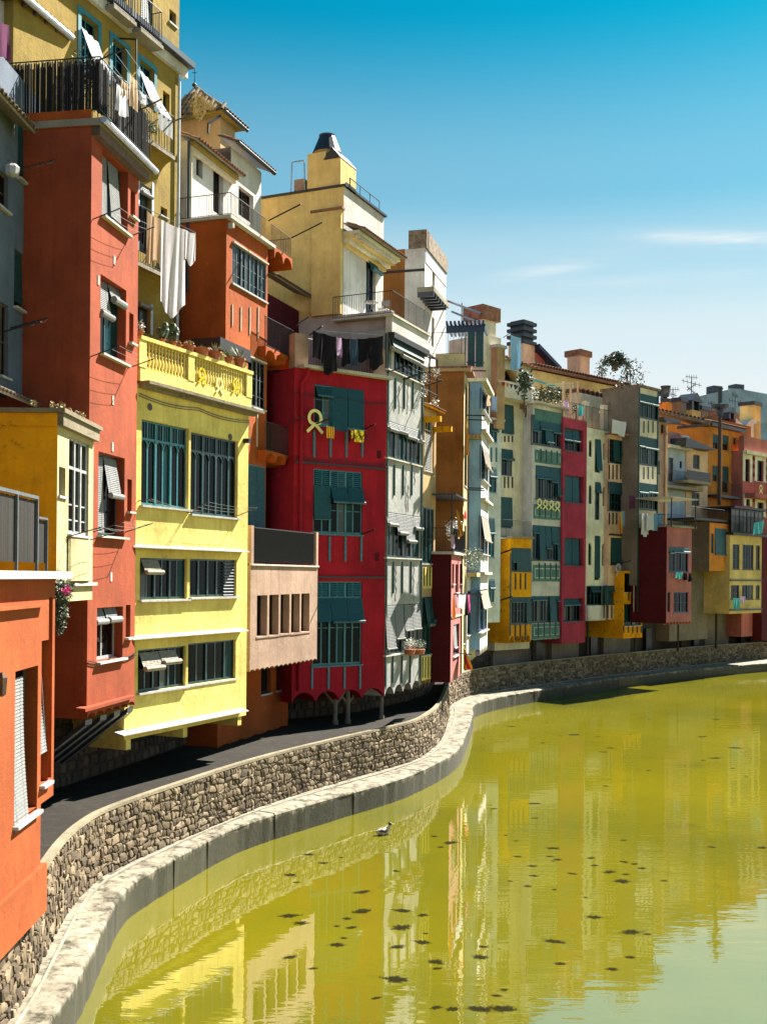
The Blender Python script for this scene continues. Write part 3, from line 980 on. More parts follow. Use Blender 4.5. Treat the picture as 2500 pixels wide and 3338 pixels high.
while i < len(pairs) - 2:
    n = rnd.randint(7, 11)
    seg = pairs[i:i + n + 1]
    if len(seg) < 2:
        break
    m = MB()
    N_ = len(seg)
    dz = rnd.uniform(-.012, .012)
    for q, (a, b) in enumerate(seg):
        if q == N_ - 1 and N_ > 2:
            pa, pb = seg[q - 1]
            a = a.lerp(pa, .035); b = b.lerp(pb, .035)
        wob = rnd.uniform(-.03, .03)
        cx = a.lerp(b, .05)
        for p, z in ((a, -.5), (a + Vector((wob, 0)), ZQ - .05 + dz), (cx, ZQ + dz + rnd.uniform(-.015, .012)), (b, ZQ + dz + .02)):
            m.v.append((p.x, p.y, z))
    for q in range(N_ - 1):
        for w in range(3):
            k = q * 4 + w
            m.f.append((k, k + 4, k + 5, k + 1))
    m.f.append((3, 2, 1, 0)); k = (N_ - 1) * 4
    m.f.append((k, k + 1, k + 2, k + 3))
    m.build('concrete_slab', 'quay', walk)
    i += n
# cable duct that runs along the walkway
m = MB()
dc = [a.lerp(b, .74) for a, b in pairs]
for a, b in zip(dc[:-1], dc[1:]):
    m.tube((a.x, a.y, ZQ + .035), (b.x, b.y, ZQ + .035), .035, k=5, cap=False)
m.build('cable_duct', 'concrete', walk)

# quay wall: mortar body, rubble stones, coping
wl = thing('quay_wall', 'curved rubble stone retaining wall between the walkway and the terrace', 'wall', (ic[60].x, ic[60].y, ZQ))
m = MB()
tn = []
for k in range(len(ic)):
    t = (ic[min(k + 1, len(ic) - 1)] - ic[max(k - 1, 0)]).normalized()
    tn.append(Vector((t.y, -t.x)))
for k in range(len(ic) - 1):
    a, b, na, nb_ = ic[k], ic[k + 1], tn[k], tn[k + 1]
    m.quad((a.x, a.y, ZQ - .3), (b.x, b.y, ZQ - .3), (b.x - nb_.x * .10, b.y - nb_.y * .10, ZW), (a.x - na.x * .10, a.y - na.y * .10, ZW))
m.build('mortar_face', 'stonewall', wl)
m = MB()
rnd2 = random.Random(9)
for k in range(len(ic) - 1):
    a, b, na, nb_ = ic[k], ic[k + 1], tn[k], tn[k + 1]
    ja = .0
    ja = rnd2.uniform(-.02, .02)
    lo = [(a - na * (.07), ZW - .03), (a - na * .08, ZW + .05), (a - na * .26, ZW + .05), (a - na * .28, ZT - .1)]
    hi = [(b - nb_ * (.07), ZW - .03), (b - nb_ * .08, ZW + .05), (b - nb_ * .26, ZW + .05), (b - nb_ * .28, ZT - .1)]
    for q in range(3):
        m.quad((lo[q][0].x, lo[q][0].y, lo[q][1]), (hi[q][0].x, hi[q][0].y, hi[q][1]), (hi[q + 1][0].x, hi[q + 1][0].y, hi[q + 1][1]), (lo[q + 1][0].x, lo[q + 1][0].y, lo[q + 1][1]))
m.build('coping', 'stainledge', wl)
def wallpt(t, z, n):
    f = min(max(t / il * (len(ic) - 1), 0), len(ic) - 1.001)
    k = int(f); fr_ = f - k
    p = ic[k].lerp(ic[k + 1], fr_); nn = tn[k].lerp(tn[k + 1], fr_)
    n = n - .10 * (z - ZQ) / (ZW - ZQ)
    return Vector((p.x + nn.x * n, p.y + nn.y * n, z))
cells = []
rows = 9
tmax = il * .86
grid = []
rnd3 = random.Random(21)
ph_ = [[rnd3.uniform(0, 6.28) for _ in range(4)] for _ in range(rows + 1)]
def rowz(r, t):
    if r == 0:
        return ZQ + .01
    if r == rows:
        return ZW - .035
    p = ph_[r]
    w = math.sin(t * 2.1 + p[0]) * .035 + math.sin(t * 4.7 + p[1]) * .03 + math.sin(t * 9.3 + p[2]) * .025
    return ZQ + (ZW - .03 - ZQ) * r / rows + w
for r in range(rows):
    t = rnd3.uniform(-.3, 0)
    sk = 0.0
    while t < tmax:
        w = rnd3.choice([.08, .11, .14, .18, .22, .28, .40]) * (1.0 if t < 60 else 1.5)
        mg = rnd3.uniform(.007, .016)
        jit = lambda q: rnd3.uniform(-q, q)
        sk2 = jit(.06)
        a0, a1 = t + mg + sk, t + mg - sk          # slanted joints
        b0, b1 = t + w - mg + sk2, t + w - mg - sk2
        c0, c1 = rowz(r, t) + mg, rowz(r, t + w) + mg
        d0, d1 = rowz(r + 1, t) - mg, rowz(r + 1, t + w) - mg
        ch = min(w, d0 - c0) * rnd3.uniform(.16, .40)
        lw = min(ch * .8, w * .35)
        pg = [(a0 + lw, c0 + jit(.015)), (b0 - lw, c1 + jit(.015)), (b0 * .75 + b1 * .25 + jit(.012), c1 + ch), (b1 * .75 + b0 * .25 + jit(.012), d1 - ch),
              (b1 - lw, d1 + jit(.015)), (a1 + lw, d0 + jit(.015)), (a1 * .75 + a0 * .25 + jit(.012), d0 - ch), (a0 * .75 + a1 * .25 + jit(.012), c0 + ch)]
        cells.append((t, pg, rnd3.uniform(.012, .06)))
        t += w
        sk = sk2
def stone_geo(mb, pg, out):
    cx = sum(p[0] for p in pg) / 8; cz = sum(p[1] for p in pg) / 8
    lo = [wallpt(p[0], p[1], -.01) for p in pg]
    hi = [wallpt(cx + (p[0] - cx) * .86, cz + (p[1] - cz) * .86, out) for p in pg]
    mid = wallpt(cx, cz, out + .012)
    mb.add(lo + hi + [mid], [(i_, (i_ + 1) % 8, 8 + (i_ + 1) % 8, 8 + i_) for i_ in range(8)] + [(8 + i_, 8 + (i_ + 1) % 8, 16) for i_ in range(8)])
def visw(t):
    return (wallpt(t, 1.5, 0).y)
near = sorted([c for c in cells if 20.0 < visw(c[0]) < 60], key=lambda c: visw(c[0]))[:300]
ids = set(id(c) for c in near)
for c in near:
    mb = MB(); stone_geo(mb, c[1], c[2]); mb.build('stone', 'stone', wl)
mb = MB()
for c in cells:
    if id(c) not in ids:
        stone_geo(mb, c[1], c[2])
mb.build('rubble_stones', 'stone', wl, kind='stuff')

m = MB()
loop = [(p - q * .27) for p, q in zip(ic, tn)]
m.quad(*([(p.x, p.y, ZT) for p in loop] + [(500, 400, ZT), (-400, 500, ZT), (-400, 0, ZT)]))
tg = m.build('terrace_ground', 'terrace'); tg['kind'] = 'structure'; tg['label'] = 'bare terrace behind the quay wall, coloured dark for shade'

g = ground(*px('L2', 630, 1628), ZT)
mh_ = MB().lathe(g, [(.42, 0), (.42, .012), (.36, .014), (.34, .008), (.05, .010)], 20).build('manhole_cover', 'iron')
tag(mh_, 'round dark manhole cover in the terrace before the crimson house', 'manhole cover')
# ================================================================ near houses
def sub(r, a, b, c=0.0, d=1.0):
    """Part of a rect: fractions a..b along, c..d up."""
    return (r[0] + (r[1] - r[0]) * a, r[0] + (r[1] - r[0]) * b, r[2] + (r[3] - r[2]) * c, r[2] + (r[3] - r[2]) * d)
def balcony(h, F, s0, s1, z, out, hgt=1.0, mat='iron', slab='ledge', th=0.12, step=0.12, soffit=None, name='balcony', smat=None, n0=0.0, mid=None):
    b = MB().box(F, s0, s1, n0, out, z - th, z).build(name, slab, h.root)
    e = .05
    railing(b, [F.pt(s0 + e, n0, z), F.pt(s0 + e, out - e, z), F.pt(s1 - e, out - e, z), F.pt(s1 - e, n0, z)], hgt, mat, step, mid=mid)
    if soffit:
        m = MB()
        k = 7
        pr = [(n0 + (out - n0) * (1 - math.cos(math.pi / 2 * i / k)), z - th - soffit * (1 - math.sin(math.pi / 2 * i / k))) for i in range(k + 1)]
        for (a, b_), (c, d) in zip(pr[:-1], pr[1:]):
            m.quad(F.pt(s0 + .03, a, b_), F.pt(s1 - .03, a, b_), F.pt(s1 - .03, c, d), F.pt(s0 + .03, c, d))
        for s in (s0 + .03, s1 - .03):
            m.quad(*[F.pt(s, a, b_) for a, b_ in pr], F.pt(s, n0, z - th))
        m.build('soffit', smat, b)
    return b
def scal_slab(h, F, s0, s1, n0, n1, z, na, rise, mat, th=0.12, name='balcony'):
    """Balcony slab on jack arches: scalloped front edge."""
    m = MB()
    k = 8
    poly = [(s1, z), (s0, z), (s0, z - th - rise)]
    for i in range(na):
        for j in range(k + 1):
            x = j / k
            poly.append((s0 + (s1 - s0) * (i + x) / na, z - th - rise + rise * math.sqrt(max(0, 1 - (2 * x - 1) ** 2))))
    poly.append((s1, z - th - rise))
    q = []
    for p in poly:
        if not q or abs(p[0] - q[-1][0]) + abs(p[1] - q[-1][1]) > 1e-4:
            q.append(p)
    m.extrude(F, q, n0, n1)
    return m.build(name, mat, h.root)
def clothesline(h, F, pa, pb, la=0.8, r=0.016, mat='iron', drop=0.0, lines=3, up=0.25):
    """Two arms that stick out of the wall with lines between them; pa, pb = (s, z) of the feet."""
    a0, b0 = F.pt(pa[0], 0, pa[1]), F.pt(pb[0], 0, pb[1])
    a1, b1 = F.pt(pa[0], la, pa[1] + up), F.pt(pb[0], la, pb[1] + up)
    p1 = pole(h.root, [a0, a1], r, mat)
    p2 = pole(h.root, [b0, b1], r, mat)
    m = MB()
    for i in range(lines):
        f = 1 - i * .28
        a, b = a0.lerp(a1, f), b0.lerp(b1, f)
        pts = [a.lerp(b, t / 6) + Vector((0, 0, -.05 * math.sin(math.pi * t / 6))) for t in range(7)]
        m.path(pts, .005, k=3)
    m.build('washing_line', 'steel', p1)
    return a1, b1

# ---------------------------------------------------------------- A: orange house by the water
FA = Fac(u=143, v=2880, d=19.6, vp=1165)
sA0 = FA.at('P', -260, 2600)[0]
sA1 = FA.at('P', 174, 2582)[0]
sAl, zAb = FA.at('P', 133, 2622)
zAt = FA.at('P', 180, 1884)[1]
zAp = FA.at('P', 142, 2824, .09)[1]
zAg = FA.at('P', 142, 2908, .09)[1]
hA = House('orange_house', 'weathered orange house on the quay wall with long reed blinds hanging from its openings', FA, (sA0 + sA1) / 2)
wA1 = FA.r('P', 50, 2190, 120, 2640)
wA2 = FA.r('P', 136, 2090, 156, 2545)
wA3 = FA.r('P', 160, 1948, 167, 2535)
for r in (wA1, wA2):
    w = hA.window(FA, r, 2, 'greyframe', (0.35, 0.7), depth=.28, sill=.10)
    if r is wA1:
        hA.blind(w, FA, (r[0] + .02, r[0] + (r[1] - r[0]) * .62, r[2] - .12, r[3] - .15), 'greyreed', -.13, .0, 0, .06, bow=-.03)
    else:
        hA.blind(w, FA, (r[0] + .02, r[1] - .05, r[2] + .55, r[3] - .1), 'greyreed', -.16, -.02, 0, .06, bow=-.03)
hA.hole(FA, wA3, .25)
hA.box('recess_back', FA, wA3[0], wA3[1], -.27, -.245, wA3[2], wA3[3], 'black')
hA.wall(FA, sA0, sA1, zAb, zAt, 'orange_wall', D=3.6)
hA.wall(FA, sA0, sAl, zAp - .1, zAb, 'orange_wall', D=3.0, name='lower_wall', top=False)
hA.box('plinth', FA, sA0, sAl + .12, -3.0, .09, zAg - .4, zAp, 'orange_wall')
hA.box('roof_slab', FA, sA0, sA1 + .22, -3.8, .20, zAt, zAt + .11, 'stainledge')
hA.box('roof_edge', FA, sA0, sA1 + .24, .2, .26, zAt - .01, zAt + .12, 'ledge')
hA.box('drip_moulding', FA, sA0, FA.at('P', 133, 1985)[0], 0, .13, FA.at('P', 60, 1984)[1], FA.at('P', 60, 1984)[1] + .05, 'orange_wall')
# reed fence on its roof
FAf = FA.off(-.25)
a = FAf.at('K3', -400, 1190); b = FAf.at('K3', 386, 1320)
zr = b[1]
m = MB()
m.box(FAf, a[0], b[0], -.02, .03, zr - .06, zr)
for q in ('K3', 168, 1), ('K3', 378, 1), ('K3', -140, 1):
    s = FAf.at('K3', q[1], 1600)[0]
    m.box(FAf, s - .02, s + .02, -.02, .03, zAt + .11, zr - .061)
s2, z2 = FAf.at('K3', 480, 1545)
m.box(FAf, b[0] + .02, s2, -.02, .03, z2 - .04, z2)
m.box(FAf, s2 - .02, s2, -.02, .03, zAt + .11, z2 - .041)
fence = m.build('roof_fence', 'greyframe', hA.root)
m = MB()
s = a[0]
rr = random.Random(5)
while s < s2:
    top = (zr - .08 if s < b[0] else z2 - .05)
    w_ = rr.uniform(.018, .032)
    m.box(FAf, s, s + w_, -.05 + rr.uniform(-.01, .01), -.025, zAt + .28, top - rr.uniform(0, .03))
    s += w_ + rr.uniform(.002, .012)
m.build('reed_screen', 'darkreed', fence)
# wall lantern
p = FA.P3('K4', 18, 1360, .12)
m = MB(); m.lathe(p + Vector((0, 0, -.2)), [(.02, 0), (.07, .04), (.09, .30), (.03, .38)], 6); m.tube(p + Vector((0, 0, .18)), FA.P3('K4', 18, 1330, 0), .012)
m.build('wall_lantern', 'wood', hA.root)

# ---------------------------------------------------------------- C: ochre house with cream front
FC = Fac(u=302, v=1700, d=27.2, vp=1290)
sC0 = FC.at('P', 186, 1600)[0]
sC1 = FC.at('P', 303, 1700)[0]
zCt = FC.at('K3', 800, 560)[1]
zCb = FC.at('K4', 800, 500)[1]
hC = House('ochre_house', 'ochre house with mould stained side and narrow cream front above the orange roof', FC, (sC0 + sC1) / 2)
r = FC.r('K3', 712, 700, 908, 1735)
w = hC.window(FC, r, 3, 'whiteframe', (0.22, 0.45), depth=.10, sill=.10, transom=.31, pair=False, fr=.06)
r2 = FC.r('K3', 607, 1010, 672, 1325)
hC.window(FC, r2, 1, 'whiteframe', (), depth=.16, sill=.05)
hC.wall(FC, sC0, sC1, zCb, zCt, 'cream', D=.30, left=False, top=True)
hC.wall(FC.side(sC0), -6, 0, zCb, zCt, 'ochre', D=sC1 - sC0 - .01, left=False, right=False, name='side_wall')
hC.box('roof_slab', FC, sC0 - .12, sC1 + .12, -6, .20, zCt, zCt + .10, 'stainledge')
hC.box('cornice', FC, sC0 - .02, sC1 + .04, 0, .14, zCt - .28, zCt - .003, 'stainledge')
hC.box('cornice', FC.side(sC0), -6, .0, 0.0, .035, zCt - .30, zCt - .003, 'ochre')
z_ = FC.at('K4', 850, 345)[1]
hC.box('ledge', FC, FC.at('K4', 735, 340)[0], sC1 + .1, 0, .10, z_, z_ + .07, 'ledge')
rp_ = FC.r('K3', 690, 1755, 920, 2190)
m = MB()
k = 8
for i in range(k):
    a0, a1 = math.pi * i / k, math.pi * (i + 1) / k
    f = lambda a: (rp_[0] + (rp_[1] - rp_[0]) * (1 - math.cos(a)) / 2, .03 + .12 * math.sin(a))
    p0, p1 = f(a0), f(a1)
    m.quad(FC.pt(p0[0], p0[1], rp_[2]), FC.pt(p1[0], p1[1], rp_[2]), FC.pt(p1[0], p1[1], rp_[3]), FC.pt(p0[0], p0[1], rp_[3]))
    m.quad(FC.pt(p0[0], p0[1], rp_[3]), FC.pt(p1[0], p1[1], rp_[3]), FC.pt(p1[0], 0, rp_[3]), FC.pt(p0[0], 0, rp_[3]))
m.build('balcony_apron', 'cream', hC.root)
clothesline(hC, FC, FC.at('K3', 682, 1742), FC.at('K3', 930, 1770), .85, .014, 'rust', lines=2)

# ---------------------------------------------------------------- B: tall salmon house
FB = Fac(u=439, v=1880, d=30.3, vp=1830)
sB0 = FB.at('P', 283, 2250)[0]
sB1 = FB.at('P', 441, 1880)[0]
zB0 = FB.at('K4', 1130, 1570)[1]
zBt = FB.at('K1', 722, 985)[1]
hB = House('salmon_house', 'tall narrow salmon red house with deep windows and a reed fenced roof terrace', FB, (sB0 + sB1) / 2)
FBs = FB.side(sB0)
big = [FB.sz(*px('K1', 790, 1140)) + FB.sz(*px('K2', 985, 395)), FB.at('K2', 778, 690) + FB.at('K2', 970, 1395),
       FB.at('K3', 1015, 855) + FB.at('K3', 1278, 1745), FB.at('K4', 1000, 575) + FB.at('K4', 1262, 1085)]
big = [(q[0], q[2], q[3], q[1]) for q in big]
nar = [FB.at('K2', 1008, 30) + FB.at('K2', 1042, 270), FB.at('K2', 998, 985) + FB.at('K2', 1029, 1235), FB.at('K3', 1313, 1140) + FB.at('K3', 1356, 1480), FB.at('K4', 1297, 545) + FB.at('K4', 1341, 875)]
nar = [(q[0], q[2], q[3], q[1]) for q in nar]
for i, r in enumerate(big):
    w = hB.window(FB, r, 2, 'tealdark' if i < 3 else 'whiteframe', (), depth=.30, sill=.14, fr=.06, sillmat='ledge')
    if i == 0:
        hB.blind(w, FB, sub(r, .02, .40, .02, 1), 'greyreed', -.20, -.14, 0, .05)
        hB.blind(w, FB, sub(r, .42, .80, .12, .98), 'greyreed', -.18, -.06, 0, .05)
    if i == 1:
        hB.blind(w, FB, sub(r, .02, .48, .52, .98), 'greyreed', -.20, -.06, .09, .05)
        hB.blind(w, FB, sub(r, .50, .95, .78, .99), 'greyreed', -.20, -.06, .10, .05)
    if i == 2:
        hB.blind(w, FB, sub(r, .02, .40, .04, .96), 'greyreed', -.20, -.14, 0, .05)
        hB.blind(w, FB, sub(r, .42, .90, .50, .97), 'greyreed', -.20, -.02, .08, .05)
    if i == 3:
        hB.blind(w, FB, sub(r, .02, .46, .73, .98), 'greyreed', -.22, -.10, .08, .05)
        hB.blind(w, FB, sub(r, .48, .95, .75, .99), 'greyreed', -.20, -.08, .09, .05)
for r in nar:
    hB.window(FB, r, 1, 'tealdark', (), depth=.22, sill=.12, fr=.03, sillmat='ledge')
hB.wall(FB, sB0, sB1, zB0, zBt, 'salmon', D=3.0)
hB.ledge(FB, 'K4', 880, 1655, 1392, 1500, .16, 'salmon', th=.10, slope=.02, n0=-.1)
scal_slab(hB, FB, sB0, sB1, -1.6, .02, zB0 - .002, 6, .13, 'salmon', th=.08, name='arched_soffit')
# slanted struts under the overhang
m = MB(); ml = MB()
for k, s in enumerate((sB0 + .25, sB0 + 1.15, sB0 + 2.05, sB1 - .12)):
    a, b = FB.pt(s, -.15, zB0 - .28), FB.pt(s, -3.0, zB0 - 2.5)
    t_ = Vector((FB.t[0], FB.t[1], 0)) * .40
    up = Vector((0, 0, -.14))
    st = MB().hexa([a, a + t_, b + t_, b, a + up, a + t_ + up, b + t_ + up, b + up]).build('strut', 'soot', hB.root)
    MB().tube(a + up * 1.1, b + up * 1.1, .022, k=5).build('flange', 'steel', st)
# roof terrace: parapet band, gutter, reed fence round two sides
zpar = FB.at('K1', 730, 862)[1]
hB.box('parapet', FBs, -2.6, 0.0, 0.0, .03, zBt + .003, zpar, 'burnt')
hB.box('terrace_slab', FB, sB0 - .05, sB1 + .35, -3.0, .28, zBt + .02, zBt + .20, 'concrete')
ga, gb = FB.pt(sB0 - .1, .36, zBt + .12), FB.pt(sB1 + .4, .36, zBt + .12)
MB().tube(ga, gb, .085, k=8).build('gutter', 'steel', hB.root)
MB().box(FB, sB0, sB1 + .2, -.02, .22, zBt - .22, zBt + .02).build('eaves', 'wood', hB.root)
m = MB()
zf0 = zpar - .05
hF = FBs.at('K1', 400, 458)[1]
def reeds(F, s0, s1, n, z0, z1, seed):
    rr_ = random.Random(seed); mm = MB(); s_ = s0
    while s_ < s1:
        w__ = rr_.uniform(.014, .028)
        q_ = n + rr_.uniform(-.02, .02)
        mm.box(F, s_, s_ + w__, q_, q_ + .012, z0 + rr_.uniform(0, .1), z1 - rr_.uniform(0, .06))
        s_ += w__ + (rr_.uniform(.0, .008) if rr_.random() < .9 else rr_.uniform(.02, .05))
    return mm
rail_b = railing(hB.root, [FBs.pt(-2.7, -.02, zf0), FBs.pt(0.2, -.02, zf0), FB.pt(sB1 + .3, .2, zf0)], hF - zf0, 'iron', .14, name='terrace_railing')
reeds(FBs, -2.7, .15, -.06, zf0, hF, 1).build('reed_screen', 'darkreed', rail_b)
reeds(FBs, -2.7, .15, -.10, zf0, hF - .1, 11).build('reed_screen', 'darkreed', rail_b)
reeds(FB, sB0, sB1 + .25, .11, zf0, hF - .1, 12).build('reed_screen', 'darkreed', rail_b)
reeds(FB, sB0, sB1 + .25, .15, zf0, hF - .05, 2).build('reed_screen', 'darkreed', rail_b)
clothesline(hB, FB, FB.at('K2', 715, 270), FB.at('K2', 995, 405), .75, .016)
clothesline(hB, FB, FB.at('K2', 700, 1330), FB.at('K2', 985, 1420), .78, .016)
clothesline(hB, FB, FB.at('K3', 955, 1690), FB.at('K3', 1290, 1690), .80, .016)
# terrace awning frame with washing lines
p0 = FB.P3('K1', 740, 470, .2); p1 = FB.P3('K1', 968, 372, .9); p2 = FB.P3('K1', 1055, 860, .2); p3 = FB.P3('K1', 1250, 760, .9)
pole(hB.root, [p0, p1], .025); pole(hB.root, [p2, p3], .025)
m = MB()
for f in (.35, .65, 1):
    m.tube(p0.lerp(p1, f), p2.lerp(p3, f), .006, k=3)
m.build('washing_line', 'steel', hB.root)
for q in ((730, 640, 'K2'), (870, 560, 'K2'), (745, 700, 'K2')):
    pass
# little vent grilles
for c, x, y in (('K2', 880, 585), ('K2', 757, 740), ('K3', 1160, 330), ('K3', 1155, 810), ('K4', 1142, 255)):
    s, z = FB.at(c, x, y)
    hB.box('vent_grille', FB, s - .05, s + .05, 0, .02, z - .12, z + .12, 'ledge')

# ---------------------------------------------------------------- D: dim blue-white house behind
FD = Fac(u=112, v=1000, d=28.4, vp=1420)
sD0 = FD.at('P', -120, 1000)[0]
sD1 = FD.at('P', 104, 1000)[0]
zD0 = FD.at('K3', 150, 260)[1]
zD1 = FD.at('K1', 130, 560)[1]
hD = House('blue_white_house', 'shaded blue white house with brown shutters beside the salmon wall', FD, (sD0 + sD1) / 2)
for c0, c1 in ((('K1', 140, 800), ('K1', 215, 1440)), (('K2', 112, 490), ('K2', 235, 1020))):
    a, b = FD.at(*c0), FD.at(*c1)
    r = (a[0], b[0], b[1], a[1])
    w = hD.window(FD, r, 2, 'wood', (0.5,), depth=.12, sill=.12)
    hD.blind(w, FD, sub(r, .05, .9, .1, .97), 'greenblind', -.05, -.02, 0, .06)
r = FD.r('K2', 0, 900, 60, 1500)
w = hD.window(FD, r, 2, 'wood', (0.5,), depth=.12, sill=.1)
r = FD.r('K1', -60, 1250, 60, 1640)
w = hD.window(FD, r, 2, 'wood', (0.5,), depth=.12, sill=.1)
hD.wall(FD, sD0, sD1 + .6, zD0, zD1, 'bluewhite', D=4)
tile_roof(hD.root, FD.pt(sD0, .45, zD0 - .25), FD.pt(sD1 + .3, .45, zD0 - .25), Vector((-FD.n[0], -FD.n[1], .45)), 1, 'tileold', basemat='concrete')
tile_roof(hD.root, FD.pt(sD0, .55, FD.at('K1', 60, 900)[1] - .2), FD.pt(FD.at('K1', 110, 900)[0], .55, FD.at('K1', 60, 900)[1] - .2), Vector((-FD.n[0], -FD.n[1], .5)), 2, 'tileold', basemat='concrete')
p0, p1 = FD.P3('K1', -40, 1140, 0), FD.P3('K1', 205, 1030, .6)
clothesline(hD, FD, FD.at('K1', 60, 1330), FD.at('K1', 140, 1310), .95, .02, lines=2)
clothesline(hD, FD, FD.at('K2', 20, 1140), FD.at('K2', 80, 1110), .95, .02, lines=2)
p = FD.P3('K1', 95, 1330, .5)
m = MB(); m.lathe(p, [(.05, -.1), (.16, -.05), (.18, .12), (.10, .2)], 8); m.tube(p + Vector((0, 0, .1)), FD.P3('K1', 60, 1300, 0), .03)
m.build('wall_lamp', 'whiteframe', hD.root)

# ---------------------------------------------------------------- E: tall pale yellow house
FE = Fac(u=580, v=700, d=38.3, vp=2600)
sE0 = FE.at('P', 40, 500)[0]
sE1 = FE.at('P', 577, 900)[0]
zE0 = 10.0
zE1 = FE.at('P', 560, -420)[1]
hE = House('pale_yellow_house', 'tall pale yellow house with blue framed doors and iron balconies', FE, (sE0 + sE1) / 2, n=-2)
def er(c0, x0, y0, c1, x1, y1):
    a, b = FE.at(c0, x0, y0), FE.at(c1, x1, y1)
    return (a[0], b[0], b[1], a[1])
edoors = [er('K1', 625, 90, 'K1', 752, 640), er('K1', 868, 285, 'K1', 975, 740), er('K1', 1078, 450, 'K1', 1185, 850)]
for r in edoors:
    hE.window(FE, r, 2, 'teal', (0.35, .7), depth=.20, sill=0)
    e = .16
    m = MB(); m.box(FE, r[0] - e, r[0], -.01, .025, r[2], r[3] + e); m.box(FE, r[1], r[1] + e, -.01, .025, r[2], r[3] + e); m.box(FE, r[0], r[1], -.01, .023, r[3], r[3] + e)
    m.build('door_surround', 'teal', hE.root)
for r in (er('K1', 1258, 690, 'K1', 1308, 905), er('K1', 1308, 60, 'K1', 1358, 205), er('K2', 1240, 165, 'K2', 1290, 262), er('K2', 1222, 1120, 'K2', 1280, 1200)):
    hE.window(FE, r, 1, 'tealdark', (), depth=.22, sill=.06)
up = [er('K1', 890, -330, 'K1', 960, 60), er('K1', 1095, -170, 'K1', 1178, 250)]
for r in up:
    w = hE.window(FE, r, 2, 'tealdark', (.5,), depth=.2, sill=0)
    hE.blind(w, FE, sub(r, .05, .95, .02, .98), 'tealblind', -.12, -.06, 0, .06)
low = [er('K1', 1075, 1345, 'K2', 1165, 560), er('K2', 1055, 860, 'K2', 1160, 1160)]
for r in low:
    w = hE.window(FE, r, 2, 'tealdark', (.5,), depth=.2, sill=0)
    e = .12
    m = MB(); m.box(FE, r[0] - e, r[0], -.01, .025, r[2], r[3] + e); m.box(FE, r[1], r[1] + e, -.01, .025, r[2], r[3] + e); m.box(FE, r[0], r[1], -.01, .023, r[3], r[3] + e)
    m.build('door_surround', 'pipe', hE.root)
    hE.blind(w, FE, sub(r, .1, .95, .78, .98), 'greyreed', -.1, .02, .07, .06)
hE.wall(FE, sE0, sE1, zE0, zE1, 'pale_yellow', D=6)
# moulded cornice between the storeys
a, b = FE.at('K1', 700, 20, .25), FE.at('K1', 1430, 590, .25)
zc = (a[1] + b[1]) / 2
m = MB(); m.box(FE, sE0, sE1 + .35, 0, .16, zc + .16, zc + .52)
m.build('cornice', 'white', hE.root)
MB().box(FE, sE0, sE1 + .45, 0, .40, zc + .52, zc + .72).build('cornice', 'soot', hE.root)
# upper narrow balconies
for c in ((880, 60, 1055, 185), (1088, 245, 1262, 362)):
    a, b = FE.at('K1', c[0], c[1], .5), FE.at('K1', c[2], c[3], .5)
    balcony(hE, FE, a[0], b[0], (a[1] + b[1]) / 2 + .1, .5, 1.15, slab='concrete', step=.11)
# main balconies with curved soffits
a, b = FE.at('K1', 1045, 1010, .75), FE.at('K1', 1352, 1240, .75)
zb1 = (a[1] + b[1]) / 2 + .1
balcony(hE, FE, a[0] - 1.0, b[0], zb1, .75, 1.35, slab='concrete', soffit=1.0, smat='pale_yellow', step=.10)
a, b = FE.at('K2', 1058, 570, .75), FE.at('K2', 1335, 790, .75)
zb2 = (a[1] + b[1]) / 2 + .1
balcony(hE, FE, a[0] - 1.0, b[0], zb2, .75, 1.2, slab='concrete', soffit=1.0, smat='pale_yellow', step=.10)
MB().tube(FE.pt(sE1 - .12, .1, 10), FE.pt(sE1 - .12, .1, zc), .055, k=8).build('downpipe', 'pipe', hE.root)
p0 = FE.P3('K1', 925, 293, .9); p1 = FE.P3('K1', 1052, 300, .9); p2 = FE.P3('K1', 1052, 620, .9)
pole(hE.root, [FE.P3('K1', 925, 293, 0), p1, p2], .03)
p0, p1 = FE.P3('K1', 1325, 935, .75), FE.P3('K1', 1480, 880, 2.2)
pole(hE.root, [p0, p1], .03)

# D2: eave of a low white wing in front of E
FW = Fac(u=170, v=300, d=32.6, vp=2300)
hW = House('white_wing', 'white rear wing under a wooden eave with a grey gutter', FW, 0, n=-1)
a, b = FW.at('K1', 150, -160, .55), FW.at('K1', 545, 395, .55)
zg = (a[1] + b[1]) / 2
hW.wall(FW, a[0] - 2.2, b[0] - .4, 14, zg + .1, 'white', D=1.0)
MB().tube(FW.pt(a[0] - 2, .6, zg), FW.pt(b[0], .6, zg), .10, k=8).build('gutter', 'steel', hW.root)
tile_roof(hW.root, FW.pt(a[0] - 2, .55, zg + .08), FW.pt(b[0], .55, zg + .08), Vector((-FW.n[0], -FW.n[1], .35)), 2, 'tileold', basemat='wood')
for i in range(9):
    s = a[0] - 1.6 + (b[0] - a[0] + 1.4) * i / 8
    hW.box('rafter', FW, s, s + .09, 0, .5, zg - .12, zg + .0, 'wood')

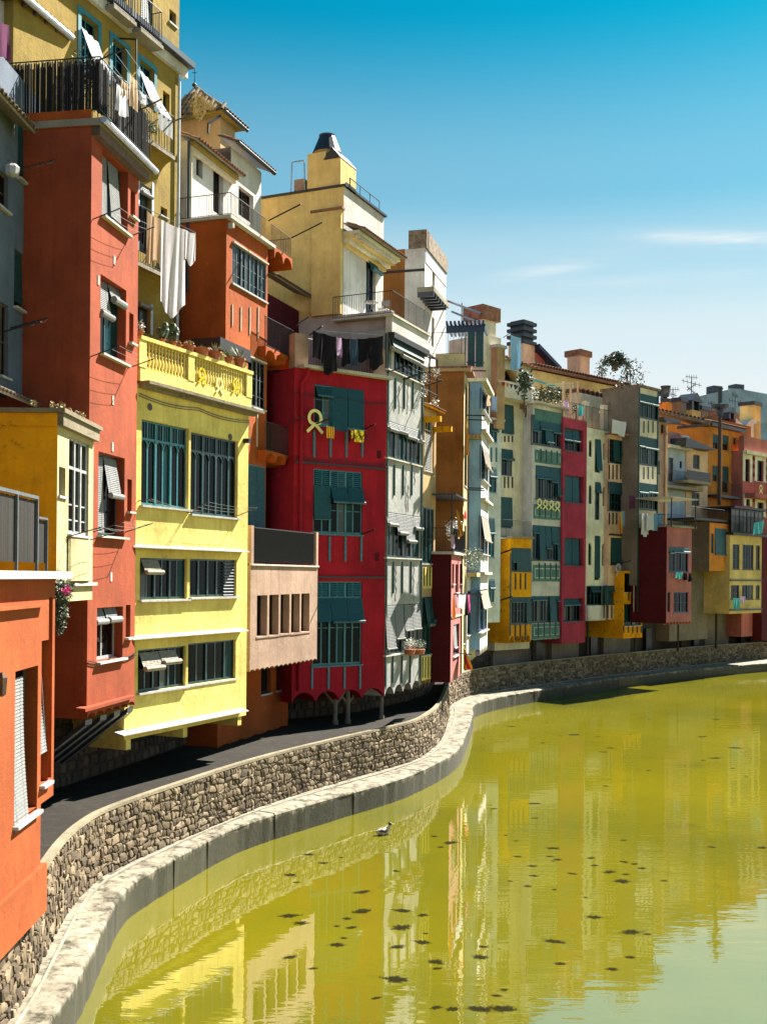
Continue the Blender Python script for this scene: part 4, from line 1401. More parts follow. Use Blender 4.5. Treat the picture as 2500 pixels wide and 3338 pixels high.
# ---------------------------------------------------------------- Y: yellow gallery house
FY = Fac(u=806, v=1880, d=36.0, vp=2918)
sY0 = FY.at('P', 404, 2440)[0]
sY1 = FY.at('P', 806, 1880)[0]
zYt = FY.at('K5', 500, 690)[1]
zY0 = FY.at('K6', 600, 1712)[1]
hY = House('yellow_house', 'yellow gallery house with teal casements, thin ledges and a balustraded terrace', FY, (sY0 + sY1) / 2)
gl = FY.r('K5', 147, 862, 506, 1565)
gr_ = FY.r('K5', 527, 962, 886, 1632)
def gallery(h, F, r, n, mat):
    w = h.window(F, r, n, mat, (), depth=.16, fr=.055, sill=.12, transom=.22)
    s0, s1, z0, z1 = r
    zt = z1 - (z1 - z0) * .22
    m = MB()
    wd = (s1 - s0 - .11) / n
    for i in range(n):
        a = s0 + .055 + wd * i
        for q in (.33, .66):
            m.box(F, a + wd * q - .010, a + wd * q + .010, -.145, -.12, zt, z1 - .05)
        pts = [F.pt(a + wd * (.5 - .46 * math.cos(math.pi * j / 8)), -.105, zt - .22 + .20 * math.sin(math.pi * j / 8)) for j in range(9)]
        m.path(pts, .018, k=4)
    m.build('tracery', mat, w)
    return w
gallery(hY, FY, gl, 6, 'teal')
gallery(hY, FY, gr_, 7, 'tealdark')
r2l, r2r = FY.r('K6', 252, 398, 614, 716), FY.r('K6', 637, 405, 996, 697)
r3l, r3r = FY.r('K6', 237, 1112, 604, 1388), FY.r('K6', 624, 1062, 989, 1330)
w = hY.window(FY, r2l, 6, 'tealdark', (), depth=.14, sill=.12)
hY.blind(w, FY, sub(r2l, .02, .36, .66, .96), 'reed', -.02, .16, .07, .045)
cloth('hanging_flag', '', '', FY.pt(sub(r2l, .74, .95)[0], -.09, r2l[3] - .08), FY.pt(sub(r2l, .74, .95)[1], -.09, r2l[3] - .08), (r2l[3] - r2l[2]) * .9, 'flag', 2, .015, parent=w, label='red and yellow striped flag used as a curtain') if False else None
w2 = hY.window(FY, r2r, 5, 'tealdark', (), depth=.14, sill=.12, pair=False)
rl = sub(r2r, .73, .98, .03, .97)
m = MB()
for i in range(11):
    z = rl[2] + (rl[3] - rl[2]) * i / 11
    m.hexa([FY.pt(rl[0], -.03, z), FY.pt(rl[1], -.03, z), FY.pt(rl[1], -.10, z + .05), FY.pt(rl[0], -.10, z + .05),
            FY.pt(rl[0], -.03, z + .015), FY.pt(rl[1], -.03, z + .015), FY.pt(rl[1], -.10, z + .065), FY.pt(rl[0], -.10, z + .065)])
m.build('louvre_shutter', 'greyframe', w2)
w = hY.window(FY, r3l, 6, 'tealdark', (), depth=.14, sill=.12)
hY.blind(w, FY, sub(r3l, .02, .40, .56, .93), 'reed', -.02, .18, .08, .045)
hY.blind(w, FY, sub(r3l, .41, .76, .66, .93), 'reed', -.02, .16, .08, .045)
w = hY.window(FY, r3r, 5, 'tealdark', (), depth=.14, sill=.03)
hY.wall(FY, sY0, sY1, zY0, zYt, 'yellow', D=3.4, left=True)
hY.ledge(FY, 'K6', 205, 325, 1098, 352, .30, 'ledge', th=.10, slope=.07)
hY.ledge(FY, 'K6', 200, 1040, 1090, 962, .30, 'ledge', th=.10, slope=.07)
hY.ledge(FY, 'K6', 125, 1795, 1090, 1572, .30, 'ledge', th=.10, slope=.07)
# corbels under the house
for x in (.02, .45, .93):
    s = sY0 + (sY1 - sY0) * x
    hY.box('corbel', FY, s, s + .22, -3.0, -.04, zY0 - .30, zY0 - .002, 'yellow')
# terrace: cornice, plinth, balustrade
zc0 = FY.at('K5', 520, 672)[1]
hY.box('cornice', FY, sY0 + .5, sY1 + .36, 0, .40, zYt - .02, zYt + .07, 'stainledge')
hY.box('cornice', FY, sY0 + .5, sY1 + .2, 0, .20, zYt - .12, zYt - .022, 'stainledge')
zbase = FY.at('K5', 560, 585)[1]
zrail = FY.at('K5', 530, 355)[1]
bal = hY.box('balustrade', FY, sY0 + .5, sY1 + .06, -.12, .06, zYt + .08, zbase, 'yellow')
MB().box(FY, sY0 + .5, sY1 + .12, -.15, .10, zrail - .09, zrail + .02).build('coping', 'yellow', bal)
posts = [FY.at('K5', 517, 480)[0], sY1 - .08, sY0 + .6]
for s in posts:
    MB().box(FY, s - .16, s + .16, -.13, .075, zbase, zrail - .092).build('pier', 'yellow', bal)
hb = zrail - .09 - zbase
bm_ = MB().lathe((0, 0, 0), [(.055, 0), (.055, .06 * hb), (.03, .10 * hb), (.062, .28 * hb), (.05, .42 * hb), (.026, .55 * hb), (.045, .62 * hb), (.026, .68 * hb), (.05, .82 * hb), (.028, .92 * hb), (.055, .94 * hb), (.055, hb)], 8)
bme = bpy.data.meshes.new('baluster'); bme.from_pydata(bm_.v, [], bm_.f); bme.materials.append(M['yellow'])
bme.polygons.foreach_set('use_smooth', [True] * len(bme.polygons))
for sa, sb in ((posts[2] + .25, posts[0] - .25), (posts[0] + .25, posts[1] - .25)):
    n = int((sb - sa) / .145)
    for i in range(n + 1):
        inst('baluster', bme, bal, FY.pt(sa + (sb - sa) * i / n, -.03, zbase))
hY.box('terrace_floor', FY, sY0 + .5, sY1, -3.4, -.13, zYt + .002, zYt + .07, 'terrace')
# drying arms at the gallery sills
clothesline(hY, FY, FY.at('K6', 625, 35), FY.at('K6', 1005, 75), .75, .014, 'wood', lines=3)
clothesline(hY, FY, FY.at('K5', 115, 1500), FY.at('K5', 500, 1590), .5, .014, 'wood', lines=2, up=.05)
for c, x, y in (('K5', 208, 772), ('K5', 828, 1005)):
    s, z = FY.at(c, x, y)
    m = MB(); m.tube(FY.pt(s, -.01, z), FY.pt(s, .015, z), .11, k=12); m.build('round_vent', 'rust', hY.root)
s, z = FY.at('K5', 938, 1035)
hY.box('wall_spotlight', FY, s - .07, s + .07, 0, .22, z - .07, z + .07, 'iron')

# ---------------------------------------------------------------- F: burnt orange house (with the brown base under the pink box)
FF = Fac(u=736, v=1100, d=38.3, vp=2440)
sF0 = FF.at('P', 737, 900)[0]
sF1 = FF.at('P', 869, 1300)[0]
sFb0 = FF.at('K6', 850, 1800)[0]
sFb1 = FF.at('K6', 1393, 1600)[0]
zFt = FF.at('K7', 850, 1715)[1]
zFs = 5.4
zF0 = FF.at('K6', 1100, 1830)[1]
hF_ = House('burnt_orange_house', 'burnt orange house with tall white framed casements below a long iron balcony', FF, (sF0 + sF1) / 2)
w1 = FF.r('P', 757, 790, 867, 985)
w2 = FF.r('K5', 966, 385, 1093, 800)
w3 = FF.r('K5', 962, 1205, 1094, 1800)
for r in (w1, w2):
    w = hF_.window(FF, r, 8 if r is w1 else 4, 'greyframe', (0.25, .62), depth=.06, fr=.045, sill=.08)
    MB().box(FF, r[0] - .03, r[1] + .03, 0, .10, r[3], r[3] + .05).build('head_moulding', 'ledge', w)
w = hF_.window(FF, w3, 4, 'greyframe', (), depth=.06, sill=.05)
hF_.blind(w, FF, sub(w3, .02, .48, .0, .98), 'tealblind', .01, .03, 0, .06)
hF_.blind(w, FF, sub(w3, .50, .98, .0, .98), 'tealblind', .01, .03, 0, .06)
for x, y0, y1 in ((842, -20, 150), (908, 0, 182), (978, 0, 212), (1042, 0, 245), (968, 860, 1065), (1035, 820, 1078)):
    a, b = FF.at('K5', x, y0), FF.at('K5', x, y1)
    hF_.box('batten', FF, a[0] - .025, a[0] + .025, 0, .04, b[1], a[1], 'ledge')
hF_.wall(FF, sF0, sF1, zFs, zFt, 'burnt', D=3.5)
for x0, y0, x1, y1 in ((1187, 1250, 1262, 1438), (1307, 1220, 1378, 1408)):
    r = FF.r('K6', x0, y0, x1, y1)
    w = hF_.window(FF, r, 1, 'iron', (), depth=.2, sill=.05, glassm='glass')
    m = MB()
    for i in range(5):
        s = r[0] + (r[1] - r[0]) * (i + .5) / 5
        m.tube(FF.pt(s, -.05, r[2]), FF.pt(s, -.05, r[3]), .012, k=4)
    m.build('window_bars', 'iron', w)
hF_.wall(FF, sFb0, sFb1, zF0, zFs, 'burnt', D=3.5, scal=(5, .28), sof=1.5, name='base_wall', top=False)
hF_.box('terrace_slab', FF, sF0 - .1, sF1 + .25, -2.2, .22, zFt, zFt + .12, 'ledge')
zrl = FF.at('K7', 900, 1440, .15)[1]
bs0 = sF0 - 0.0
pF = [FF.pt(sF0, -2.4, zFt + .12), FF.pt(sF0, .15, zFt + .12), FF.pt(FF.at('K7', 1030, 1700)[0], .15, zFt + .12)]
railing(hF_.root, pF, zrl - zFt - .12, 'rust', .105, name='balcony_railing', bar=.009)
# balcony extension on scallops, to the right
sx0, sx1 = FF.at('K7', 1105, 2000, .1)[0], FF.at('K7', 1345, 2100, .1)[0]
zx = FF.at('K7', 1220, 1990, .1)[1]
sl_ = scal_slab(hF_, FF, sF1 + .28, sx1 + .1, -2.6, .15, zFt + .10, 2, .35, 'burnt', th=.10)
railing(sl_, [FF.pt(sF1 + .1, .1, zFt + .12), FF.pt(sx1 + .05, .1, zFt + .12), FF.pt(sx1 + .05, -2.6, zFt + .12)], zrl - zFt - .12, 'rust', .105, bar=.009)
pole(hF_.root, [FF.pt(sF1 - .3, .15, zrl), FF.pt(sF1 - .3, 1.5, zrl + .5)], .03)
pole(hF_.root, [FF.pt(sx1, .15, zrl), FF.pt(sx1, 1.5, zrl + .5)], .03)
s, z = FF.at('K7', 665, 1640)
hF_.box('wall_spotlight', FF, s - .06, s + .06, 0, .2, z - .12, z + .05, 'ledge')
# small yellow lean-to with a black hood on the yellow terrace
Fl = FF.off(.9)
r = Fl.r('K5', 765, 345, 960, 500)
hF_.box('lean_to', Fl, r[0], r[1] - .05, -1.0, 0, zYt + .08, r[3], 'yellow')
hF_.box('hood', Fl, r[0] - .35, r[1] + .05, -1.1, .12, r[3] + .003, r[3] + .42, 'iron')

# ---------------------------------------------------------------- G: white attic house with tile eaves
FGw = FF.off(-1.7)
sG0 = FGw.at('K7', 205, 900)[0]
sG1 = FGw.at('K7', 1026, 1200)[0]
zGm = FGw.at('K7', 1020, 1050)[1]
sGm = FGw.at('K7', 690, 950)[0]
zGe = FGw.at('K7', 440, 800, .35)[1]
hG = House('white_attic_house', 'white plastered attic house with clay tile eaves behind the iron balcony', FGw, (sG0 + sG1) / 2, z=zFt)
for c in ((307, 862, 376, 1135), (495, 985, 603, 1560), (775, 1195, 938, 1640)):
    a, b = FGw.at('K7', c[0], c[1]), FGw.at('K7', c[2], c[3])
    r = (a[0], b[0], max(b[1], zFt + .15), a[1])
    hG.window(FGw, r, 2 if c[0] > 400 else 1, 'iron', (.5,), depth=.24, sill=0)
hG.wall(FGw, sG0, sGm, zFt, zGe, 'white', D=3.0, right=False)
hG.wall(FGw, sGm, sG1, zFt, zGm, 'white', D=3.0, left=False)
up_ = Vector((-FGw.n[0], -FGw.n[1], .42))
hG.box('cornice', FGw, sG0, sGm + .1, 0, .30, zGe - .20, zGe - .06, 'pale_yellow')
hG.box('cornice', FGw, sG0, sGm + .1, 0, .18, zGe - .36, zGe - .202, 'beige')
tile_roof(hG.root, FGw.pt(sG0 - .1, .42, zGe), FGw.pt(sGm + .35, .42, zGe), up_, 2, 'tile', basemat='concrete')
ge = FGw.pt(sGm - .2, .40, zGm + .12), FGw.pt(sG1 + .45, .40, zGm + .12)
tile_roof(hG.root, ge[0], ge[1], up_, 2, 'tile', basemat='soot')
MB().tube(ge[0] + Vector((0, 0, -.05)), ge[1] + Vector((0, 0, -.05)), .09, k=8).build('gutter', 'soot', hG.root)
MB().tube(FGw.pt(sG0 + .05, .12, zFt - 2.5), FGw.pt(sG0 + .05, .12, zGe - .3), .06, k=8).build('downpipe', 'beige', hG.root)
MB().tube(FGw.pt(sG0 - .18, .16, zFt - 2.5), FGw.pt(sG0 - .18, .16, zGe - .1), .05, k=8).build('downpipe', 'soot', hG.root)
# roof turret with the hipped tile roof
FT = FGw.off(-2.0)
sT0 = FT.at('K7', 575, 430)[0]; sT1 = FT.at('K7', 735, 640)[0]
FTs = FT.side(sT0)
dT = -FTs.at('K7', 95, 420)[0]
zTe = FTs.at('K7', 400, 412, .35)[1]
hG.box('attic_wall', FT, sT0, sT1, -dT, 0, zGe - .8, zTe, 'apricot')
hG.box('eaves_board', FT, sT0 - .35, sT1 + .35, -dT - .3, .35, zTe - .002, zTe + .10, 'pale_yellow')
apx = FTs.P3('K7', 285, 105, -1.2)
e0, e1, e2, e3 = FT.pt(sT0 - .4, .4, zTe + .10), FT.pt(sT1 + .4, .4, zTe + .10), FT.pt(sT1 + .4, -dT - .3, zTe + .10), FT.pt(sT0 - .4, -dT - .3, zTe + .10)
rf = MB().add([e0, e1, e2, e3, apx], [(0, 1, 4), (1, 2, 4), (2, 3, 4), (3, 0, 4)]).build('hipped_roof', 'tileold', hG.root)
for pa, pb in ((e3, e0), (e0, e1)):
    nt_ = int((pb - pa).length / .22)
    for i in range(nt_):
        q = pa.lerp(pb, (i + .5) / nt_)
        d = (pb - pa).normalized(); upv = (apx - q)
        upv = (upv - d * upv.dot(d)).normalized(); z = d.cross(upv)
        tt = ((apx - pa).dot(d)) / (pb - pa).length
        f = (i + .5) / nt_
        span = (f / tt if f < tt else (1 - f) / (1 - tt)) * ((apx - pa) - d * (apx - pa).dot(d)).length
        for j in range(max(1, int(span / .42))):
            p = q + upv * (j * .42 - .06) + z * .012
            mt = Matrix(((d.x, upv.x, z.x, p.x), (d.y, upv.y, z.y, p.y), (d.z, upv.z, z.z, p.z), (0, 0, 0, 1))) @ Matrix.Rotation(random.uniform(-.05, .05), 4, 'Z')
            inst('roof_tile', TILE['tileold'], rf, None, mat4=mt)
MB().tube(e1 + Vector((0, 0, -.08)), e0 + Vector((0, 0, -.08)), .08, k=8).build('gutter', 'soot', hG.root)
m = MB().tube(apx, apx + Vector((0, 0, .9)), .02, .012, k=6)
m.lathe(apx + Vector((0, 0, .02)), [(.09, 0), (.12, .05), (.03, .16)], 8); m.tube(apx + Vector((-.1, 0, .62)), apx + Vector((.1, 0, .62)), .015)
m.build('finial', 'iron', hG.root)
a = FT.P3('K7', 575, 430, .3); b = FT.P3('K7', 440, 520, .1); c = FT.P3('K7', 435, 620, .1)
pole(hG.root, [a, b, c], .06, 'iron', 'downpipe')

# ---------------------------------------------------------------- P: pink box
FP = Fac(u=815, v=1880, d=36.5, vp=2500)
sP0 = FP.at('P', 816, 2000)[0]
sP1 = FP.at('P', 1034, 2000)[0]
zPt = FP.at('K6', 1380, 465)[1]
zP0 = FP.at('K6', 1350, 1235)[1]
hP = House('pink_house', 'pale pink box house with five slot windows and a brown fenced terrace', FP, (sP0 + sP1) / 2)
for c in ((1155, 690, 1232, 1000), (1250, 685, 1320, 992), (1337, 682, 1403, 980), (1420, 678, 1483, 975), (1497, 675, 1558, 965)):
    r = FP.r('K6', *c)
    w = hP.window(FP, r, 1, 'wood', (), depth=.30, sill=.03, fr=.03, glassm='glass', sillmat='pink')
hP.wall(FP, sP0, sP1, zP0, zPt, 'pink', D=1.7, scal=(15, .07), sof=1.4)
hP.box('ledge', FP, sP0 - .02, sP1 + .03, -.05, .06, zPt, zPt + .06, 'ledge')
zPf = FP.at('K6', 1380, 185)[1]
for s in (sP0 + .08, sP1 - .10):
    hP.box('pier', FP, s - .10, s + .10, -.22, 0.02, zPt + .06, zPf + .04, 'pink')
m = MB()
n = int((sP1 - sP0 - .4) / .045)
for i in range(n):
    s = sP0 + .2 + (sP1 - sP0 - .4) * i / n
    m.quad(FP.pt(s, -.10, zPt + .12), FP.pt(s + .022, -.075, zPt + .12), FP.pt(s + .022, -.075, zPf), FP.pt(s, -.10, zPf))
    m.quad(FP.pt(s + .022, -.075, zPt + .12), FP.pt(s + .045, -.10, zPt + .12), FP.pt(s + .045, -.10, zPf), FP.pt(s + .022, -.075, zPf))
m.box(FP, sP0 + .2, sP1 - .2, -.10, -.06, zPf - .03, zPf)
m.build('corrugated_fence', 'corrug', hP.root)

# ---------------------------------------------------------------- R: crimson house
FR = Fac(u=1257, v=1880, d=45.0, vp=6100)
sR0 = FR.at('P', 956, 1700)[0]
sR1 = FR.at('P', 1255, 1900)[0]
zRt = FR.at('L1', 600, 190)[1]
zR0 = FR.at('L2', 825, 1355)[1]
hR = House('crimson_house', 'crimson house with teal shutters and roll blinds on posts over the terrace', FR, (sR0 + sR1) / 2)
ra = FR.r('L1', 345, 278, 787, 690)
w = hR.window(FR, ra, 6, 'teal', (.33, .66), depth=.10, sill=.05, sillmat='teal', fr=.06)
hR.blind(w, FR, sub(ra, .02, .33, .72, .96), 'tealblind', .0, .14, .05, .05)
hR.blind(w, FR, sub(ra, .34, .66, -.10, .98), 'tealblind', .0, .05, 0, .05)
hR.blind(w, FR, sub(ra, .67, 1.0, .0, .98), 'tealblind', .0, .05, 0, .05)
def louvre_head(r, w):
    m = MB()
    for i in range(3):
        a = sub(r, i / 3 + .03, (i + 1) / 3 - .03, .0, 1)
        for j in range(7):
            z = a[2] + (a[3] - a[2]) * (j + .3) / 7.4
            m.hexa([FR.pt(a[0], -.01, z), FR.pt(a[1], -.01, z), FR.pt(a[1], -.05, z + .04), FR.pt(a[0], -.05, z + .04),
                    FR.pt(a[0], -.01, z + .012), FR.pt(a[1], -.01, z + .012), FR.pt(a[1], -.05, z + .052), FR.pt(a[0], -.05, z + .052)])
    m.build('louvres', 'teal', w)
rb = FR.r('L1', 338, 1040, 774, 1640)
w = hR.window(FR, rb, 6, 'teal', (.5,), depth=.10, sill=.05, sillmat='teal', fr=.06, transom=.27)
louvre_head(sub(rb, 0, 1, .75, .98), w)
hR.blind(w, FR, sub(rb, .0, .33, .22, .74), 'tealblind', .02, .08, .04, .05)
hR.blind(w, FR, sub(rb, .34, .67, .50, .74), 'tealblind', .02, .20, .06, .05)
hR.blind(w, FR, sub(rb, .68, 1.0, .50, .74), 'tealblind', .02, .20, .06, .05)
a_, b_ = FR.at('L2', 285, 462), FR.at('L2', 658, 1100)
rc = (a_[0], b_[0], b_[1], a_[1])
w = hR.window(FR, rc, 6, 'teal', (.55,), depth=.10, sill=.05, sillmat='teal', fr=.06, transom=.19)
louvre_head(sub(rc, 0, 1, .83, .98), w)
for i in range(3):
    hR.blind(w, FR, sub(rc, i / 3 + .003, (i + 1) / 3 - .003, .52, .80), 'tealblind', .02, .22, .06 if i else .0, .05)
for c, xs, y0, y1 in (('L1', (340, 487, 630, 773), 700, 940), ('L2', (410, 532, 655), 118, 308), ('L2', (275, 402, 525, 645), 1108, 1292)):
    for x in xs:
        a, b = FR.at(c, x, y0), FR.at(c, x, y1)
        hR.box('batten', FR, a[0] - .045, a[0] + .045, 0, .05, b[1], a[1], 'teal')
hR.wall(FR, sR0, sR1, zR0, zRt, 'red', D=4.5, scal=(4, .42), sof=2.4)
zl = FR.at('L1', 570, 1015)[1]
hR.box('string_course', FR, sR0, sR1 + .02, 0, .08, zl - .04, zl + .04, 'iron')
zl = FR.at('L2', 600, 431)[1]
hR.box('string_course', FR, sR0, sR1 + .02, 0, .08, zl - .04, zl + .04, 'iron')
hR.box('gutter', FR, sR0 + .25, sR1 + .16, -.05, .30, zRt + .003, zRt + .13, 'ledge')
s = FR.at('L1', 218, 400)[0]
m = MB(); m.tube(FR.pt(s, .09, zR0 + .5), FR.pt(s, .09, zRt - .6), .07, k=8); m.tube(FR.pt(s, .09, zRt - .6), FR.pt(s + .22, .20, zRt - .25), .07, k=8); m.tube(FR.pt(s + .22, .20, zRt - .25), FR.pt(s + .22, .20, zRt + .05), .07, k=8)
m.build('downpipe', 'red', hR.root)
s, z = FR.at('L1', 925, 915); hR.box('vent_grille', FR, s - .1, s + .1, 0, .015, z - .16, z + .16, 'maroon')
s, z = FR.at('L2', 778, 275); hR.box('vent_grille', FR, s - .1, s + .1, 0, .015, z - .16, z + .16, 'maroon')
# terrace on top: two piers, railing, back wall comes from the gold house
zRr = FR.at('K8', 780, 1800)[1]
for c in ((408, 518, 1745), (1058, 1165, 1862)):
    a, b = FR.at('K8', c[0], c[2], -.1), FR.at('K8', c[1], c[2], -.1)
    hR.box('pier', FR, a[0], b[0], -.5, -.05, zRt + .002, a[1], 'pink')
pa, pb = FR.at('K8', 520, 1900, -.15), FR.at('K8', 1055, 1960, -.15)
railing(hR.root, [FR.pt(pa[0], -.15, zRt + .1), FR.pt(pb[0], -.15, zRt + .1)], 1.15, 'iron', .13, name='terrace_railing')
pole(hR.root, [FR.P3('K8', 530, 1765, -.15), FR.P3('K8', 640, 1688, .6)], .03)
pole(hR.root, [FR.P3('L1', 330, 650, .0), FR.P3('L1', 480, 595, .7)], .03)
pole(hR.root, [FR.P3('L1', 790, 690, .0), FR.P3('L1', 890, 640, .7)], .03)
pole(hR.root, [FR.P3('L2', 665, 98, .0), FR.P3('L2', 762, 62, .7)], .03)
# recessed wing with two arched balconies
FS = Fac(u=868, v=1500, d=44.2, vp=2500)
sS0 = FS.at('P', 850, 1500)[0]; sS1 = FS.at('P', 975, 1500)[0]
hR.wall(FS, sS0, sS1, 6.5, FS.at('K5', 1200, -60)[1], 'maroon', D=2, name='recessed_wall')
for c, yt, ys in ((('K5'), 60, 350), (('K5'), 850, 1130)):
    Fb = FS.off(1.5)
    a, b = Fb.at(c, 1105, ys - 40), Fb.at(c, 1322, ys + 40)
    z = (a[1] + b[1]) / 2
    q = scal_slab(hR, Fb, a[0], b[0], -1.5, 0, z, 3, .30, 'burnt', th=.10)
    zt = Fb.at(c, 1215, (yt + yt + 130) / 2)[1]
    railing(q, [Fb.pt(a[0], -.05, z), Fb.pt(b[0], -.05, z)], zt - z, 'iron', .08)
pole(hR.root, [FS.off(1.5).P3('K5', 1320, 155), FS.off(2.8).P3('K5', 1430, 80)], .03)
pole(hR.root, [FS.off(1.5).P3('K5', 1290, 895), FS.off(2.6).P3('K5', 1390, 848)], .03)
# posts and braces below
for F_, x, h_ in ((FR, 508, hR), (FR, 605, hR)):
    sp_ = F_.at('L2', x, 1500)[0]
    g = F_.pt(sp_, -.5, ZT)
    MB().lathe(g, [(.13, 0), (.13, .15), (.095, .18), (.095, zR0 + .30 - ZT)], 10).build('post', 'taupe', h_.root)
    for dx, dz in ((-1.1, 1.3), (1.2, 1.2)):
        MB().tube(F_.pt(sp_, -.5, ZT + .8), F_.pt(sp_ + dx, -.7, ZT + .8 + dz), .06, k=6).build('brace', 'taupe', h_.root)
# sagging cables along the fronts
for h_, F_, s0_, s1_, zz in ((hR, FR, sR0, sR1, zRt - 1.0), (hR, FR, sR0, sR1, FR.at('L1', 570, 1015)[1] + .18), (hY, FY, sY0 + .5, sY1, zYt - .35), (hB, FB, sB0, sB1, zB0 + 1.2)):
    for q in (0, .07):
        pts = [F_.pt(s0_ + (s1_ - s0_) * k / 10, .03, zz + q - .10 * math.sin(math.pi * (k % 5) / 5)) for k in range(11)]
        MB().path(pts, .013, k=4).build('cable', 'iron', h_.root)

# rubble back walls under the overhanging houses, their shade put into the colour
fw = thing('undercroft_wall', 'rubble wall under the overhanging houses, coloured dark for their shade', 'wall', (-7, 36, ZT))
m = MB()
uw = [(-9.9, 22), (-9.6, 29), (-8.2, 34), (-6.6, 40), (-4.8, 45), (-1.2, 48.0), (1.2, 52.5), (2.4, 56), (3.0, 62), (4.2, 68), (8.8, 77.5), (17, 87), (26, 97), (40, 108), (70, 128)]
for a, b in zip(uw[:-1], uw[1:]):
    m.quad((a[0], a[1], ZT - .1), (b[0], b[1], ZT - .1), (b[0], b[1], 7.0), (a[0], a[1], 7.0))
m.build('mortar_face', 'shadefound', fw)
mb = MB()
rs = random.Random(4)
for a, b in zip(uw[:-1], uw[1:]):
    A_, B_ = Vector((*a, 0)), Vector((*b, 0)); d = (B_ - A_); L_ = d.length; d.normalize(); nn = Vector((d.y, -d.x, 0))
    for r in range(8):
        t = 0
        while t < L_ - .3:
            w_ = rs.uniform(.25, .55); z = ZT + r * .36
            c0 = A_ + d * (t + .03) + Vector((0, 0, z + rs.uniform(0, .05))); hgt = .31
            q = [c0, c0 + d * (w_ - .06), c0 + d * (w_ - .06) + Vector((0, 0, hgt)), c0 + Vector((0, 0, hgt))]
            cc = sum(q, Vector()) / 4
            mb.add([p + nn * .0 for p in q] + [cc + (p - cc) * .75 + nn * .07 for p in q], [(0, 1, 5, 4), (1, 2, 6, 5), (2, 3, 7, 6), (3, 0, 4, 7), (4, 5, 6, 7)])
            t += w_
mb.build('rubble_stones', 'shadestone', fw, kind='stuff')

# unseen house added left of the view to block sky light
FX = Fac(P=(-6.6, 12.6), t=(0.0, 1.0))
hX = House('unseen_row_house', 'tall plain maroon house out of view, added to block sky light on the left', FX, -6)
for zf in (4.2, 7.6, 11.0, 14.4):
    for sx in (-3.2, -7.4, -11.6):
        hX.window(FX, (sx - .6, sx + .6, zf, zf + 1.9), 2, 'teal', (.5,), depth=.2, sill=.1)
hX.wall(FX, -15, 0, ZT, 19, 'maroon', D=9)
hX.box('cornice', FX, -15.1, .1, -.1, .3, 19.003, 19.25, 'ledge')
# ================================================================ middle and far houses
def R2(F, c0, x0, y0, c1, x1, y1, n=0.0):
    a, b = F.at(c0, x0, y0, n), F.at(c1, x1, y1, n)
    return (min(a[0], b[0]), max(a[0], b[0]), min(a[1], b[1]), max(a[1], b[1]))
def battens(h, F, c, xs, y0, y1, mat='green', w=.035, out=.06):
    for x in xs:
        a, b = F.at(c, x, y0), F.at(c, x, y1)
        h.box('batten', F, a[0] - w, a[0] + w, 0, out, b[1], a[1], mat)
def blinds(h, w, F, r, spec, mat, out=.16, roll=.06, slat=.06):
    """spec: list of (from, to, lower end as fraction of height) blinds side by side."""
    for a, b, lo in spec:
        h.blind(w, F, sub(r, a, b, lo, .985), mat, .0, out * .55 * (1 - lo) + .02, roll if lo > .05 else 0, slat)

# ---------------------------------------------------------------- grey house and the gold house set back above it
FG = Fac(u=1257, v=1880, d=45.0, vp=2800)
sg0 = FG.at('P', 1257, 1900)[0]
sg1 = FG.at('P', 1374, 1700)[0]
zgt = FG.at('N1', 440, 290)[1]
zg0 = FG.at('N3', 280, 1975)[1]
hg = House('grey_house', 'pale grey gallery house with dark battens and green framed window bands', FG, (sg0 + sg1) / 2)
rows_ = [R2(FG, 'N1', 125, 190, 'N1', 742, 1110), R2(FG, 'N1', 112, 1760, 'N2', 722, 655), R2(FG, 'N2', 100, 1480, 'N3', 528, 172), R2(FG, 'N3', 62, 800, 'N3', 526, 1405)]
specs = [[(.0, .28, .60), (.28, .53, .52), (.53, .78, .52), (.78, 1.0, .50)], [(.0, .25, .76), (.25, .50, .78), (.50, .76, .70), (.76, 1, .68)],
         [(.0, .26, .72), (.27, .52, .55), (.50, .76, .38), (.76, 1.0, .70)], [(.0, .25, .12), (.26, .5, .30), (.52, .75, .45), (.76, 1.0, .46)]]
for i, (r, sp_) in enumerate(zip(rows_, specs)):
    w = hg.window(FG, r, 8, 'green', (), depth=.10, fr=.06, sill=.10, sillmat='ledge')
    if i == 0:
        hg.blind(w, FG, sub(r, .02, .98, .62, .99), 'greenblind', .0, .28, 0, .05)
        blinds(hg, w, FG, r, [(a, b, c - .02) for a, b, c in sp_], 'greyreed', .50, .09)
    else:
        blinds(hg, w, FG, r, sp_, 'greyreed', .40 if i < 3 else .2, .085 if i < 3 else .04)
hg.wall(FG, sg0, sg1, zg0, zgt, 'grey', D=3.2, scal=(4, .38), sof=2.2)
battens(hg, FG, 'N1', (265, 425, 580), 1010, 1560, 'green')
battens(hg, FG, 'N2', (245, 405, 560), 640, 1190, 'green')
battens(hg, FG, 'N3', (172, 292, 408), 215, 640, 'green')
battens(hg, FG, 'N3', (162, 285, 395), 1480, 1850, 'green')
for s in (sg0 + .05, sg1 - .05):
    hg.box('corner_board', FG, s - .05, s + .05, 0, .05, zg0 + .4, zgt - .3, 'green')
hg.box('eaves', FG, sg0, sg1 + .1, 0, .30, zgt - .35, zgt - .12, 'iron')
hg.box('fascia', FG, sg0 - .02, sg1 + .15, -.1, .20, zgt - .118, zgt + .55, 'white')
hg.box('terrace_ledge', FG, sg0 - .1, sg1 + .25, -2.6, .28, zgt + .552, zgt + .64, 'ledge')
FGs = FG.side(sg0)
zrl2 = FG.at('K8', 1300, 1440, .2)[1]
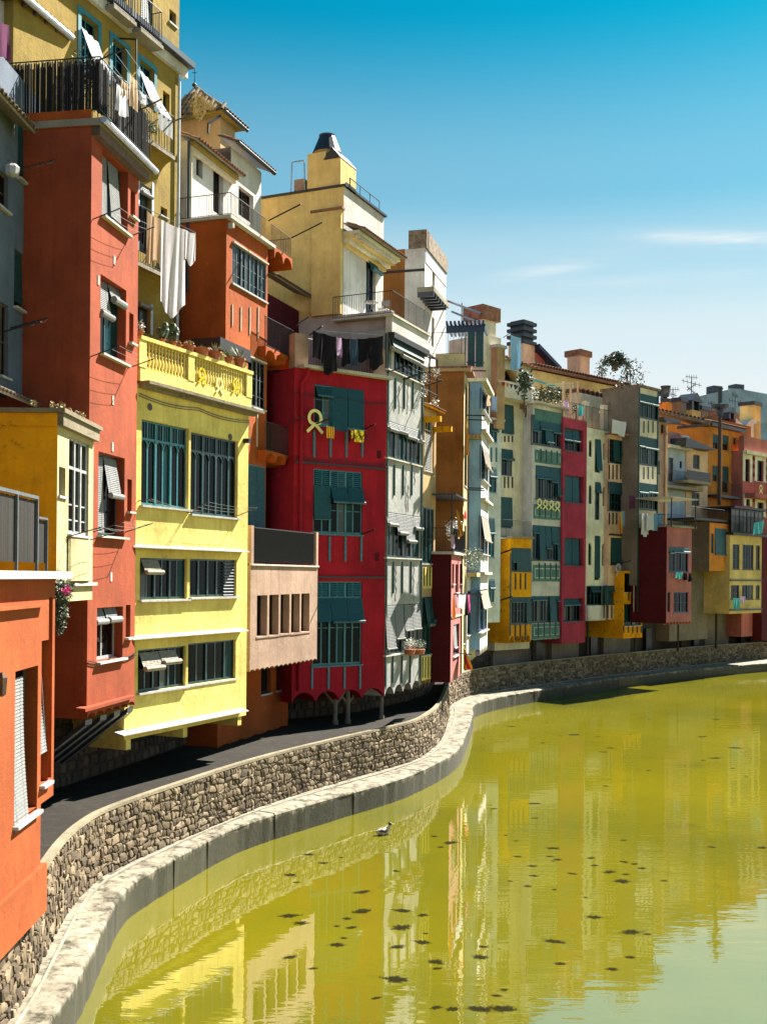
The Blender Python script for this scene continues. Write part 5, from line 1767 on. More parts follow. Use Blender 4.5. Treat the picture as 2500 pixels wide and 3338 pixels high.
railing(hg.root, [FGs.pt(-2.6, -.05, zgt + .64), FG.pt(sg0 - .02, .2, zgt + .64), FG.pt(sg1 + .2, .2, zgt + .64)], zrl2 - zgt - .64, 'iron', .11, name='terrace_railing')
clothesline(hg, FG, FG.at('N1', 120, 905), FG.at('N1', 400, 1030), 1.0, .03)
clothesline(hg, FG, FG.at('N1', 440, 1030), FG.at('N1', 750, 1170), 1.0, .03)

FH = FG.off(-2.3)
sh0 = FH.at('K8', 815, 900)[0]
sh1 = FH.at('K8', 1147, 1100)[0]
zht = FH.at('K8', 980, 650)[1]
zhb = FH.at('K8', 800, 1590)[1]
hH = House('gold_house', 'gold plastered tower house with a big chimney and a moulded tile cornice', FH, (sh0 + sh1) / 2, z=zRt)
rd = R2(FH, 'K8', 1005, 1110, 'K8', 1080, 1620)
w = hH.window(FH, rd, 2, 'tealdark', (.5,), depth=.2, sill=0)
hH.blind(w, FH, sub(rd, .0, 1, .78, .99), 'tealblind', .0, .25, .10, .06)
hH.wall(FH, sh0, sh1, zgt, zht, 'white', D=4.5, left=False)
FHs = FH.side(sh0)
hH.wall(FHs, -8.5, 0, zhb, zht, 'gold', D=.3, name='side_wall', left=False, right=False, top=False)
hH.wall(FHs, -8.5, 2.3, zRt - .2, zhb, 'white', D=.3, name='lower_side_wall', left=False, top=False)
a, b = FHs.at('K8', 568, 1200), FHs.at('K8', 805, 1200)
hH.box('chimney_breast', FHs, a[0], -.02, 0, .22, zhb + .02, FHs.at('K8', 690, 745)[1], 'gold')
hH.box('chimney_breast_cap', FHs, a[0] - .05, .06, -.02, .28, FHs.at('K8', 690, 745)[1] + .002, FHs.at('K8', 690, 745)[1] + .10, 'tile')
hH.box('roof_edge', FHs, -8.5, .12, -1, .06, zht + .003, zht + .10, 'soot')
hH.box('roof_edge', FH, sh0 + .13, sh1 + .12, -4.4, .12, zht + .003, zht + .10, 'soot')
# chimney with cowl
ca, cb = FHs.at('K8', 508, 500), FHs.at('K8', 785, 500)
zc1 = FHs.at('K8', 600, 240)[1]; zc2 = FHs.at('K8', 720, 292)[1]
ch = hH.box('chimney', FHs, ca[0], ca[0] + (cb[0] - ca[0]) * .55, -1.6, -.05, zht + .10, zc1, 'gold')
MB().box(FHs, ca[0] + (cb[0] - ca[0]) * .552, cb[0], -1.6, -.05, zht + .10, zc2).build('stack', 'gold', ch)
cc = FHs.pt(ca[0] + (cb[0] - ca[0]) * .36, -.8, zc1)
MB().lathe(cc, [(.50, 0), (.56, .12), (.62, .22)], 12).build('collar', 'apricot', ch)
MB().lathe(cc + Vector((0, 0, .20)), [(.66, 0), (.64, .06), (.36, .74), (.38, .80), (.34, .82)], 14).build('cowl', 'soot', ch)
x0, x1 = ca[0] + (cb[0] - ca[0]) * .5, cb[0] + .02
MB().add([FHs.pt(x0, .0, zc2 + .01), FHs.pt(x1, .0, zc2 + .01), FHs.pt(x1, -1.65, zc2 + .01), FHs.pt(x0, -1.65, zc2 + .01), FHs.pt((x0 + x1) / 2, 0, zc2 + .5), FHs.pt((x0 + x1) / 2, -1.65, zc2 + .5)],
         [(0, 1, 4), (1, 2, 5, 4), (2, 3, 5), (3, 0, 4, 5), (3, 2, 1, 0)]).build('stack_cap', 'soot', ch)
# roof rail, ladder hoop
ra_, rb_ = FH.at('K8', 885, 575), FH.at('K8', 1128, 750)
railing(hH.root, [FH.pt(ra_[0], -.1, zht + .1), FH.pt(rb_[0], -.1, zht + .1)], .55, 'iron', .9, name='roof_rail', bar=.02, rail=.025)
la = FHs.at('K8', 418, 490)
pole(hH.root, [FHs.pt(la[0] - .35, -.2, zht + .1), FHs.pt(la[0] - .30, -.2, zht + 1.5), FHs.pt(la[0] + .30, -.2, zht + 1.5), FHs.pt(la[0] + .35, -.2, zht + .1)], .03, 'steel', 'ladder_hoop')
hH.box('roof_hatch', FHs, la[0] - .25, la[0] + .25, -.9, -.3, zht + .1, zht + .75, 'pink')
# moulded cornice with tiles
zco = FH.at('K8', 1080, 960, .9)[1]
for k, (o_, zz, mt_) in enumerate(((.15, -.62, 'gold'), (.32, -.46, 'sand'), (.52, -.30, 'gold'), (.74, -.14, 'sand'))):
    hH.box('cornice', FH, sh0 - .0, sh1 + .25 * k * .4, 0, o_, zco + zz, zco + zz + .158, mt_)
nd = 22
for i in range(nd):
    s = sh0 + .05 + (sh1 - sh0) * i / nd
    hH.box('dentil', FH, s, s + .10, .52, .72, zco - .298, zco - .15, 'sand')
tile_roof(hH.root, FH.pt(sh0 - .1, .95, zco + .04), FH.pt(sh1 + .45, .95, zco + .04), Vector((-FH.n[0], -FH.n[1], .38)), 2, 'tile', basemat='concrete')
# small table and folding chair on the terrace
tp = FG.pt(sg0 + .5, -1.0, zgt + .64)
t = thing('cafe_table', 'small round iron table on the gold house terrace', 'table', tp)
MB().lathe(tp + Vector((0, 0, .70)), [(.30, 0), (.31, .015), (.30, .03)], 14).build('table_top', 'whiteframe', t)
for q in range(3):
    an = q * 2.1
    MB().tube(tp + Vector((math.cos(an) * .28, math.sin(an) * .28, 0)), tp + Vector((-math.cos(an) * .1, -math.sin(an) * .1, .7)), .014).build('leg', 'whiteframe', t)
tp = FG.pt(sg0 + .9, -.6, zgt + .64)
t = thing('folding_chair', 'white folding chair beside the small terrace table', 'chair', tp)
MB().box(FG, sg0 + .7, sg0 + 1.1, -.8, -.4, zgt + 1.08, zgt + 1.11).build('seat', 'whiteframe', t)
MB().box(FG, sg0 + 1.1, sg0 + 1.13, -.8, -.4, zgt + 1.3, zgt + 1.52).build('backrest', 'whiteframe', t)
for s_, n_ in ((.72, -.78), (.72, -.42), (1.1, -.78), (1.1, -.42)):
    MB().tube(FG.pt(sg0 + s_, n_, zgt + .64), FG.pt(sg0 + s_ + (.02 if s_ > 1 else .1), n_, zgt + (1.5 if s_ > 1 else 1.08)), .014).build('leg', 'whiteframe', t)
# small tile roof and iron hoop behind the recessed balcony
Fq = FHs.off(.6)
a, b = Fq.at('K8', 200, 1300), Fq.at('K8', 425, 1430)
tile_roof(hH.root, FS.pt(sS0, .6, FS.at('K8', 300, 1370)[1]), FS.pt(sS1 + .3, .6, FS.at('K8', 300, 1370)[1]), Vector((-FS.n[0], -FS.n[1], .4)), 2, 'tileold', basemat='concrete')

# ---------------------------------------------------------------- I: apricot and yellow slip of a house
FI = Fac(u=1376, v=1880, d=48.9, vp=2600)
si0 = FI.at('P', 1376, 1900)[0]
si1 = FI.at('P', 1421, 1500)[0]
zit = FI.at('N1', 880, 1560)[1]
zi0 = FI.at('N3', 620, 1860)[1]
hI = House('apricot_house', 'narrow apricot house with white shutters over yellow battened panels', FI, (si0 + si1) / 2)
r = R2(FI, 'N1', 812, 1680, 'N2', 915, 760); w = hI.window(FI, r, 2, 'whiteframe', (.66,), depth=.1, sill=.06, transom=.25)
hI.blind(w, FI, sub(r, .05, .95, .02, .70), 'greyreed', -.03, .0, 0, .07)
for c in (('N1', 765, 1790, 'N2', 788, 730), ('N1', 942, 1880, 'N2', 962, 830)):
    hI.window(FI, R2(FI, *c), 1, 'navy', (), depth=.14, sill=.05, fr=.03)
r = R2(FI, 'N2', 745, 1390, 'N3', 715, 240); hI.window(FI, r, 6, 'green', (.45,), depth=.06, sill=.06)
r = R2(FI, 'N3', 548, 690, 'N3', 708, 1450); w = hI.window(FI, r, 6, 'green', (.5,), depth=.06, sill=.06)
blinds(hI, w, FI, r, [(.25, .7, .52), (.6, .98, .58)], 'greenblind', .6, .09)
hI.wall(FI, si0, si1, zi0 + .0, zit, 'apricot', D=3, scal=(3, .35), sof=2)
for y0, y1 in ((285, 645), (1500, 1850)):
    r = R2(FI, 'N3', 545, y0, 'N3', 722, y1)
    hI.box('panel', FI, si0 + .02, si1 - .02, 0, .02, r[2] + .25, r[3], 'yellow')
battens(hI, FI, 'N3', (583, 622, 660, 698), 290, 540, 'iron', .025, .05)
battens(hI, FI, 'N3', (565, 600, 640, 675), 1500, 1780, 'iron', .025, .05)
tile_roof(hI.root, FI.pt(si0, .35, zit), FI.pt(si1 + .3, .35, zit), Vector((-FI.n[0], -FI.n[1], .35)), 1, 'tile', basemat='ochre')
# iron veranda above
zv = FI.at('N1', 860, 560)[1]
m = MB()
for s in (si0 + .1, (si0 + si1) / 2, si1 + .2):
    m.tube(FI.pt(s, -.05, zit), FI.pt(s, -.05, zv), .05, k=4)
    m.tube(FI.pt(s, -1.6, zit), FI.pt(s, -1.6, zv + .5), .05, k=4)
    m.tube(FI.pt(s, -.05, zv), FI.pt(s, -1.6, zv + .5), .04, k=4)
for f in (0, .33, 1):
    m.tube(FI.pt(si0, -.05, zit + (zv - zit) * f), FI.pt(si1 + .2, -.05, zit + (zv - zit) * f), .05, k=4)
m.build('iron_veranda', 'iron', hI.root)
m = MB(); rq = random.Random(12)
for x, y in ((790, 1000), (790, 1250), (980, 1450), (1000, 900)):
    leaves(m, FI.P3('N1', x, y, .2), (.25, .25, .35), 70, .10, rq)
m.build('climbing_blossom', 'blossom', hI.root)

# ---------------------------------------------------------------- J: maroon box house
FJ = Fac(u=1470, v=2000, d=50.0, vp=1950)
sj0 = FJ.at('P', 1469, 2100)[0]
sj1 = FJ.at('P', 1506, 2000)[0]
zjt = FJ.at('N3', 950, 110)[1]
zj0 = FJ.at('N3', 945, 1845)[1]
hJ = House('maroon_house', 'maroon box house with a rose front and a covered terrace above', FJ, (sj0 + sj1) / 2)
for c in ((967, 240, 995, 510), (1013, 245, 1052, 625), (1072, 240, 1102, 510), (985, 1070, 1064, 1455)):
    r = FJ.r('N3', *c)
    w = hJ.window(FJ, r, 1 if c[0] != 985 else 2, 'green', (.5,), depth=.16, sill=.08)
    if c[0] == 985:
        hJ.blind(w, FJ, sub(r, .05, .55, .25, .97), 'greyreed', -.05, .02, .05, .06)
hJ.wall(FJ, sj0, sj1, zj0, zjt, 'rose', D=.3, left=False)
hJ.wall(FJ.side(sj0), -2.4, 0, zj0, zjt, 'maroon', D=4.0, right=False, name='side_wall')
zz = FJ.at('N3', 1030, 955)[1]
hJ.box('string_course', FJ, sj0, sj1, 0, .05, zz, zz + .08, 'ledge')
hJ.box('terrace_slab', FJ, sj0 - .05, sj1 + .4, -2.4, .14, zjt + .003, zjt + .13, 'ledge')
zjr = FJ.at('N2', 1200, 1790)[1]
railing(hJ.root, [FJ.pt(sj0, -2.3, zjt + .13), FJ.pt(sj0, .08, zjt + .13), FJ.pt(sj1, .08, zjt + .13)], 1.1, 'iron', .12, name='terrace_railing')
FJs = FJ.side(sj0)
c0, c1 = FJs.P3('N2', 985, 1075), FJ.P3('N2', 1570, 1275, .2)
zcan = FJs.at('N2', 1250, 1180)[1]
hJ.box('canopy', FJ, sj0 - .1, sj1 + .2, -2.6, .2, zcan, zcan + .07, 'soot')
for s, n in ((sj0, 0), (sj0, -1.2), (sj1 - .3, 0)):
    MB().tube(FJ.pt(s, n, zjt + .1), FJ.pt(s, n, zcan), .03, k=5).build('canopy_post', 'iron', hJ.root)
pole(hJ.root, [FJ.P3('N3', 1065, 1455, 0), FJ.P3('N3', 1225, 1465, .9)], .03)
pole(hJ.root, [FJ.P3('N3', 985, 650, 0), FJ.pt(*[FJ.at('N3', 985, 650)[0], 1.0, FJ.at('N3', 985, 650)[1]])], .03)
pole(hJ.root, [FJ.P3('N3', 1110, 650, 0), FJ.pt(*[FJ.at('N3', 1110, 650)[0], 1.0, FJ.at('N3', 1110, 650)[1]])], .03)

# ---------------------------------------------------------------- K: brown block
FK = Fac(u=1513, v=1500, d=54.0, vp=1800)
sk0 = FK.at('N1', 1508, 1100)[0]
sk1 = FK.at('N2', 1566, 600)[0]
zkt = FK.at('N1', 1540, 960)[1]
zk0 = FK.at('N3', 1130, 1680)[1]
hK = House('brown_house', 'brown block house with a bare patched side wall and a thin cream front', FK, (sk0 + sk1) / 2)
FKs = FK.side(sk0)
for c in (('N1', 1524, 1080, 'N2', 1556, 1050), ('N2', 1512, 1720, 'N3', 1155, 235), ('N3', 1122, 930, 'N3', 1150, 1300)):
    r = R2(FK, *c)
    hK.window(FK, r, 2, 'tealdark', (.5,), depth=.12, sill=.05)
hK.wall(FK, sk0, sk1, zk0, zkt, 'cream', D=.3, left=False)
hK.wall(FKs, -5.5, 0, zjt, zkt, 'brown', D=3.5, right=False, name='side_wall')
hK.box('eaves', FKs, -5.6, .35, -.1, .16, zkt + .003, zkt + .16, 'apricot')
hK.box('eaves', FK, sk0 + .0, sk1 + .2, -2, .35, zkt + .17, zkt + .30, 'tile')
# faint render patches on the side wall: scored day-work joints
for x0, y0, x1, y1 in ((1030, 1165, 1500, 1175), (1260, 1395, 1480, 1405), (1010, 1610, 1480, 1616), (1270, 1830, 1470, 1840)):
    a, b = FKs.at('N1', x0, y0), FKs.at('N1', x1, y1)
    hK.box('render_joint', FKs, a[0], b[0], 0, .012, a[1] - .02, a[1] + .02, 'brown')
for c, x, y in (('N1', 1565, 1675), ('N1', 1570, 1755), ('N2', 1550, 1050), ('N2', 1560, 1085), ('N1', 1550, 720), ('N1', 1590, 870)):
    p = FK.P3(c, x, y, 0)
    pole(hK.root, [p, p + Vector((.9, -.1, -.03))], .035)
for c, x, y, F_, hh in (('N1', 770, 1755, FI, hI), ('N1', 975, 1935, FI, hI)):
    p = F_.P3(c, x, y, 0.0)
    hh.box('beam_end', F_, F_.at(c, x, y)[0] - .1, F_.at(c, x, y)[0] + .1, 0, .85, p.z - .12, p.z + .12, 'ochre')
FQ = FK.off(-2.5)

# ---------------------------------------------------------------- white house with the arch, behind
F2 = Fac(u=1386, v=900, d=57.0, vp=2250)
s20 = F2.at('L3', 612, 700)[0]; s21 = F2.at('L3', 838, 900)[0]
z2t = F2.at('L3', 700, 460)[1]
h2 = House('arched_white_house', 'white house with an arched window and brick parapet above the rooftops', F2, (s20 + s21) / 2, z=zjt)
r = R2(F2, 'L3', 692, 560, 'L3', 722, 800); h2.window(F2, r, 1, 'peach', (), depth=.18, sill=.1, glassm='curtain')
r = R2(F2, 'L3', 688, 1090, 'L3', 712, 1440); h2.window(F2, r, 2, 'navy', (.5,), depth=.15, sill=0)
h2.wall(F2, s20, s21, zjt, z2t, 'white', D=5, left=False)
F2s = F2.side(s20)
h2.wall(F2s, -1.1, 0, zjt, z2t, 'white', D=.3, name='corner_strip', left=False, right=False)
h2.wall(F2s, -7, -1.1, zjt, z2t + .02, 'brown', D=.3, name='side_wall', right=False)
zz = F2s.at('L3', 350, 622)[1]
h2.box('string_course', F2s, -7, 0, 0, .06, zz, zz + .12, 'iron')
zp = F2.at('L3', 650, 200)[1]
h2.box('parapet_pier', F2s, -.9, .1, -.5, .05, z2t + .003, zp, 'tileold')
m = MB()
a0 = F2.at('L3', 690, 200)[0]
m.extrude(F2, [(s20 + .1, z2t), (s21, z2t - .0), (s21, F2.at('L3', 835, 470)[1]), (s20 + .1, zp)], -.45, .1)
m.build('raking_parapet', 'tileold', h2.root)
h2.box('blue_band', F2, s20 + .1, s21, 0, .03, z2t - .75, z2t - .02, 'pipe')
a, b = F2.at('L3', 690, 850, .8), F2.at('L3', 850, 850, .8)
bl = h2.box('balcony', F2, a[0], b[0] + .2, 0, .9, F2.at('L3', 760, 850, .8)[1] - .25, F2.at('L3', 760, 850, .8)[1], 'concrete')
for i in range(6):
    s = a[0] + (b[0] - a[0]) * i / 6
    MB().box(F2, s, s + .14, .02, .88, F2.at('L3', 760, 850, .8)[1] - .5, F2.at('L3', 760, 850, .8)[1] - .252).build('joist', 'soot', bl)
pole(h2.root, [F2.P3('L3', 860, 930, 0), F2.P3('L3', 1220, 1065, 3.5)], .06, 'navy', 'awning_arm')
pole(h2.root, [F2.P3('L3', 905, 1045, 0), F2.P3('L3', 1260, 1190, 3.5)], .06, 'navy', 'awning_arm')
for x in (1012, 1056):
    a = F2.P3('L3', x, 950 if x < 1030 else 1055, 1.5); pole(h2.root, [a, Vector((a.x, a.y, zkt))], .03, 'green', 'mast')
# tall thin neighbour top, rear right of it
h2.box('stair_tower', F2, s21 + .02, s21 + 1.2, -3, -.3, zjt, F2.at('L3', 830, 450)[1], 'mauve')
# terrace wall stained, over the brown house
F3 = FKs.off(-.4)
a, b = F3.at('L3', 725, 1500), F3.at('L3', 1040, 1500)
h3 = House('stained_terrace_wall', 'stained cream terrace parapet with an iron railing over the brown house', F3, (a[0] + b[0]) / 2, cat='wall', z=zkt)
z3 = F3.at('L3', 880, 1500)[1]
h3.wall(F3, a[0], b[0], zkt + .02, z3, 'cream', D=.4, name='parapet')
railing(h3.root, [F3.pt(a[0] - .8, -.2, z3), F3.pt(b[0], -.2, z3)], F3.at('L3', 800, 1262)[1] - z3, 'iron', .28)
# navy timber pergola on that terrace
F4 = F3.off(-.9)
pg_ = thing('navy_pergola', 'dark navy timber pergola with rolled screens on the terrace', 'pergola', F4.P3('L3', 1060, 1500))
zp1 = F4.at('L3', 1060, 1270)[1]
xa, xb = F4.at('L3', 845, 1300)[0], F4.at('L3', 1260, 1300)[0]
MB().box(F4, xa, xb, -.1, .1, zp1, zp1 + .35).build('beam', 'navy', pg_)
for i in range(10):
    s = xa + (xb - xa) * i / 9.5
    MB().box(F4, s, s + .1, -2.5, .5, zp1 + .352, zp1 + .5).build('rafter', 'navy', pg_)
for x0, x1 in ((1080, 1150), (1165, 1245)):
    r = F4.r('L3', x0, 1290, x1, 1640)
    MB().box(F4, r[0], r[1], -.15, .15, r[2], zp1).build('rolled_screen', 'tealdark', pg_)

# ---------------------------------------------------------------- W: white and blue house
FW2 = Fac(u=1571, v=1800, d=58.0, vp=1900)
sw0 = FW2.at('L4', 888, 600)[0]; sw1 = FW2.at('L4', 985, 800)[0]
zwt = FW2.at('L4', 900, 190)[1]
zw0 = FW2.at('L5', 800, 1790)[1]
hW2 = House('white_blue_house', 'white house with navy windows, pale blue side wall and ragged straw blinds', FW2, (sw0 + sw1) / 2)
wr = [R2(FW2, 'L4', 890, 250, 'L4', 982, 690), R2(FW2, 'L4', 884, 1000, 'L4', 972, 1540), R2(FW2, 'L5', 800, 110, 'L5', 885, 590), R2(FW2, 'L5', 787, 1005, 'L5', 875, 1475)]
for i, r in enumerate(wr):
    w = hW2.window(FW2, r, 4, 'navy', (.5,), depth=.1, sill=.15)
    lo = (.62, .40, .35, .55)[i]
    hW2.blind(w, FW2, sub(r, .02, .98, lo, .97), 'reed' if i else 'darkreed', .02, .22, .05, .07)
hW2.wall(FW2, sw0, sw1, zw0, zwt, 'white', D=.3, left=False, scal=(5, .35), sof=.25)
FW2s = FW2.side(sw0)
hW2.wall(FW2s, -3.2, 0, zw0 + .3, zwt, 'skyblue', D=3.0, right=False, name='side_wall')
for y0 in (('L4', 950, 910), ('L4', 930, 1760), ('L5', 850, 810)):
    zz = FW2.at(*y0)[1]
    hW2.box('ledge', FW2, sw0 - .05, sw1 + .1, 0, .25, zz - .06, zz + .08, 'ledge')
hW2.box('eaves', FW2, sw0 - .1, sw1 + .2, -2.0, .25, zwt + .003, zwt + .18, 'sand')
for y in (620, 680, 1570, 1600):
    p = FW2s.P3('L4', 735, y, 0)
zz = FW2s.at('L4', 800, 900)[1]
hW2.box('planter', FW2s, FW2s.at('L4', 725, 900)[0], 0, 0, .4, zz - .15, zz + .1, 'straw')
# lower white boarded bay in front of the blue side
FW1 = Fac(u=1521, v=1950, d=55.0, vp=1850)
sv0 = FW1.at('L5', 630, 1500)[0]; sv1 = FW1.at('L5', 765, 1500)[0]
zv1 = FW1.at('L5', 690, 850)[1]; zv0 = FW1.at('L5', 690, 1860)[1]
hV = House('white_boarded_bay', 'white boarded bay with blue casements below the hanging planter', FW1, (sv0 + sv1) / 2)
r = FW1.r('L5', 640, 1020, 735, 1500)
w = hV.window(FW1, r, 8, 'navy', (.5,), depth=.06, sill=.1)
hV.wall(FW1, sv0, sv1, zv0, zv1, 'white', D=1.6, scal=(6, .4), sof=1.2)
hV.box('planter_shelf', FW1, sv0, sv1 + .1, 0, .5, zv1 + .003, zv1 + .22, 'cream')
MB().box(FW1, FW1.at('L5', 745, 1500)[0], FW1.at('L5', 768, 1500)[0], 0, .25, zv0 + .2, FW1.at('L5', 750, 980)[1]).build('corner_pier', 'ledge', hV.root)

# ---------------------------------------------------------------- far row, one long plane with bays
FT_ = Fac(u=1600, v=1880, d=73.0, vp=4700)
# blue-green slip
F5 = FT_.off(2.0)
h5 = House('teal_slip_house', 'narrow pale house with teal shutters between white and beige houses', F5, F5.at('P', 1608, 1900)[0])
s50, s51 = F5.at('L4', 975, 900)[0], F5.at('L4', 1095, 900)[0]
z5t = F5.at('L4', 1040, 690)[1]; z50 = F5.at('L5', 930, 1400)[1]
for c in (('L4', 990, 720, 'L4', 1092, 980), ('L4', 980, 1290, 'L4', 1082, 1640), ('L4', 975, 1960, 'L5', 965, 620), ('L5', 900, 880, 'L5', 965, 1160)):
    r = R2(F5, *c); w = h5.window(F5, r, 4, 'teal', (.5,), depth=.1, sill=.05)
    h5.blind(w, F5, sub(r, .0, .98, .6, .99), 'tealblind', .0, .2, .06, .08)
h5.wall(F5, s50, s51 + .4, z50, z5t, 'palegreen', D=4)
battens(h5, F5, 'L4', (1010, 1075), 1040, 1230, 'teal', .05)
h5.box('terrace_ledge', F5, s50, s51 + .4, -1, .3, z5t + .003, z5t + .15, 'ledge')
railing(h5.root, [F5.pt(s50, .2, z5t + .15), F5.pt(s51, .2, z5t + .15)], 1.6, 'rust', .16, name='terrace_railing')

# beige house with green window bands
hT = House('beige_house', 'stained beige house with green roll blinds and a railed balcony', FT_, FT_.at('P', 1670, 1900)[0])
st0, st1 = FT_.at('P', 1616, 1700)[0], FT_.at('P', 1730, 1700)[0]
ztt = FT_.at('L6', 500, 1030)[1]
zt0 = 3.2
for c, lo in ((('L6', 245, 1035, 'L6', 405, 1385), .02), (('L7', 222, 30, 'L7', 378, 325), .62), (('L7', 215, 530, 'L7', 372, 860), .05)):
    r = R2(FT_, *c); w = hT.window(FT_, r, 6, 'green', (.5,), depth=.1, sill=.06)
    hT.blind(w, FT_, sub(r, .0, 1.0, lo, .99), 'greenblind', .02, .25, .1 if lo > .3 else 0, .09)
hT.wall(FT_, st0, st1, zt0, ztt, 'beige', D=5)
battens(hT, FT_, 'L6', (272, 313, 355, 395), 1395, 1460, 'iron', .05)
battens(hT, FT_, 'L7', (255, 297, 335, 377), 330, 445, 'iron', .05)
hT.box('terrace_ledge', FT_, st0, st1 + .3, -2, .35, ztt + .003, ztt + .2, 'ledge')
a, b = FT_.at('L7', 215, 950, 1.2), FT_.at('L7', 565, 960, 1.2)
zz = FT_.at('L7', 400, 960, 1.2)[1]
hb_ = hT.box('balcony', FT_, a[0], b[0], 0, 1.3, zz - .1, zz, 'ledge')
railing(hb_, [FT_.pt(a[0], 1.25, zz), FT_.pt(b[0], 1.25, zz)], FT_.at('L7', 400, 778, 1.2)[1] - zz, 'iron', .12)
s, z = FT_.at('L6', 515, 1080); hT.box('vent_grille', FT_, s - .4, s + .4, 0, .02, z - .2, z + .2, 'tile')

# ochre bay
FO = FT_.off(1.5)
so0 = FO.at('L7', 352, 1500)[0]; so1 = FO.at('L7', 572, 1500)[0]
zot = FO.at('L7', 460, 965)[1]; zo0 = FO.at('L7', 450, 2040)[1]
hO = House('ochre_bay_house', 'ochre bay house with dark green window bands and black battens', FO, (so0 + so1) / 2)
for c, sp_ in (((372, 1060, 570, 1305), [(.25, 1, .02), (0, .25, .4)]), ((362, 1570, 568, 1840), [(.0, .75, .82), (.76, 1, .0)])):
    r = FO.r('L7', *c); w = hO.window(FO, r, 6, 'green', (.5,), depth=.1, sill=.06, sillmat='green')
    blinds(hO, w, FO, r, sp_, 'greenblind', .3, .06, .09)
hO.wall(FO, so0, so1, zo0, zot, 'ochre', D=3.5, scal=(4, .5), sof=3)
battens(hO, FO, 'L7', (410, 462, 512), 1325, 1490, 'iron', .05)
battens(hO, FO, 'L7', (408, 460, 512), 1850, 2010, 'iron', .05)
hO.box('corner_board', FO, so0, so0 + .12, 0, .06, zo0 + .5, zot - 1.0, 'green')
hO.box('roof_ledge', FO, so0 - .1, so1 + .1, -1, .2, zot + .003, zot + .15, 'concrete')
for y in (1140, 1620):
    p = FO.side(so0).P3('L7', 205, y, 0); pole(hO.root, [p, p + Vector((1.0, -1.0, .4))], .05)

# panelled green and white house
FN = FT_.off(.8)
sn0 = FN.at('L7', 577, 1200)[0]; sn1 = FN.at('L7', 892, 1200)[0]
znt = FN.at('L6', 770, 1075)[1]; zn0 = FN.at('L7', 720, 2010)[1]
hN = House('panelled_house', 'white house with painted green framed panels between long shuttered window bands', FN, (sn0 + sn1) / 2)
nb_ = [R2(FN, 'L6', 612, 1160, 'L6', 942, 1530), R2(FN, 'L7', 618, 205, 'L7', 890, 580), R2(FN, 'L7', 585, 825, 'L7', 888, 1195), R2(FN, 'L7', 572, 1560, 'L7', 882, 1820)]
sps = [[(0, .22, .45), (.24, .62, .56), (.40, .66, .12), (.64, 1.0, .5)], [(0, .55, .62), (.56, .80, .55), (.8, 1, .15)], [(0, .2, .78), (.22, .42, .0), (.43, .62, .35), (.64, .82, .5), (.82, 1, .0)], [(0, .5, .85), (.6, .82, .0), (.83, 1.0, .8)]]
for r, sp_ in zip(nb_, sps):
    w = hN.window(FN, r, 10, 'tealdark', (), depth=.1, sill=.08, sillmat='tealdark', fr=.07)
    blinds(hN, w, FN, r, sp_, 'tealblind', .5, .08, .09)
hN.wall(FN, sn0, sn1, zn0, znt, 'white', D=4, scal=(6, .5), sof=3)
for c, nin in (((600, 30, 892, 235), 3), ((585, 590, 890, 800), 3), ((582, 1215, 885, 1430), 3), ((572, 1830, 880, 2005), 3)):
    r = FN.r('L7', *c)
    d = (r[3] - r[2])
    p_ = hN.box('painted_panel', FN, r[0] + .05, r[1] - .05, 0, .03, r[2] + .08 * d, r[3] - .08 * d, 'teal' if False else 'palegreen')
    M.setdefault('sage', S_('sage_green_paint', (0.10, 0.22, 0.20), stain=.1, streak=.1))
    def frame_(x0, x1, y0, y1, n0, n1, t_, mt):
        mm = MB(); q = sub(r, x0, x1, y0, y1)
        mm.box(FN, q[0], q[1], n0, n1, q[3] - t_, q[3]); mm.box(FN, q[0], q[1], n0, n1, q[2], q[2] + t_)
        mm.box(FN, q[0], q[0] + t_, n0, n1 - .002, q[2] + t_, q[3] - t_); mm.box(FN, q[1] - t_, q[1], n0, n1 - .002, q[2] + t_, q[3] - t_)
        mm.build('moulding', mt, p_)
    frame_(.02, .98, .10, .90, .03, .05, .22, 'sage')
    for i in range(nin):
        q = sub(r, .10 + .80 * i / nin + .01, .10 + .80 * (i + 1) / nin - .01, .30, .70)
        MB().box(FN, q[0], q[1], .03, .055, q[2], q[3]).build('inset', 'sage', p_)
    for i in range(4):
        s = r[0] + (r[1] - r[0]) * (.22 + .19 * i)
        hN.box('batten', FN, s - .03, s + .03, .03, .09, r[2] + .2 * d, r[3], 'iron')
hN.box('roof_ledge', FN, sn0 - .2, sn1 + .3, -3, .45, znt + .003, znt + .15, 'ledge')
hN.box('frieze', FN, sn0 + .2, sn1 - .1, 0, .03, znt - 1.1, znt - .3, 'sage')

# mauve house
FM = FT_.off(1.0)
sm0 = FM.at('L7', 893, 1200)[0]; sm1 = FM.at('L7', 1135, 1200)[0]
zmt = FM.at('L6', 1070, 1215)[1]; zm0 = FM.at('L7', 1000, 2045)[1]
hM = House('mauve_house', 'plain mauve red house with four square teal shuttered windows', FM, (sm0 + sm1) / 2)
mw = [R2(FM, 'L6', 962, 1300, 'L6', 1165, 1575), R2(FM, 'L7', 920, 308, 'L7', 1112, 605), R2(FM, 'L7', 915, 955, 'L7', 1110, 1243), R2(FM, 'L7', 908, 1585, 'L7', 1108, 1815)]
for i, r in enumerate(mw):
    w = hM.window(FM, r, 6, 'tealdark', (), depth=.35, sill=.06, sillmat='tealdark')
    lo = (.45, .0, .0, .72)[i]
    hM.blind(w, FM, sub(r, .02, .48, lo, .99), 'tealblind', -.2, -.05 + .3 * lo, .08 if lo else 0, .09)
    hM.blind(w, FM, sub(r, .5, .86, lo, .99), 'tealblind', -.2, -.05 + .3 * lo, .08 if lo else 0, .09)
hM.wall(FM, sm0, sm1, zm0, zmt, 'mauve', D=4)
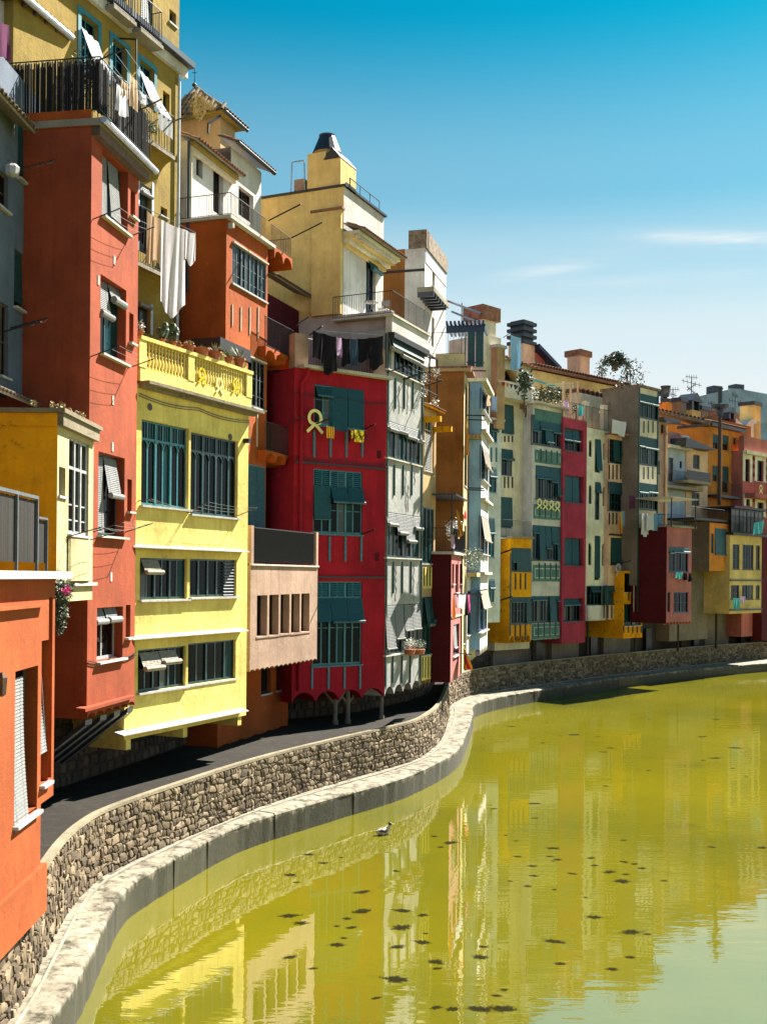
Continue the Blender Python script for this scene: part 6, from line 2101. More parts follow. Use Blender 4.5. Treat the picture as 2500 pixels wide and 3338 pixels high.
zz = FM.at('L6', 1070, 1100)[1]
railing(hM.root, [FM.pt(sm0, -.1, zmt), FM.pt(sm1, -.1, zmt)], 1.2, 'iron', .3, name='terrace_railing')
for x in (978, 1058, 1135):
    a = FM.at('L6', x, 800)
    hM.box('terrace_post', FM, a[0] - .06, a[0] + .06, -.3, -.18, zmt, a[1], 'peach')

# cream house with arched lights
FCc = FT_.off(1.0)
sc0 = sm1 + .004; sc1 = FCc.at('L7', 1368, 1200)[0]
zct = FCc.at('L8', 180, 800)[1]; zc0_ = FCc.at('L7', 1250, 1840)[1]
hCc = House('arched_cream_house', 'cream house with narrow arched lights beside tall green blinds', FCc, (sc0 + sc1) / 2)
def arch_win(h, F, r, mat='tealdark', glassm='glass2'):
    s0, s1, z0, z1 = r
    h.hole(F, r, .15)
    rad = (s1 - s0) / 2; zc_ = z1 - rad
    m = MB()
    for sgn in (-1, 1):
        poly = [((s0 + s1) / 2 + sgn * rad, z1 - .001), ((s0 + s1) / 2, z1 - .001)] + [((s0 + s1) / 2 + sgn * rad * math.sin(math.pi / 2 * i / 6), zc_ + rad * math.cos(math.pi / 2 * i / 6) - .001) for i in range(1, 7)]
        if sgn > 0:
            poly = poly[::-1]
        m.extrude(F, poly, -.15, -.001)
    m.build('arch_spandrel', 'sand', h.root)
    w = MB().box(F, s0, s0 + .07, -.14, -.08, z0, zc_).box(F, s1 - .07, s1, -.14, -.08, z0, zc_).box(F, s0 + .07, s1 - .07, -.14, -.09, z0, z0 + .1).build('window', mat, h.root)
    MB().quad(F.pt(s0, -.13, z0), F.pt(s1, -.13, z0), F.pt(s1, -.13, z1), F.pt(s0, -.13, z1)).build('pane', glassm, w)
    return w
for c in (('L6', 1225, 1435, 'L7', 1200, 125), ('L6', 1378, 1470, 'L7', 1342, 155), ('L7', 1168, 410, 'L7', 1198, 610), ('L7', 1310, 435, 'L7', 1340, 632), ('L7', 1163, 1010, 'L7', 1195, 1240), ('L7', 1303, 1020, 'L7', 1334, 1245)):
    arch_win(hCc, FCc, R2(FCc, *c))
for c, lo, out in ((('L6', 1292, 1425, 'L7', 1285, 290), .05, .5), (('L7', 1232, 380, 'L7', 1282, 775), .72, .3), (('L7', 1228, 935, 'L7', 1278, 1395), .05, .0)):
    r = R2(FCc, *c); w = hCc.window(FCc, r, 2, 'tealdark', (.5,), depth=.15, sill=0)
    hCc.blind(w, FCc, sub(r, .0, 1, lo, .99), 'tealblind', .02, out + .03, .06 if lo > .3 else 0, .09)
ra2 = FCc.r('L7', 1140, 1455, 1288, 1650)
hCc.wall(FCc, sc0, sc1, zc0_ + 1.2, zct, 'sand', D=4)
w = hCc.window(FCc.off(.006), ra2, 4, 'green', (.5,), depth=.0, sill=.06, hole=False)
hCc.blind(w, FCc, sub(ra2, .25, .85, .72, 1.0), 'greenblind', .08, .3, .07, .09)
hCc.box('apron', FCc, sc0, FCc.at('L7', 1312, 1700)[0], .0, .25, FCc.at('L7', 1230, 1810)[1], FCc.at('L7', 1230, 1655)[1], 'white')
railing(hCc.root, [FCc.pt(sc0, -.1, zct), FCc.pt(sc1, -.1, zct)], 1.6, 'iron', .1, name='terrace_railing')
for s in (sc0 + .25, sc1 - .3):
    hCc.box('pier', FCc, s - .25, s + .25, -.5, -.15, zct, zct + 2.0, 'beige')

# peach house with green bands
FPe = FT_.off(1.4)
se0 = FPe.at('L7', 1372, 900)[0]; se1 = FPe.at('L7', 1568, 900)[0]
zet = FPe.at('L8', 370, 860)[1]; ze0 = FPe.at('L7', 1420, 1800)[1]
hPe = House('peach_house', 'peach house with green glazed bands and thin black battens', FPe, (se0 + se1) / 2)
pw = [R2(FPe, 'L8', 282, 880, 'L8', 448, 1110), R2(FPe, 'L7', 1372, 375, 'L7', 1565, 690), R2(FPe, 'L7', 1392, 955, 'L7', 1532, 1235), R2(FPe, 'L7', 1325, 1450, 'L7', 1520, 1640)]
for i, r in enumerate(pw):
    w = hPe.window(FPe, r, 6, 'green', (.3, .6, .85), depth=.1, sill=.06, sillmat='green')
    blinds(hPe, w, FPe, r, [[(.2, .55, .1), (.6, .8, .4), (.8, 1, .1)], [(.0, .5, .6), (.5, 1, .62)], [(.0, 1.0, .1)], [(.0, .25, .0), (.25, .7, .7), (.8, 1, .0)]][i], 'greenblind', .25, .06, .09)
hPe.wall(FPe, se0, se1, ze0, zet, 'peach', D=4)
battens(hPe, FPe, 'L7', (1375, 1413, 1453, 1492, 1530), 205, 355, 'iron', .05)
battens(hPe, FPe, 'L7', (1375, 1412, 1450, 1490), 700, 820, 'iron', .05)
battens(hPe, FPe, 'L7', (1320, 1360, 1400, 1437, 1478), 1655, 1790, 'iron', .05)
zz = FPe.at('L7', 1460, 930)[1]; hPe.box('string_course', FPe, se0, se1, 0, .1, zz - .06, zz + .06, 'iron')
hPe.box('awning', FPe, se0, se1 + .5, -.5, .8, zet + .003, zet + .12, 'tile')
for x, y in ((1390, 1240), (1460, 1240)):
    p = FPe.P3('L7', x, y, 0); pole(hPe.root, [p, p + Vector((.8, -.9, .35))], .04)

# small ochre box below the green tower
FOx = FT_.off(2.2)
r = R2(FOx, 'M1', 408, 965, 'M1', 568, 1545)
hOx = House('small_ochre_house', 'small ochre box with black glazed bands under the green tower', FOx, (r[0] + r[1]) / 2)
for c in ((415, 985, 560, 1150), (412, 1255, 560, 1440)):
    q = FOx.r('M1', *c); hOx.window(FOx, q, 4, 'iron', (), depth=.1, sill=.05, sillmat='pipe')
hOx.wall(FOx, r[0], r[1], r[2], r[3], 'ochre', D=4)
battens(hOx, FOx, 'M1', (450, 487, 525), 1150, 1225, 'iron', .05)
battens(hOx, FOx, 'M1', (408, 447, 487, 525, 560), 1445, 1505, 'iron', .05)

# tall taupe tower with green galleries
FTa = FT_.off(2.8)
sa0 = FTa.at('L8', 537, 700)[0]; sa1 = FTa.at('L8', 707, 700)[0]
zat = FTa.at('L8', 620, 450)[1]; za0 = FTa.at('M1', 630, 1320)[1]
hTa = House('green_gallery_tower', 'tall taupe tower with stacked green glazed galleries', FTa, (sa0 + sa1) / 2)
tw = [R2(FTa, 'L8', 540, 480, 'L8', 706, 725), R2(FTa, 'L8', 540, 855, 'L8', 704, 1125), R2(FTa, 'L8', 540, 1262, 'M1', 700, 440), R2(FTa, 'M1', 538, 670, 'M1', 692, 905), R2(FTa, 'M1', 572, 1050, 'M1', 690, 1195)]
for i, r in enumerate(tw):
    w = hTa.window(FTa, r, 8, 'green', (), depth=.08, sill=.06, sillmat='green', transom=.36 if i < 3 else None, fr=.07)
    blinds(hTa, w, FTa, r, [[(.0, 1, .62)], [(.0, .3, .62), (.3, 1.0, .60)], [(.0, .5, .62), (.5, 1, .66)], [(.0, 1.0, .02)], [(.4, 1, .1)]][i], 'greenblind', .35, .07, .1)
hTa.wall(FTa, sa0, sa1, za0, zat, 'beige', D=.3, left=False)
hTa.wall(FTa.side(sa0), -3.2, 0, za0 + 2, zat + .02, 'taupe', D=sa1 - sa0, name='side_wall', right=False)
battens(hTa, FTa, 'L8', (583, 622, 662), 728, 830, 'green', .05)
battens(hTa, FTa, 'L8', (583, 620, 660), 1130, 1235, 'green', .05)
battens(hTa, FTa, 'M1', (612, 650), 915, 1005, 'green', .05)
battens(hTa, FTa, 'M1', (607, 648), 1200, 1310, 'green', .05)
hTa.box('corner_board', FTa, sa0, sa0 + .1, 0, .08, za0, zat, 'green')
hTa.box('corner_board', FTa, sa1 - .1, sa1, 0, .08, za0, zat, 'green')
hTa.box('parapet', FTa.side(sa0), -3.4, .1, -3, .05, zat + .03, zat + .22, 'tileold')

# rose box house
FRo = FT_.off(5.2)
sr0 = FRo.at('N5', 300, 1200)[0]; sr1 = FRo.at('N5', 636, 1200)[0]
zrt = FRo.at('N5', 470, 500)[1]; zr0 = FRo.at('N5', 460, 1805)[1]
hRo = House('rose_box_house', 'faded rose box house with blue windows and a row of laundry', FRo, (sr0 + sr1) / 2)
r = FRo.r('N5', 332, 755, 592, 1095); w = hRo.window(FRo, r, 6, 'navy', (), depth=.12, sill=.08, sillmat='navy')
blinds(hRo, w, FRo, r, [(.0, .2, .76), (.2, .6, .80), (.6, 1.05, .80)], 'tealblind', .5, .08, .09)
r = FRo.r('N5', 398, 1370, 592, 1640); hRo.window(FRo, r, 4, 'navy', (.5,), depth=.12, sill=.06, sillmat='navy')
r = FRo.r('N5', 312, 1370, 350, 1640); hRo.window(FRo, r, 1, 'navy', (.5,), depth=.12, sill=0)
hRo.wall(FRo, sr0, sr1, zr0, zrt, 'rose', D=.3, left=False, scal=(8, .22), sof=.28)
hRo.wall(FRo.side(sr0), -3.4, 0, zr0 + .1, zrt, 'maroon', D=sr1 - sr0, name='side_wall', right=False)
hRo.box('roof_ledge', FRo, sr0 - .1, sr1 + .3, -3, .25, zrt + .003, zrt + .15, 'concrete')
railing(hRo.root, [FRo.pt(sr0 - .1, -3.0, zrt + .15), FRo.pt(sr0, .1, zrt + .15), FRo.pt(sr1, .1, zrt + .15)], FRo.at('N5', 500, 360)[1] - zrt, 'iron', .25, name='terrace_railing')
zcn = FRo.at('N5', 400, 90, .5)[1]
hRo.box('terrace_awning', FRo, sr0 - .3, sr1 + .1, -2.5, .5, zcn, zcn + .08, 'ledge')
for s in (sr0 + .1, sr1):
    MB().tube(FRo.pt(s, .3, zrt), FRo.pt(s, .3, zcn), .05, k=5).build('awning_post', 'iron', hRo.root)

# dark orange bay beside it
FDo = FT_.off(2.2)
s0_, s1_ = FDo.at('N5', 880, 700)[0], FDo.at('N5', 1150, 700)[0]
zt_, zb_ = FDo.at('N5', 1030, 440)[1], FDo.at('N5', 1010, 1085)[1]
hDo = House('orange_bay_house', 'orange bay with a large teal blind over a dark passage', FDo, (s0_ + s1_) / 2)
r = FDo.r('N5', 955, 505, 1100, 850); w = hDo.window(FDo, r, 2, 'tealdark', (.5,), depth=.1, sill=.06)
hDo.blind(w, FDo, sub(r, -.02, 1.02, -.05, 1.0), 'tealblind', .02, .2, .06, .1)
for c in ((902, 575, 938, 850), (1112, 590, 1138, 845)):
    hDo.window(FDo, FDo.r('N5', *c), 1, 'teal', (.5,), depth=.1, sill=0)
hDo.wall(FDo, s0_, s1_, zb_, zt_, 'tangerine', D=.3, left=False)
hDo.wall(FDo.side(s0_), -4.4, 0, zb_, zt_ + .1, 'taupe', D=4, name='side_wall', right=False)
hDo.box('roof_terrace', FDo, s0_ - 3, s1_ + .1, -3, .2, zt_ + .12, zt_ + .3, 'iron')
railing(hDo.root, [FDo.pt(s0_ - 3.2, .1, zt_ + .3), FDo.pt(s1_, .1, zt_ + .3)], FDo.at('N5', 1000, 255)[1] - zt_ - .3, 'iron', .12, name='terrace_railing')

# mustard bay at the edge with a glazed veranda
FMu = FT_.off(2.6)
s0_, s1_ = FMu.at('N5', 1155, 900)[0], FMu.at('N5', 1585, 900)[0]
zt_, zb_ = FMu.at('N5', 1370, 610)[1], FMu.at('N5', 1370, 1655)[1]
hMu = House('mustard_bay_house', 'mustard bay house with dark framed windows and a glazed veranda on top', FMu, (s0_ + s1_) / 2)
for c, lv in (((1195, 720, 1285, 1060), 2), ((1328, 725, 1475, 1065), 4), ((1508, 735, 1562, 1065), 1), ((1170, 1275, 1282, 1460), 2), ((1320, 1275, 1470, 1465), 4), ((1505, 1278, 1560, 1465), 1)):
    hMu.window(FMu, FMu.r('N5', *c), lv, 'tealdark', (.4,), depth=.12, sill=.04, sillmat='wood')
hMu.wall(FMu, s0_, s1_, zb_, zt_, 'gold', D=4.5)
for y in (1210, 1605):
    zz = FMu.at('N5', 1370, y)[1]; hMu.box('string_course', FMu, s0_, s1_, 0, .1, zz - .07, zz + .07, 'iron')
rv_ = R2(FMu, 'N5', 1175, 235, 'N5', 1600, 590)
hMu.box('veranda_floor', FMu, s0_, s1_ + .6, -2, .3, zt_ + .003, zt_ + .2, 'iron')
w = hMu.window(FMu, (rv_[0], rv_[1], zt_ + .2, rv_[3]), 8, 'iron', (.42,), depth=.05, sill=0, hole=False, glassm='curtain', fr=.12, name='veranda_glazing')
hMu.box('veranda_roof', FMu, s0_, s1_ + .6, -3, .4, rv_[3] + .02, rv_[3] + .2, 'iron')
railing(hMu.root, [FMu.pt(s0_, .25, zt_ + .2), FMu.pt(s1_ + .4, .25, zt_ + .2)], 1.5, 'iron', .15, name='veranda_railing')

# tangerine house, set back, with its low pink wing
FTg = FT_.off(-.5)
s0_, s1_ = FTg.at('N4', 860, 900)[0], FTg.at('N4', 1300, 900)[0]
zt_ = FTg.at('N4', 1080, 620)[1]
hTg = House('tangerine_house', 'tangerine house with a long lichen covered roof and shuttered doors', FTg, (s0_ + s1_) / 2)
for c in ((925, 680, 1000, 890), (1058, 690, 1138, 912), (1205, 730, 1240, 830), (920, 1105, 990, 1330), (1055, 1115, 1142, 1480), (1180, 1130, 1242, 1330)):
    r = FTg.r('N4', *c); w = hTg.window(FTg, r, 2, 'tealdark', (.5,), depth=.18, sill=.08, sillmat='tangerine')
    if c[0] != 1205:
        hTg.blind(w, FTg, sub(r, .05, .95, .4, .98), 'greenblind', -.05, .0, 0, .1)
hTg.wall(FTg, s0_, s1_, 8, zt_, 'tangerine', D=4, left=False)
hTg.wall(FTg.side(s0_), -11, 0, 8, zt_ - .2, 'tangerine', D=4, name='side_wall', right=False)
m = MB()
Fsd = FTg.side(s0_)
pk = Fsd.at('N4', 190, 400)
m.extrude(Fsd, [(-11, zt_ - .2), (0, zt_ - .2), (0, zt_ - .1), (-11, Fsd.at('N4', 200, 400)[1])], -.3, .0)
m.build('gable', 'tangerine', hTg.root)
ro_ = tile_roof(hTg.root, Fsd.pt(-11.2, .3, zt_ + 1.0), Fsd.pt(-11.2, -6, zt_ + 1.0), Vector((FTg.n[0], FTg.n[1], 0)), 1, 'tileold') if False else None
a, b = Fsd.P3('N4', 190, 395, .3), FTg.pt(s0_ - .3, .4, zt_ + .05)
c_ = FTg.pt(s1_ + .4, .4, zt_ + .05)
rf = MB().hexa([a, b, b + Vector((.3, 4, .3)), a + Vector((.3, 4, .3)), a + Vector((0, 0, .25)), b + Vector((0, 0, .25)), b + Vector((.3, 4, .55)), a + Vector((.3, 4, .55))]).build('roof', 'tileold', hTg.root)
d = (b - a); Lr = d.length; d.normalize()
for i in range(int(Lr / .42)):
    p = a + d * (i * .42) + Vector((0, 0, .28)); y = Vector((.1, 1, .1)).normalized()
    x = y.cross(Vector((0, 0, 1))).normalized(); z = x.cross(y)
    inst('roof_tile', TILE['tileold'], rf, None, mat4=Matrix(((x.x, y.x, z.x, p.x), (x.y, y.y, z.y, p.y), (x.z, y.z, z.z, p.z), (0, 0, 0, 1))) @ Matrix.Scale(2.0, 4))
hTg.box('eaves', FTg, s0_ - .1, s1_ + .4, -3, .45, zt_ + .003, zt_ + .25, 'soot')
m = MB()
for i in range(24):
    p = FTg.pt(s0_ + (s1_ + .3 - s0_) * i / 24, .42, zt_ + .3); y = Vector((-FTg.n[0], -FTg.n[1], .3)).normalized(); x = Vector((FTg.t[0], FTg.t[1], 0)); z = x.cross(y)
    inst('roof_tile', TILE['tileold'], hTg.root, None, mat4=Matrix(((x.x, y.x, z.x, p.x), (x.y, y.y, z.y, p.y), (x.z, y.z, z.z, p.z), (0, 0, 0, 1))) @ Matrix.Scale(1.7, 4))
zz = FTg.at('N4', 1100, 1510, 1.0)[1]
bb = hTg.box('balcony', FTg, s0_ - .2, s1_ + .6, 0, 1.0, zz - .2, zz, 'soot')
railing(bb, [FTg.pt(s0_ - .2, .95, zz), FTg.pt(s1_ + .6, .95, zz)], FTg.at('N4', 1100, 1330, 1.0)[1] - zz, 'iron', .15)
# tall flue pipe in front of it
p = FTg.P3('N4', 1012, 1640, 1.2); q = FTg.P3('N4', 1008, 430, 1.2); q.x, q.y = p.x, p.y
fl = thing('flue_pipe', 'tall rusty flue pipe with a cap rising before the tangerine house', 'pipe', p)
MB().tube(p, q, .16, k=8).build('pipe', 'rust', fl)
MB().lathe(q, [(.3, 0), (.3, .5), (.75, .7), (.75, .95), (.2, 1.05), (.2, 2.3), (.3, 2.4)], 10).build('cap', 'soot', fl)

# small weathered houses under the tangerine roof
FSm = FT_.off(.8)
s0_, s1_ = FSm.at('N4', 190, 900)[0], FSm.at('N4', 285, 900)[0]
hS1 = House('pale_pink_house', 'slim pale pink house with a dark eave next to the green tower', FSm, (s0_ + s1_) / 2)
hS1.window(FSm, FSm.r('N4', 225, 545, 268, 680), 1, 'wood', (), depth=.15, sill=.3, sillmat='terracotta')
hS1.window(FSm, FSm.r('N4', 185, 1040, 210, 1230), 1, 'navy', (), depth=.1, sill=0)
hS1.wall(FSm, s0_, s1_, 8, FSm.at('N4', 240, 520)[1], 'pink', D=4)
hS1.box('eaves', FSm, s0_ - .5, s1_ + 1.0, -3, .8, FSm.at('N4', 240, 520)[1] + .003, FSm.at('N4', 240, 480)[1], 'soot')
MB().tube(FSm.pt(s1_ - .1, .15, 10), FSm.pt(s1_ - .1, .15, FSm.at('N4', 290, 580)[1]), .1, k=6).build('downpipe', 'peach', hS1.root)
FSn = FT_.off(-.2)
s0_, s1_ = FSn.at('N4', 285, 900)[0], FSn.at('N4', 562, 900)[0]
hS2 = House('peeling_house', 'house with peeling blue paint and a graffiti scrawled roof parapet', FSn, (s0_ + s1_) / 2)
hS2.window(FSn, FSn.r('N4', 325, 995, 392, 1330), 2, 'navy', (.5,), depth=.12, sill=0)
hS2.window(FSn, FSn.r('N4', 478, 1045, 512, 1150), 1, 'tealdark', (), depth=.12, sill=.05)
M['peeling'] = S_('peeling_blue_paint', (0.42, 0.50, 0.58), stain=.9, streak=.4, off=41, dirt=(.35, .17, .12))
hS2.wall(FSn, s0_, s1_, 8, FSn.at('N4', 420, 890)[1], 'peeling', D=4)
hS2.box('eaves', FSn, s0_, s1_ + .3, -1, .5, FSn.at('N4', 420, 890)[1] + .003, FSn.at('N4', 420, 850)[1], 'ledge')
M['scrawl'] = S_('scrawled_parapet', (0.42, 0.22, 0.20), stain=.9, spots=1.0, off=43, dirt=(.06, .04, .04))
r = R2(FSn, 'N4', 302, 640, 'N4', 500, 835, -.5)
hS2.box('roof_parapet', FSn, r[0], r[1], -.8, -.5, r[2], r[3], 'scrawl')
hS2.box('chimney', FSn, r[1] + .1, r[1] + 1.2, -1.2, -.4, r[2] - .3, r[3] - .1, 'pipe')
zz = FSn.at('N4', 420, 1375, 1.0)[1]
bb = hS2.box('balcony', FSn, s0_ - 2, s1_ + 1.2, 0, 1.0, zz - .25, zz, 'concrete')
railing(bb, [FSn.pt(s0_ - 2, .95, zz), FSn.pt(s1_ + 1.2, .95, zz)], FSn.at('N4', 420, 1175, 1.0)[1] - zz, 'rust', .15)
FSo = FT_.off(-.1)
s0_, s1_ = FSo.at('N4', 568, 1000)[0], FSo.at('N4', 860, 1000)[0]
hS3 = House('peach_door_house', 'low peach house with a black screened balcony and sagging dark eave', FSo, (s0_ + s1_) / 2)
for c in ((660, 955, 750, 1160), (640, 1470, 745, 1657)):
    hS3.window(FSo, FSo.r('N4', *c), 2, 'tealdark', (.5,), depth=.15, sill=0)
hS3.wall(FSo, s0_, s1_ - .02, 8, FSo.at('N4', 700, 900)[1], 'peach', D=3)
e0, e1 = FSo.P3('N4', 560, 850, .9), FSo.P3('N4', 960, 900, .9)
MB().extrude(FSo, [FSo.at('N4', 560, 850, .9), FSo.at('N4', 960, 900, .9), FSo.at('N4', 850, 835, .9), FSo.at('N4', 570, 725, .9)], -.6, .9).build('roof', 'soot', hS3.root)
zz = FSo.at('N4', 740, 1350, 1.2)[1]
r = R2(FSo, 'N4', 575, 1165, 'N4', 890, 1345, 1.2)
bb = hS3.box('balcony', FSo, r[0], r[1], 0, 1.25, r[2] - .2, r[2], 'concrete')
MB().box(FSo, r[0], r[1], 1.18, 1.22, r[2] + .05, r[3]).build('balcony_screen', 'iron', bb)
hS3.wall(FDo.off(-2.0), FDo.at('N5', 640, 1300)[0], FDo.at('N5', 1150, 1300)[0], 3, FDo.at('N5', 800, 450)[1], 'taupe', D=2, name='lower_wall')

# striped brick-banded house at the right edge
FSt = FT_.off(.6)
s0_, s1_ = FSt.at('N4', 1330, 1100)[0], FSt.at('N4', 1900, 1100)[0]
zt_ = FSt.at('N4', 1480, 930)[1]
hSt = House('banded_house', 'pink house with maroon painted bands, pale door frames and a terrace parapet', FSt, (s0_ + s1_) / 2)
for c in ((1358, 1015, 1420, 1330), (1520, 1035, 1605, 1330), (1370, 1560, 1420, 1657), (1520, 1600, 1605, 1800)):
    r = FSt.r('N4', *c); w = hSt.window(FSt, r, 2, 'tealdark', (.4,), depth=.2, sill=0)
    m = MB(); e = .45
    m.box(FSt, r[0] - e, r[0], 0, .06, r[2], r[3] + e); m.box(FSt, r[1], r[1] + e, 0, .06, r[2], r[3] + e); m.box(FSt, r[0], r[1], 0, .058, r[3], r[3] + e)
    m.build('stone_frame', 'sand', w)
hSt.wall(FSt, s0_, s1_, 3, zt_, 'farpink', D=4)
for y0, y1 in ((985, 1035), (1090, 1145), (1205, 1260), (1550, 1600), (1680, 1740)):
    za, zb2_ = FSt.at('N4', 1470, y0)[1], FSt.at('N4', 1470, y1)[1]
    for x0, x1 in ((1440, 1503), (1625, 1700)):
        hSt.box('painted_band', FSt, FSt.at('N4', x0, 1100)[0], FSt.at('N4', x1, 1100)[0], 0, .02, zb2_, za, 'maroon')
hSt.box('cornice', FSt, s0_, s1_, 0, .4, zt_ - .3, zt_, 'sand')
hSt.box('terrace_parapet', FSt, s0_, s1_, -.4, .1, zt_ + .003, FSt.at('N4', 1480, 735)[1], 'farpink')
hSt.box('rear_wall', FSt, s0_, s1_, -4, -3.5, zt_, FSt.at('N4', 1480, 590, -3.5)[1], 'brown')
zz = FSt.at('N4', 1500, 1480, 1.0)[1]
bb = hSt.box('balcony', FSt, s0_ + .3, s1_, 0, 1.1, zz - .4, zz, 'farpink')
railing(bb, [FSt.pt(s0_ + .3, 1.0, zz), FSt.pt(s1_, 1.0, zz)], FSt.at('N4', 1500, 1320, 1.0)[1] - zz, 'iron', .15)
# red wall below it
hSt.wall(FT_.off(1.5), FT_.off(1.5).at('N5', 1590, 1400)[0], FT_.off(1.5).at('N5', 1900, 1400)[0], 2.6, FT_.off(1.5).at('N5', 1640, 620)[1], 'maroon', D=1, name='lower_wall')

# ground-floor walls between terrace and the far bays, overhang shade put into their colour
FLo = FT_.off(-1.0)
hL = thing('far_ground_floor', 'ground floor walls, coloured dark for overhang shade, with doorways behind the far quay', 'wall', FLo.pt(20, 0, ZT))
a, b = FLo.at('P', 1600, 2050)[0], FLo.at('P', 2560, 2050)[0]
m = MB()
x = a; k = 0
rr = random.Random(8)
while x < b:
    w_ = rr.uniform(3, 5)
    MB().box(FLo, x, x + w_ - .02, -1, rr.uniform(-.25, .25), ZT - .1, 7).build('wall_bay', rr.choice(['taupe', 'shadefound', 'shadefound']), hL)
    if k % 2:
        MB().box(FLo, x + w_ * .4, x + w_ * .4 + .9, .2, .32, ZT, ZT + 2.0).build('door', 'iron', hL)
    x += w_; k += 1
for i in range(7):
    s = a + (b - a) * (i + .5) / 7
    MB().tube(FLo.pt(s, 1.2, ZT), FLo.pt(s, 1.2, 5.2), .10, k=6).build('post', 'shadefound', hL)

# ---------------------------------------------------------------- roofscape behind the far row
FRo2 = FT_.off(-3.0)
hR2 = House('yellow_attic_house', 'long yellow attic wall under a tiled roof above the far terraces', FRo2, FRo2.at('L6', 1000, 900)[0], z=ztt)
s0_, s1_ = FRo2.at('L6', 600, 800)[0], FRo2.at('L6', 1610, 900)[0]
za = FRo2.at('L6', 620, 680)[1]; zb = FRo2.at('L6', 1600, 880)[1]
m = MB().extrude(FRo2, [(s0_, ztt - 2), (s1_, ztt - 2), (s1_, zb), (s0_, za)], -3, 0); m.build('wall', 'gold', hR2.root)
r = R2(FRo2, 'L6', 1408, 905, 'L6', 1560, 1110)
hR2.box('shutter_opening', FRo2, r[0], r[1], .0, .08, r[2], r[3], 'tealdark')
a, b = FRo2.pt(s0_, .4, za + .05), FRo2.pt(s1_ + .3, .4, zb + .05)
MB().hexa([a, b, b + Vector((-1, 3, .5)), a + Vector((-1, 3, .5)), a + Vector((0, 0, .2)), b + Vector((0, 0, .2)), b + Vector((-1, 3, .7)), a + Vector((-1, 3, .7))]).build('roof', 'tile', hR2.root)
d = (b - a)
for i in range(34):
    p = a + d * (i / 34) + Vector((0, 0, .22)); y = Vector((-FT_.n[0], -FT_.n[1], .15)).normalized(); x = d.normalized(); z = x.cross(y)
    inst('roof_tile', TILE['tile'], hR2.root, None, mat4=Matrix(((x.x, y.x, z.x, p.x), (x.y, y.y, z.y, p.y), (x.z, y.z, z.z, p.z), (0, 0, 0, 1))) @ Matrix.Scale(2.2, 4))
# lower terrace block with scalloped tile cap
r = R2(FRo2, 'L6', 1100, 920, 'L6', 1400, 1180, 1.0)
hR2.box('terrace_block', FRo2, r[0], r[1], 0, 1.0, ztt - 3, r[3], 'beige')
for i in range(6):
    p = FRo2.pt(r[0] + (r[1] - r[0]) * (i + .3) / 6, 1.0, r[3]); y = Vector((-FT_.n[0], -FT_.n[1], 0)); x = Vector((FT_.t[0], FT_.t[1], 0)); z = Vector((0, 0, 1))
    inst('roof_tile', TILE['tile'], hR2.root, None, mat4=Matrix(((x.x, y.x, z.x, p.x), (x.y, y.y, z.y, p.y), (x.z, y.z, z.z, p.z), (0, 0, 0, 1))) @ Matrix.Scale(4.5, 4))
# rear parapet and chimneys
FRo3 = FT_.off(-6)
hR3 = House('rear_parapet_house', 'pinkish rear roof parapet with a tall chimney and roof plants', FRo3, FRo3.at('L6', 1400, 700)[0], z=ztt)
r = R2(FRo3, 'L6', 960, 715, 'L6', 1615, 860)
hR3.box('parapet', FRo3, r[0], r[1], -3, 0, ztt, r[3], 'pink')
r = R2(FRo3, 'L6', 1130, 520, 'L6', 1232, 745, .5)
c_ = hR3.box('chimney', FRo3, r[0], r[1], -.8, .5, r[2] - .5, r[3], 'peach')
MB().box(FRo3, r[0] - .15, r[1] + .15, -1, .65, r[3], r[3] + .5).build('chimney_cap', 'tile', c_)
# beige stair block with chimney above the white house
FB4 = Fac(u=1600, v=1200, d=70, vp=4700)
hB4 = House('beige_stair_block', 'beige stair block with a capped chimney and an arched loggia', FB4, FB4.at('L3', 1330, 1400)[0], z=z5t)
r = R2(FB4, 'L3', 1250, 1285, 'L3', 1430, 1900)
hB4.box('wall', FB4, r[0], r[1], -3, 0, r[2] - 3, r[3], 'beige')
r2_ = R2(FB4, 'L3', 1265, 1115, 'L3', 1405, 1285)
c_ = hB4.box('chimney', FB4, r2_[0], r2_[1], -1.5, -.2, r[3], r2_[3], 'beige')
MB().box(FB4, r2_[0] - .25, r2_[1] + .25, -1.7, 0, r2_[3], r2_[3] + .9).build('chimney_cap', 'tile', c_)
p_ = R2(FB4, 'L3', 1330, 1440, 'L3', 1410, 1900)
hB4.box('pier', FB4, p_[0], p_[1], 0, .5, z5t - .5, p_[3], 'apricot')
hB4.box('pier_cap', FB4, p_[0] - .1, p_[1] + .1, -.05, .6, p_[3] + .003, p_[3] + .2, 'ledge')
# arched loggia
Flg = FB4.off(-.8)
ra3 = Flg.r('L6', 290, 660, 440, 820)
rw = Flg.r('L6', 245, 540, 610, 1030)
hB4.hole(Flg, (ra3[0], ra3[1], ra3[2], ra3[3]), .5)
rad = (ra3[1] - ra3[0]) / 2; cx = (ra3[0] + ra3[1]) / 2
for sgn in (-1, 1):
    poly = [(cx + sgn * rad, ra3[3]), (cx, ra3[3])] + [(cx + sgn * rad * math.sin(math.pi / 2 * i / 6), ra3[3] - rad + rad * math.cos(math.pi / 2 * i / 6)) for i in range(1, 7)]
    if sgn > 0:
        poly = poly[::-1]
    MB().extrude(Flg, poly, -.5, -.001).build('arch_spandrel', 'apricot', hB4.root)
hB4.wall(Flg, rw[0], rw[1], rw[2], rw[3], 'white', D=3, name='loggia_wall')
hB4.box('loggia_back', Flg, ra3[0], ra3[1], -2.9, -2.7, ra3[2], ra3[3], 'brown')
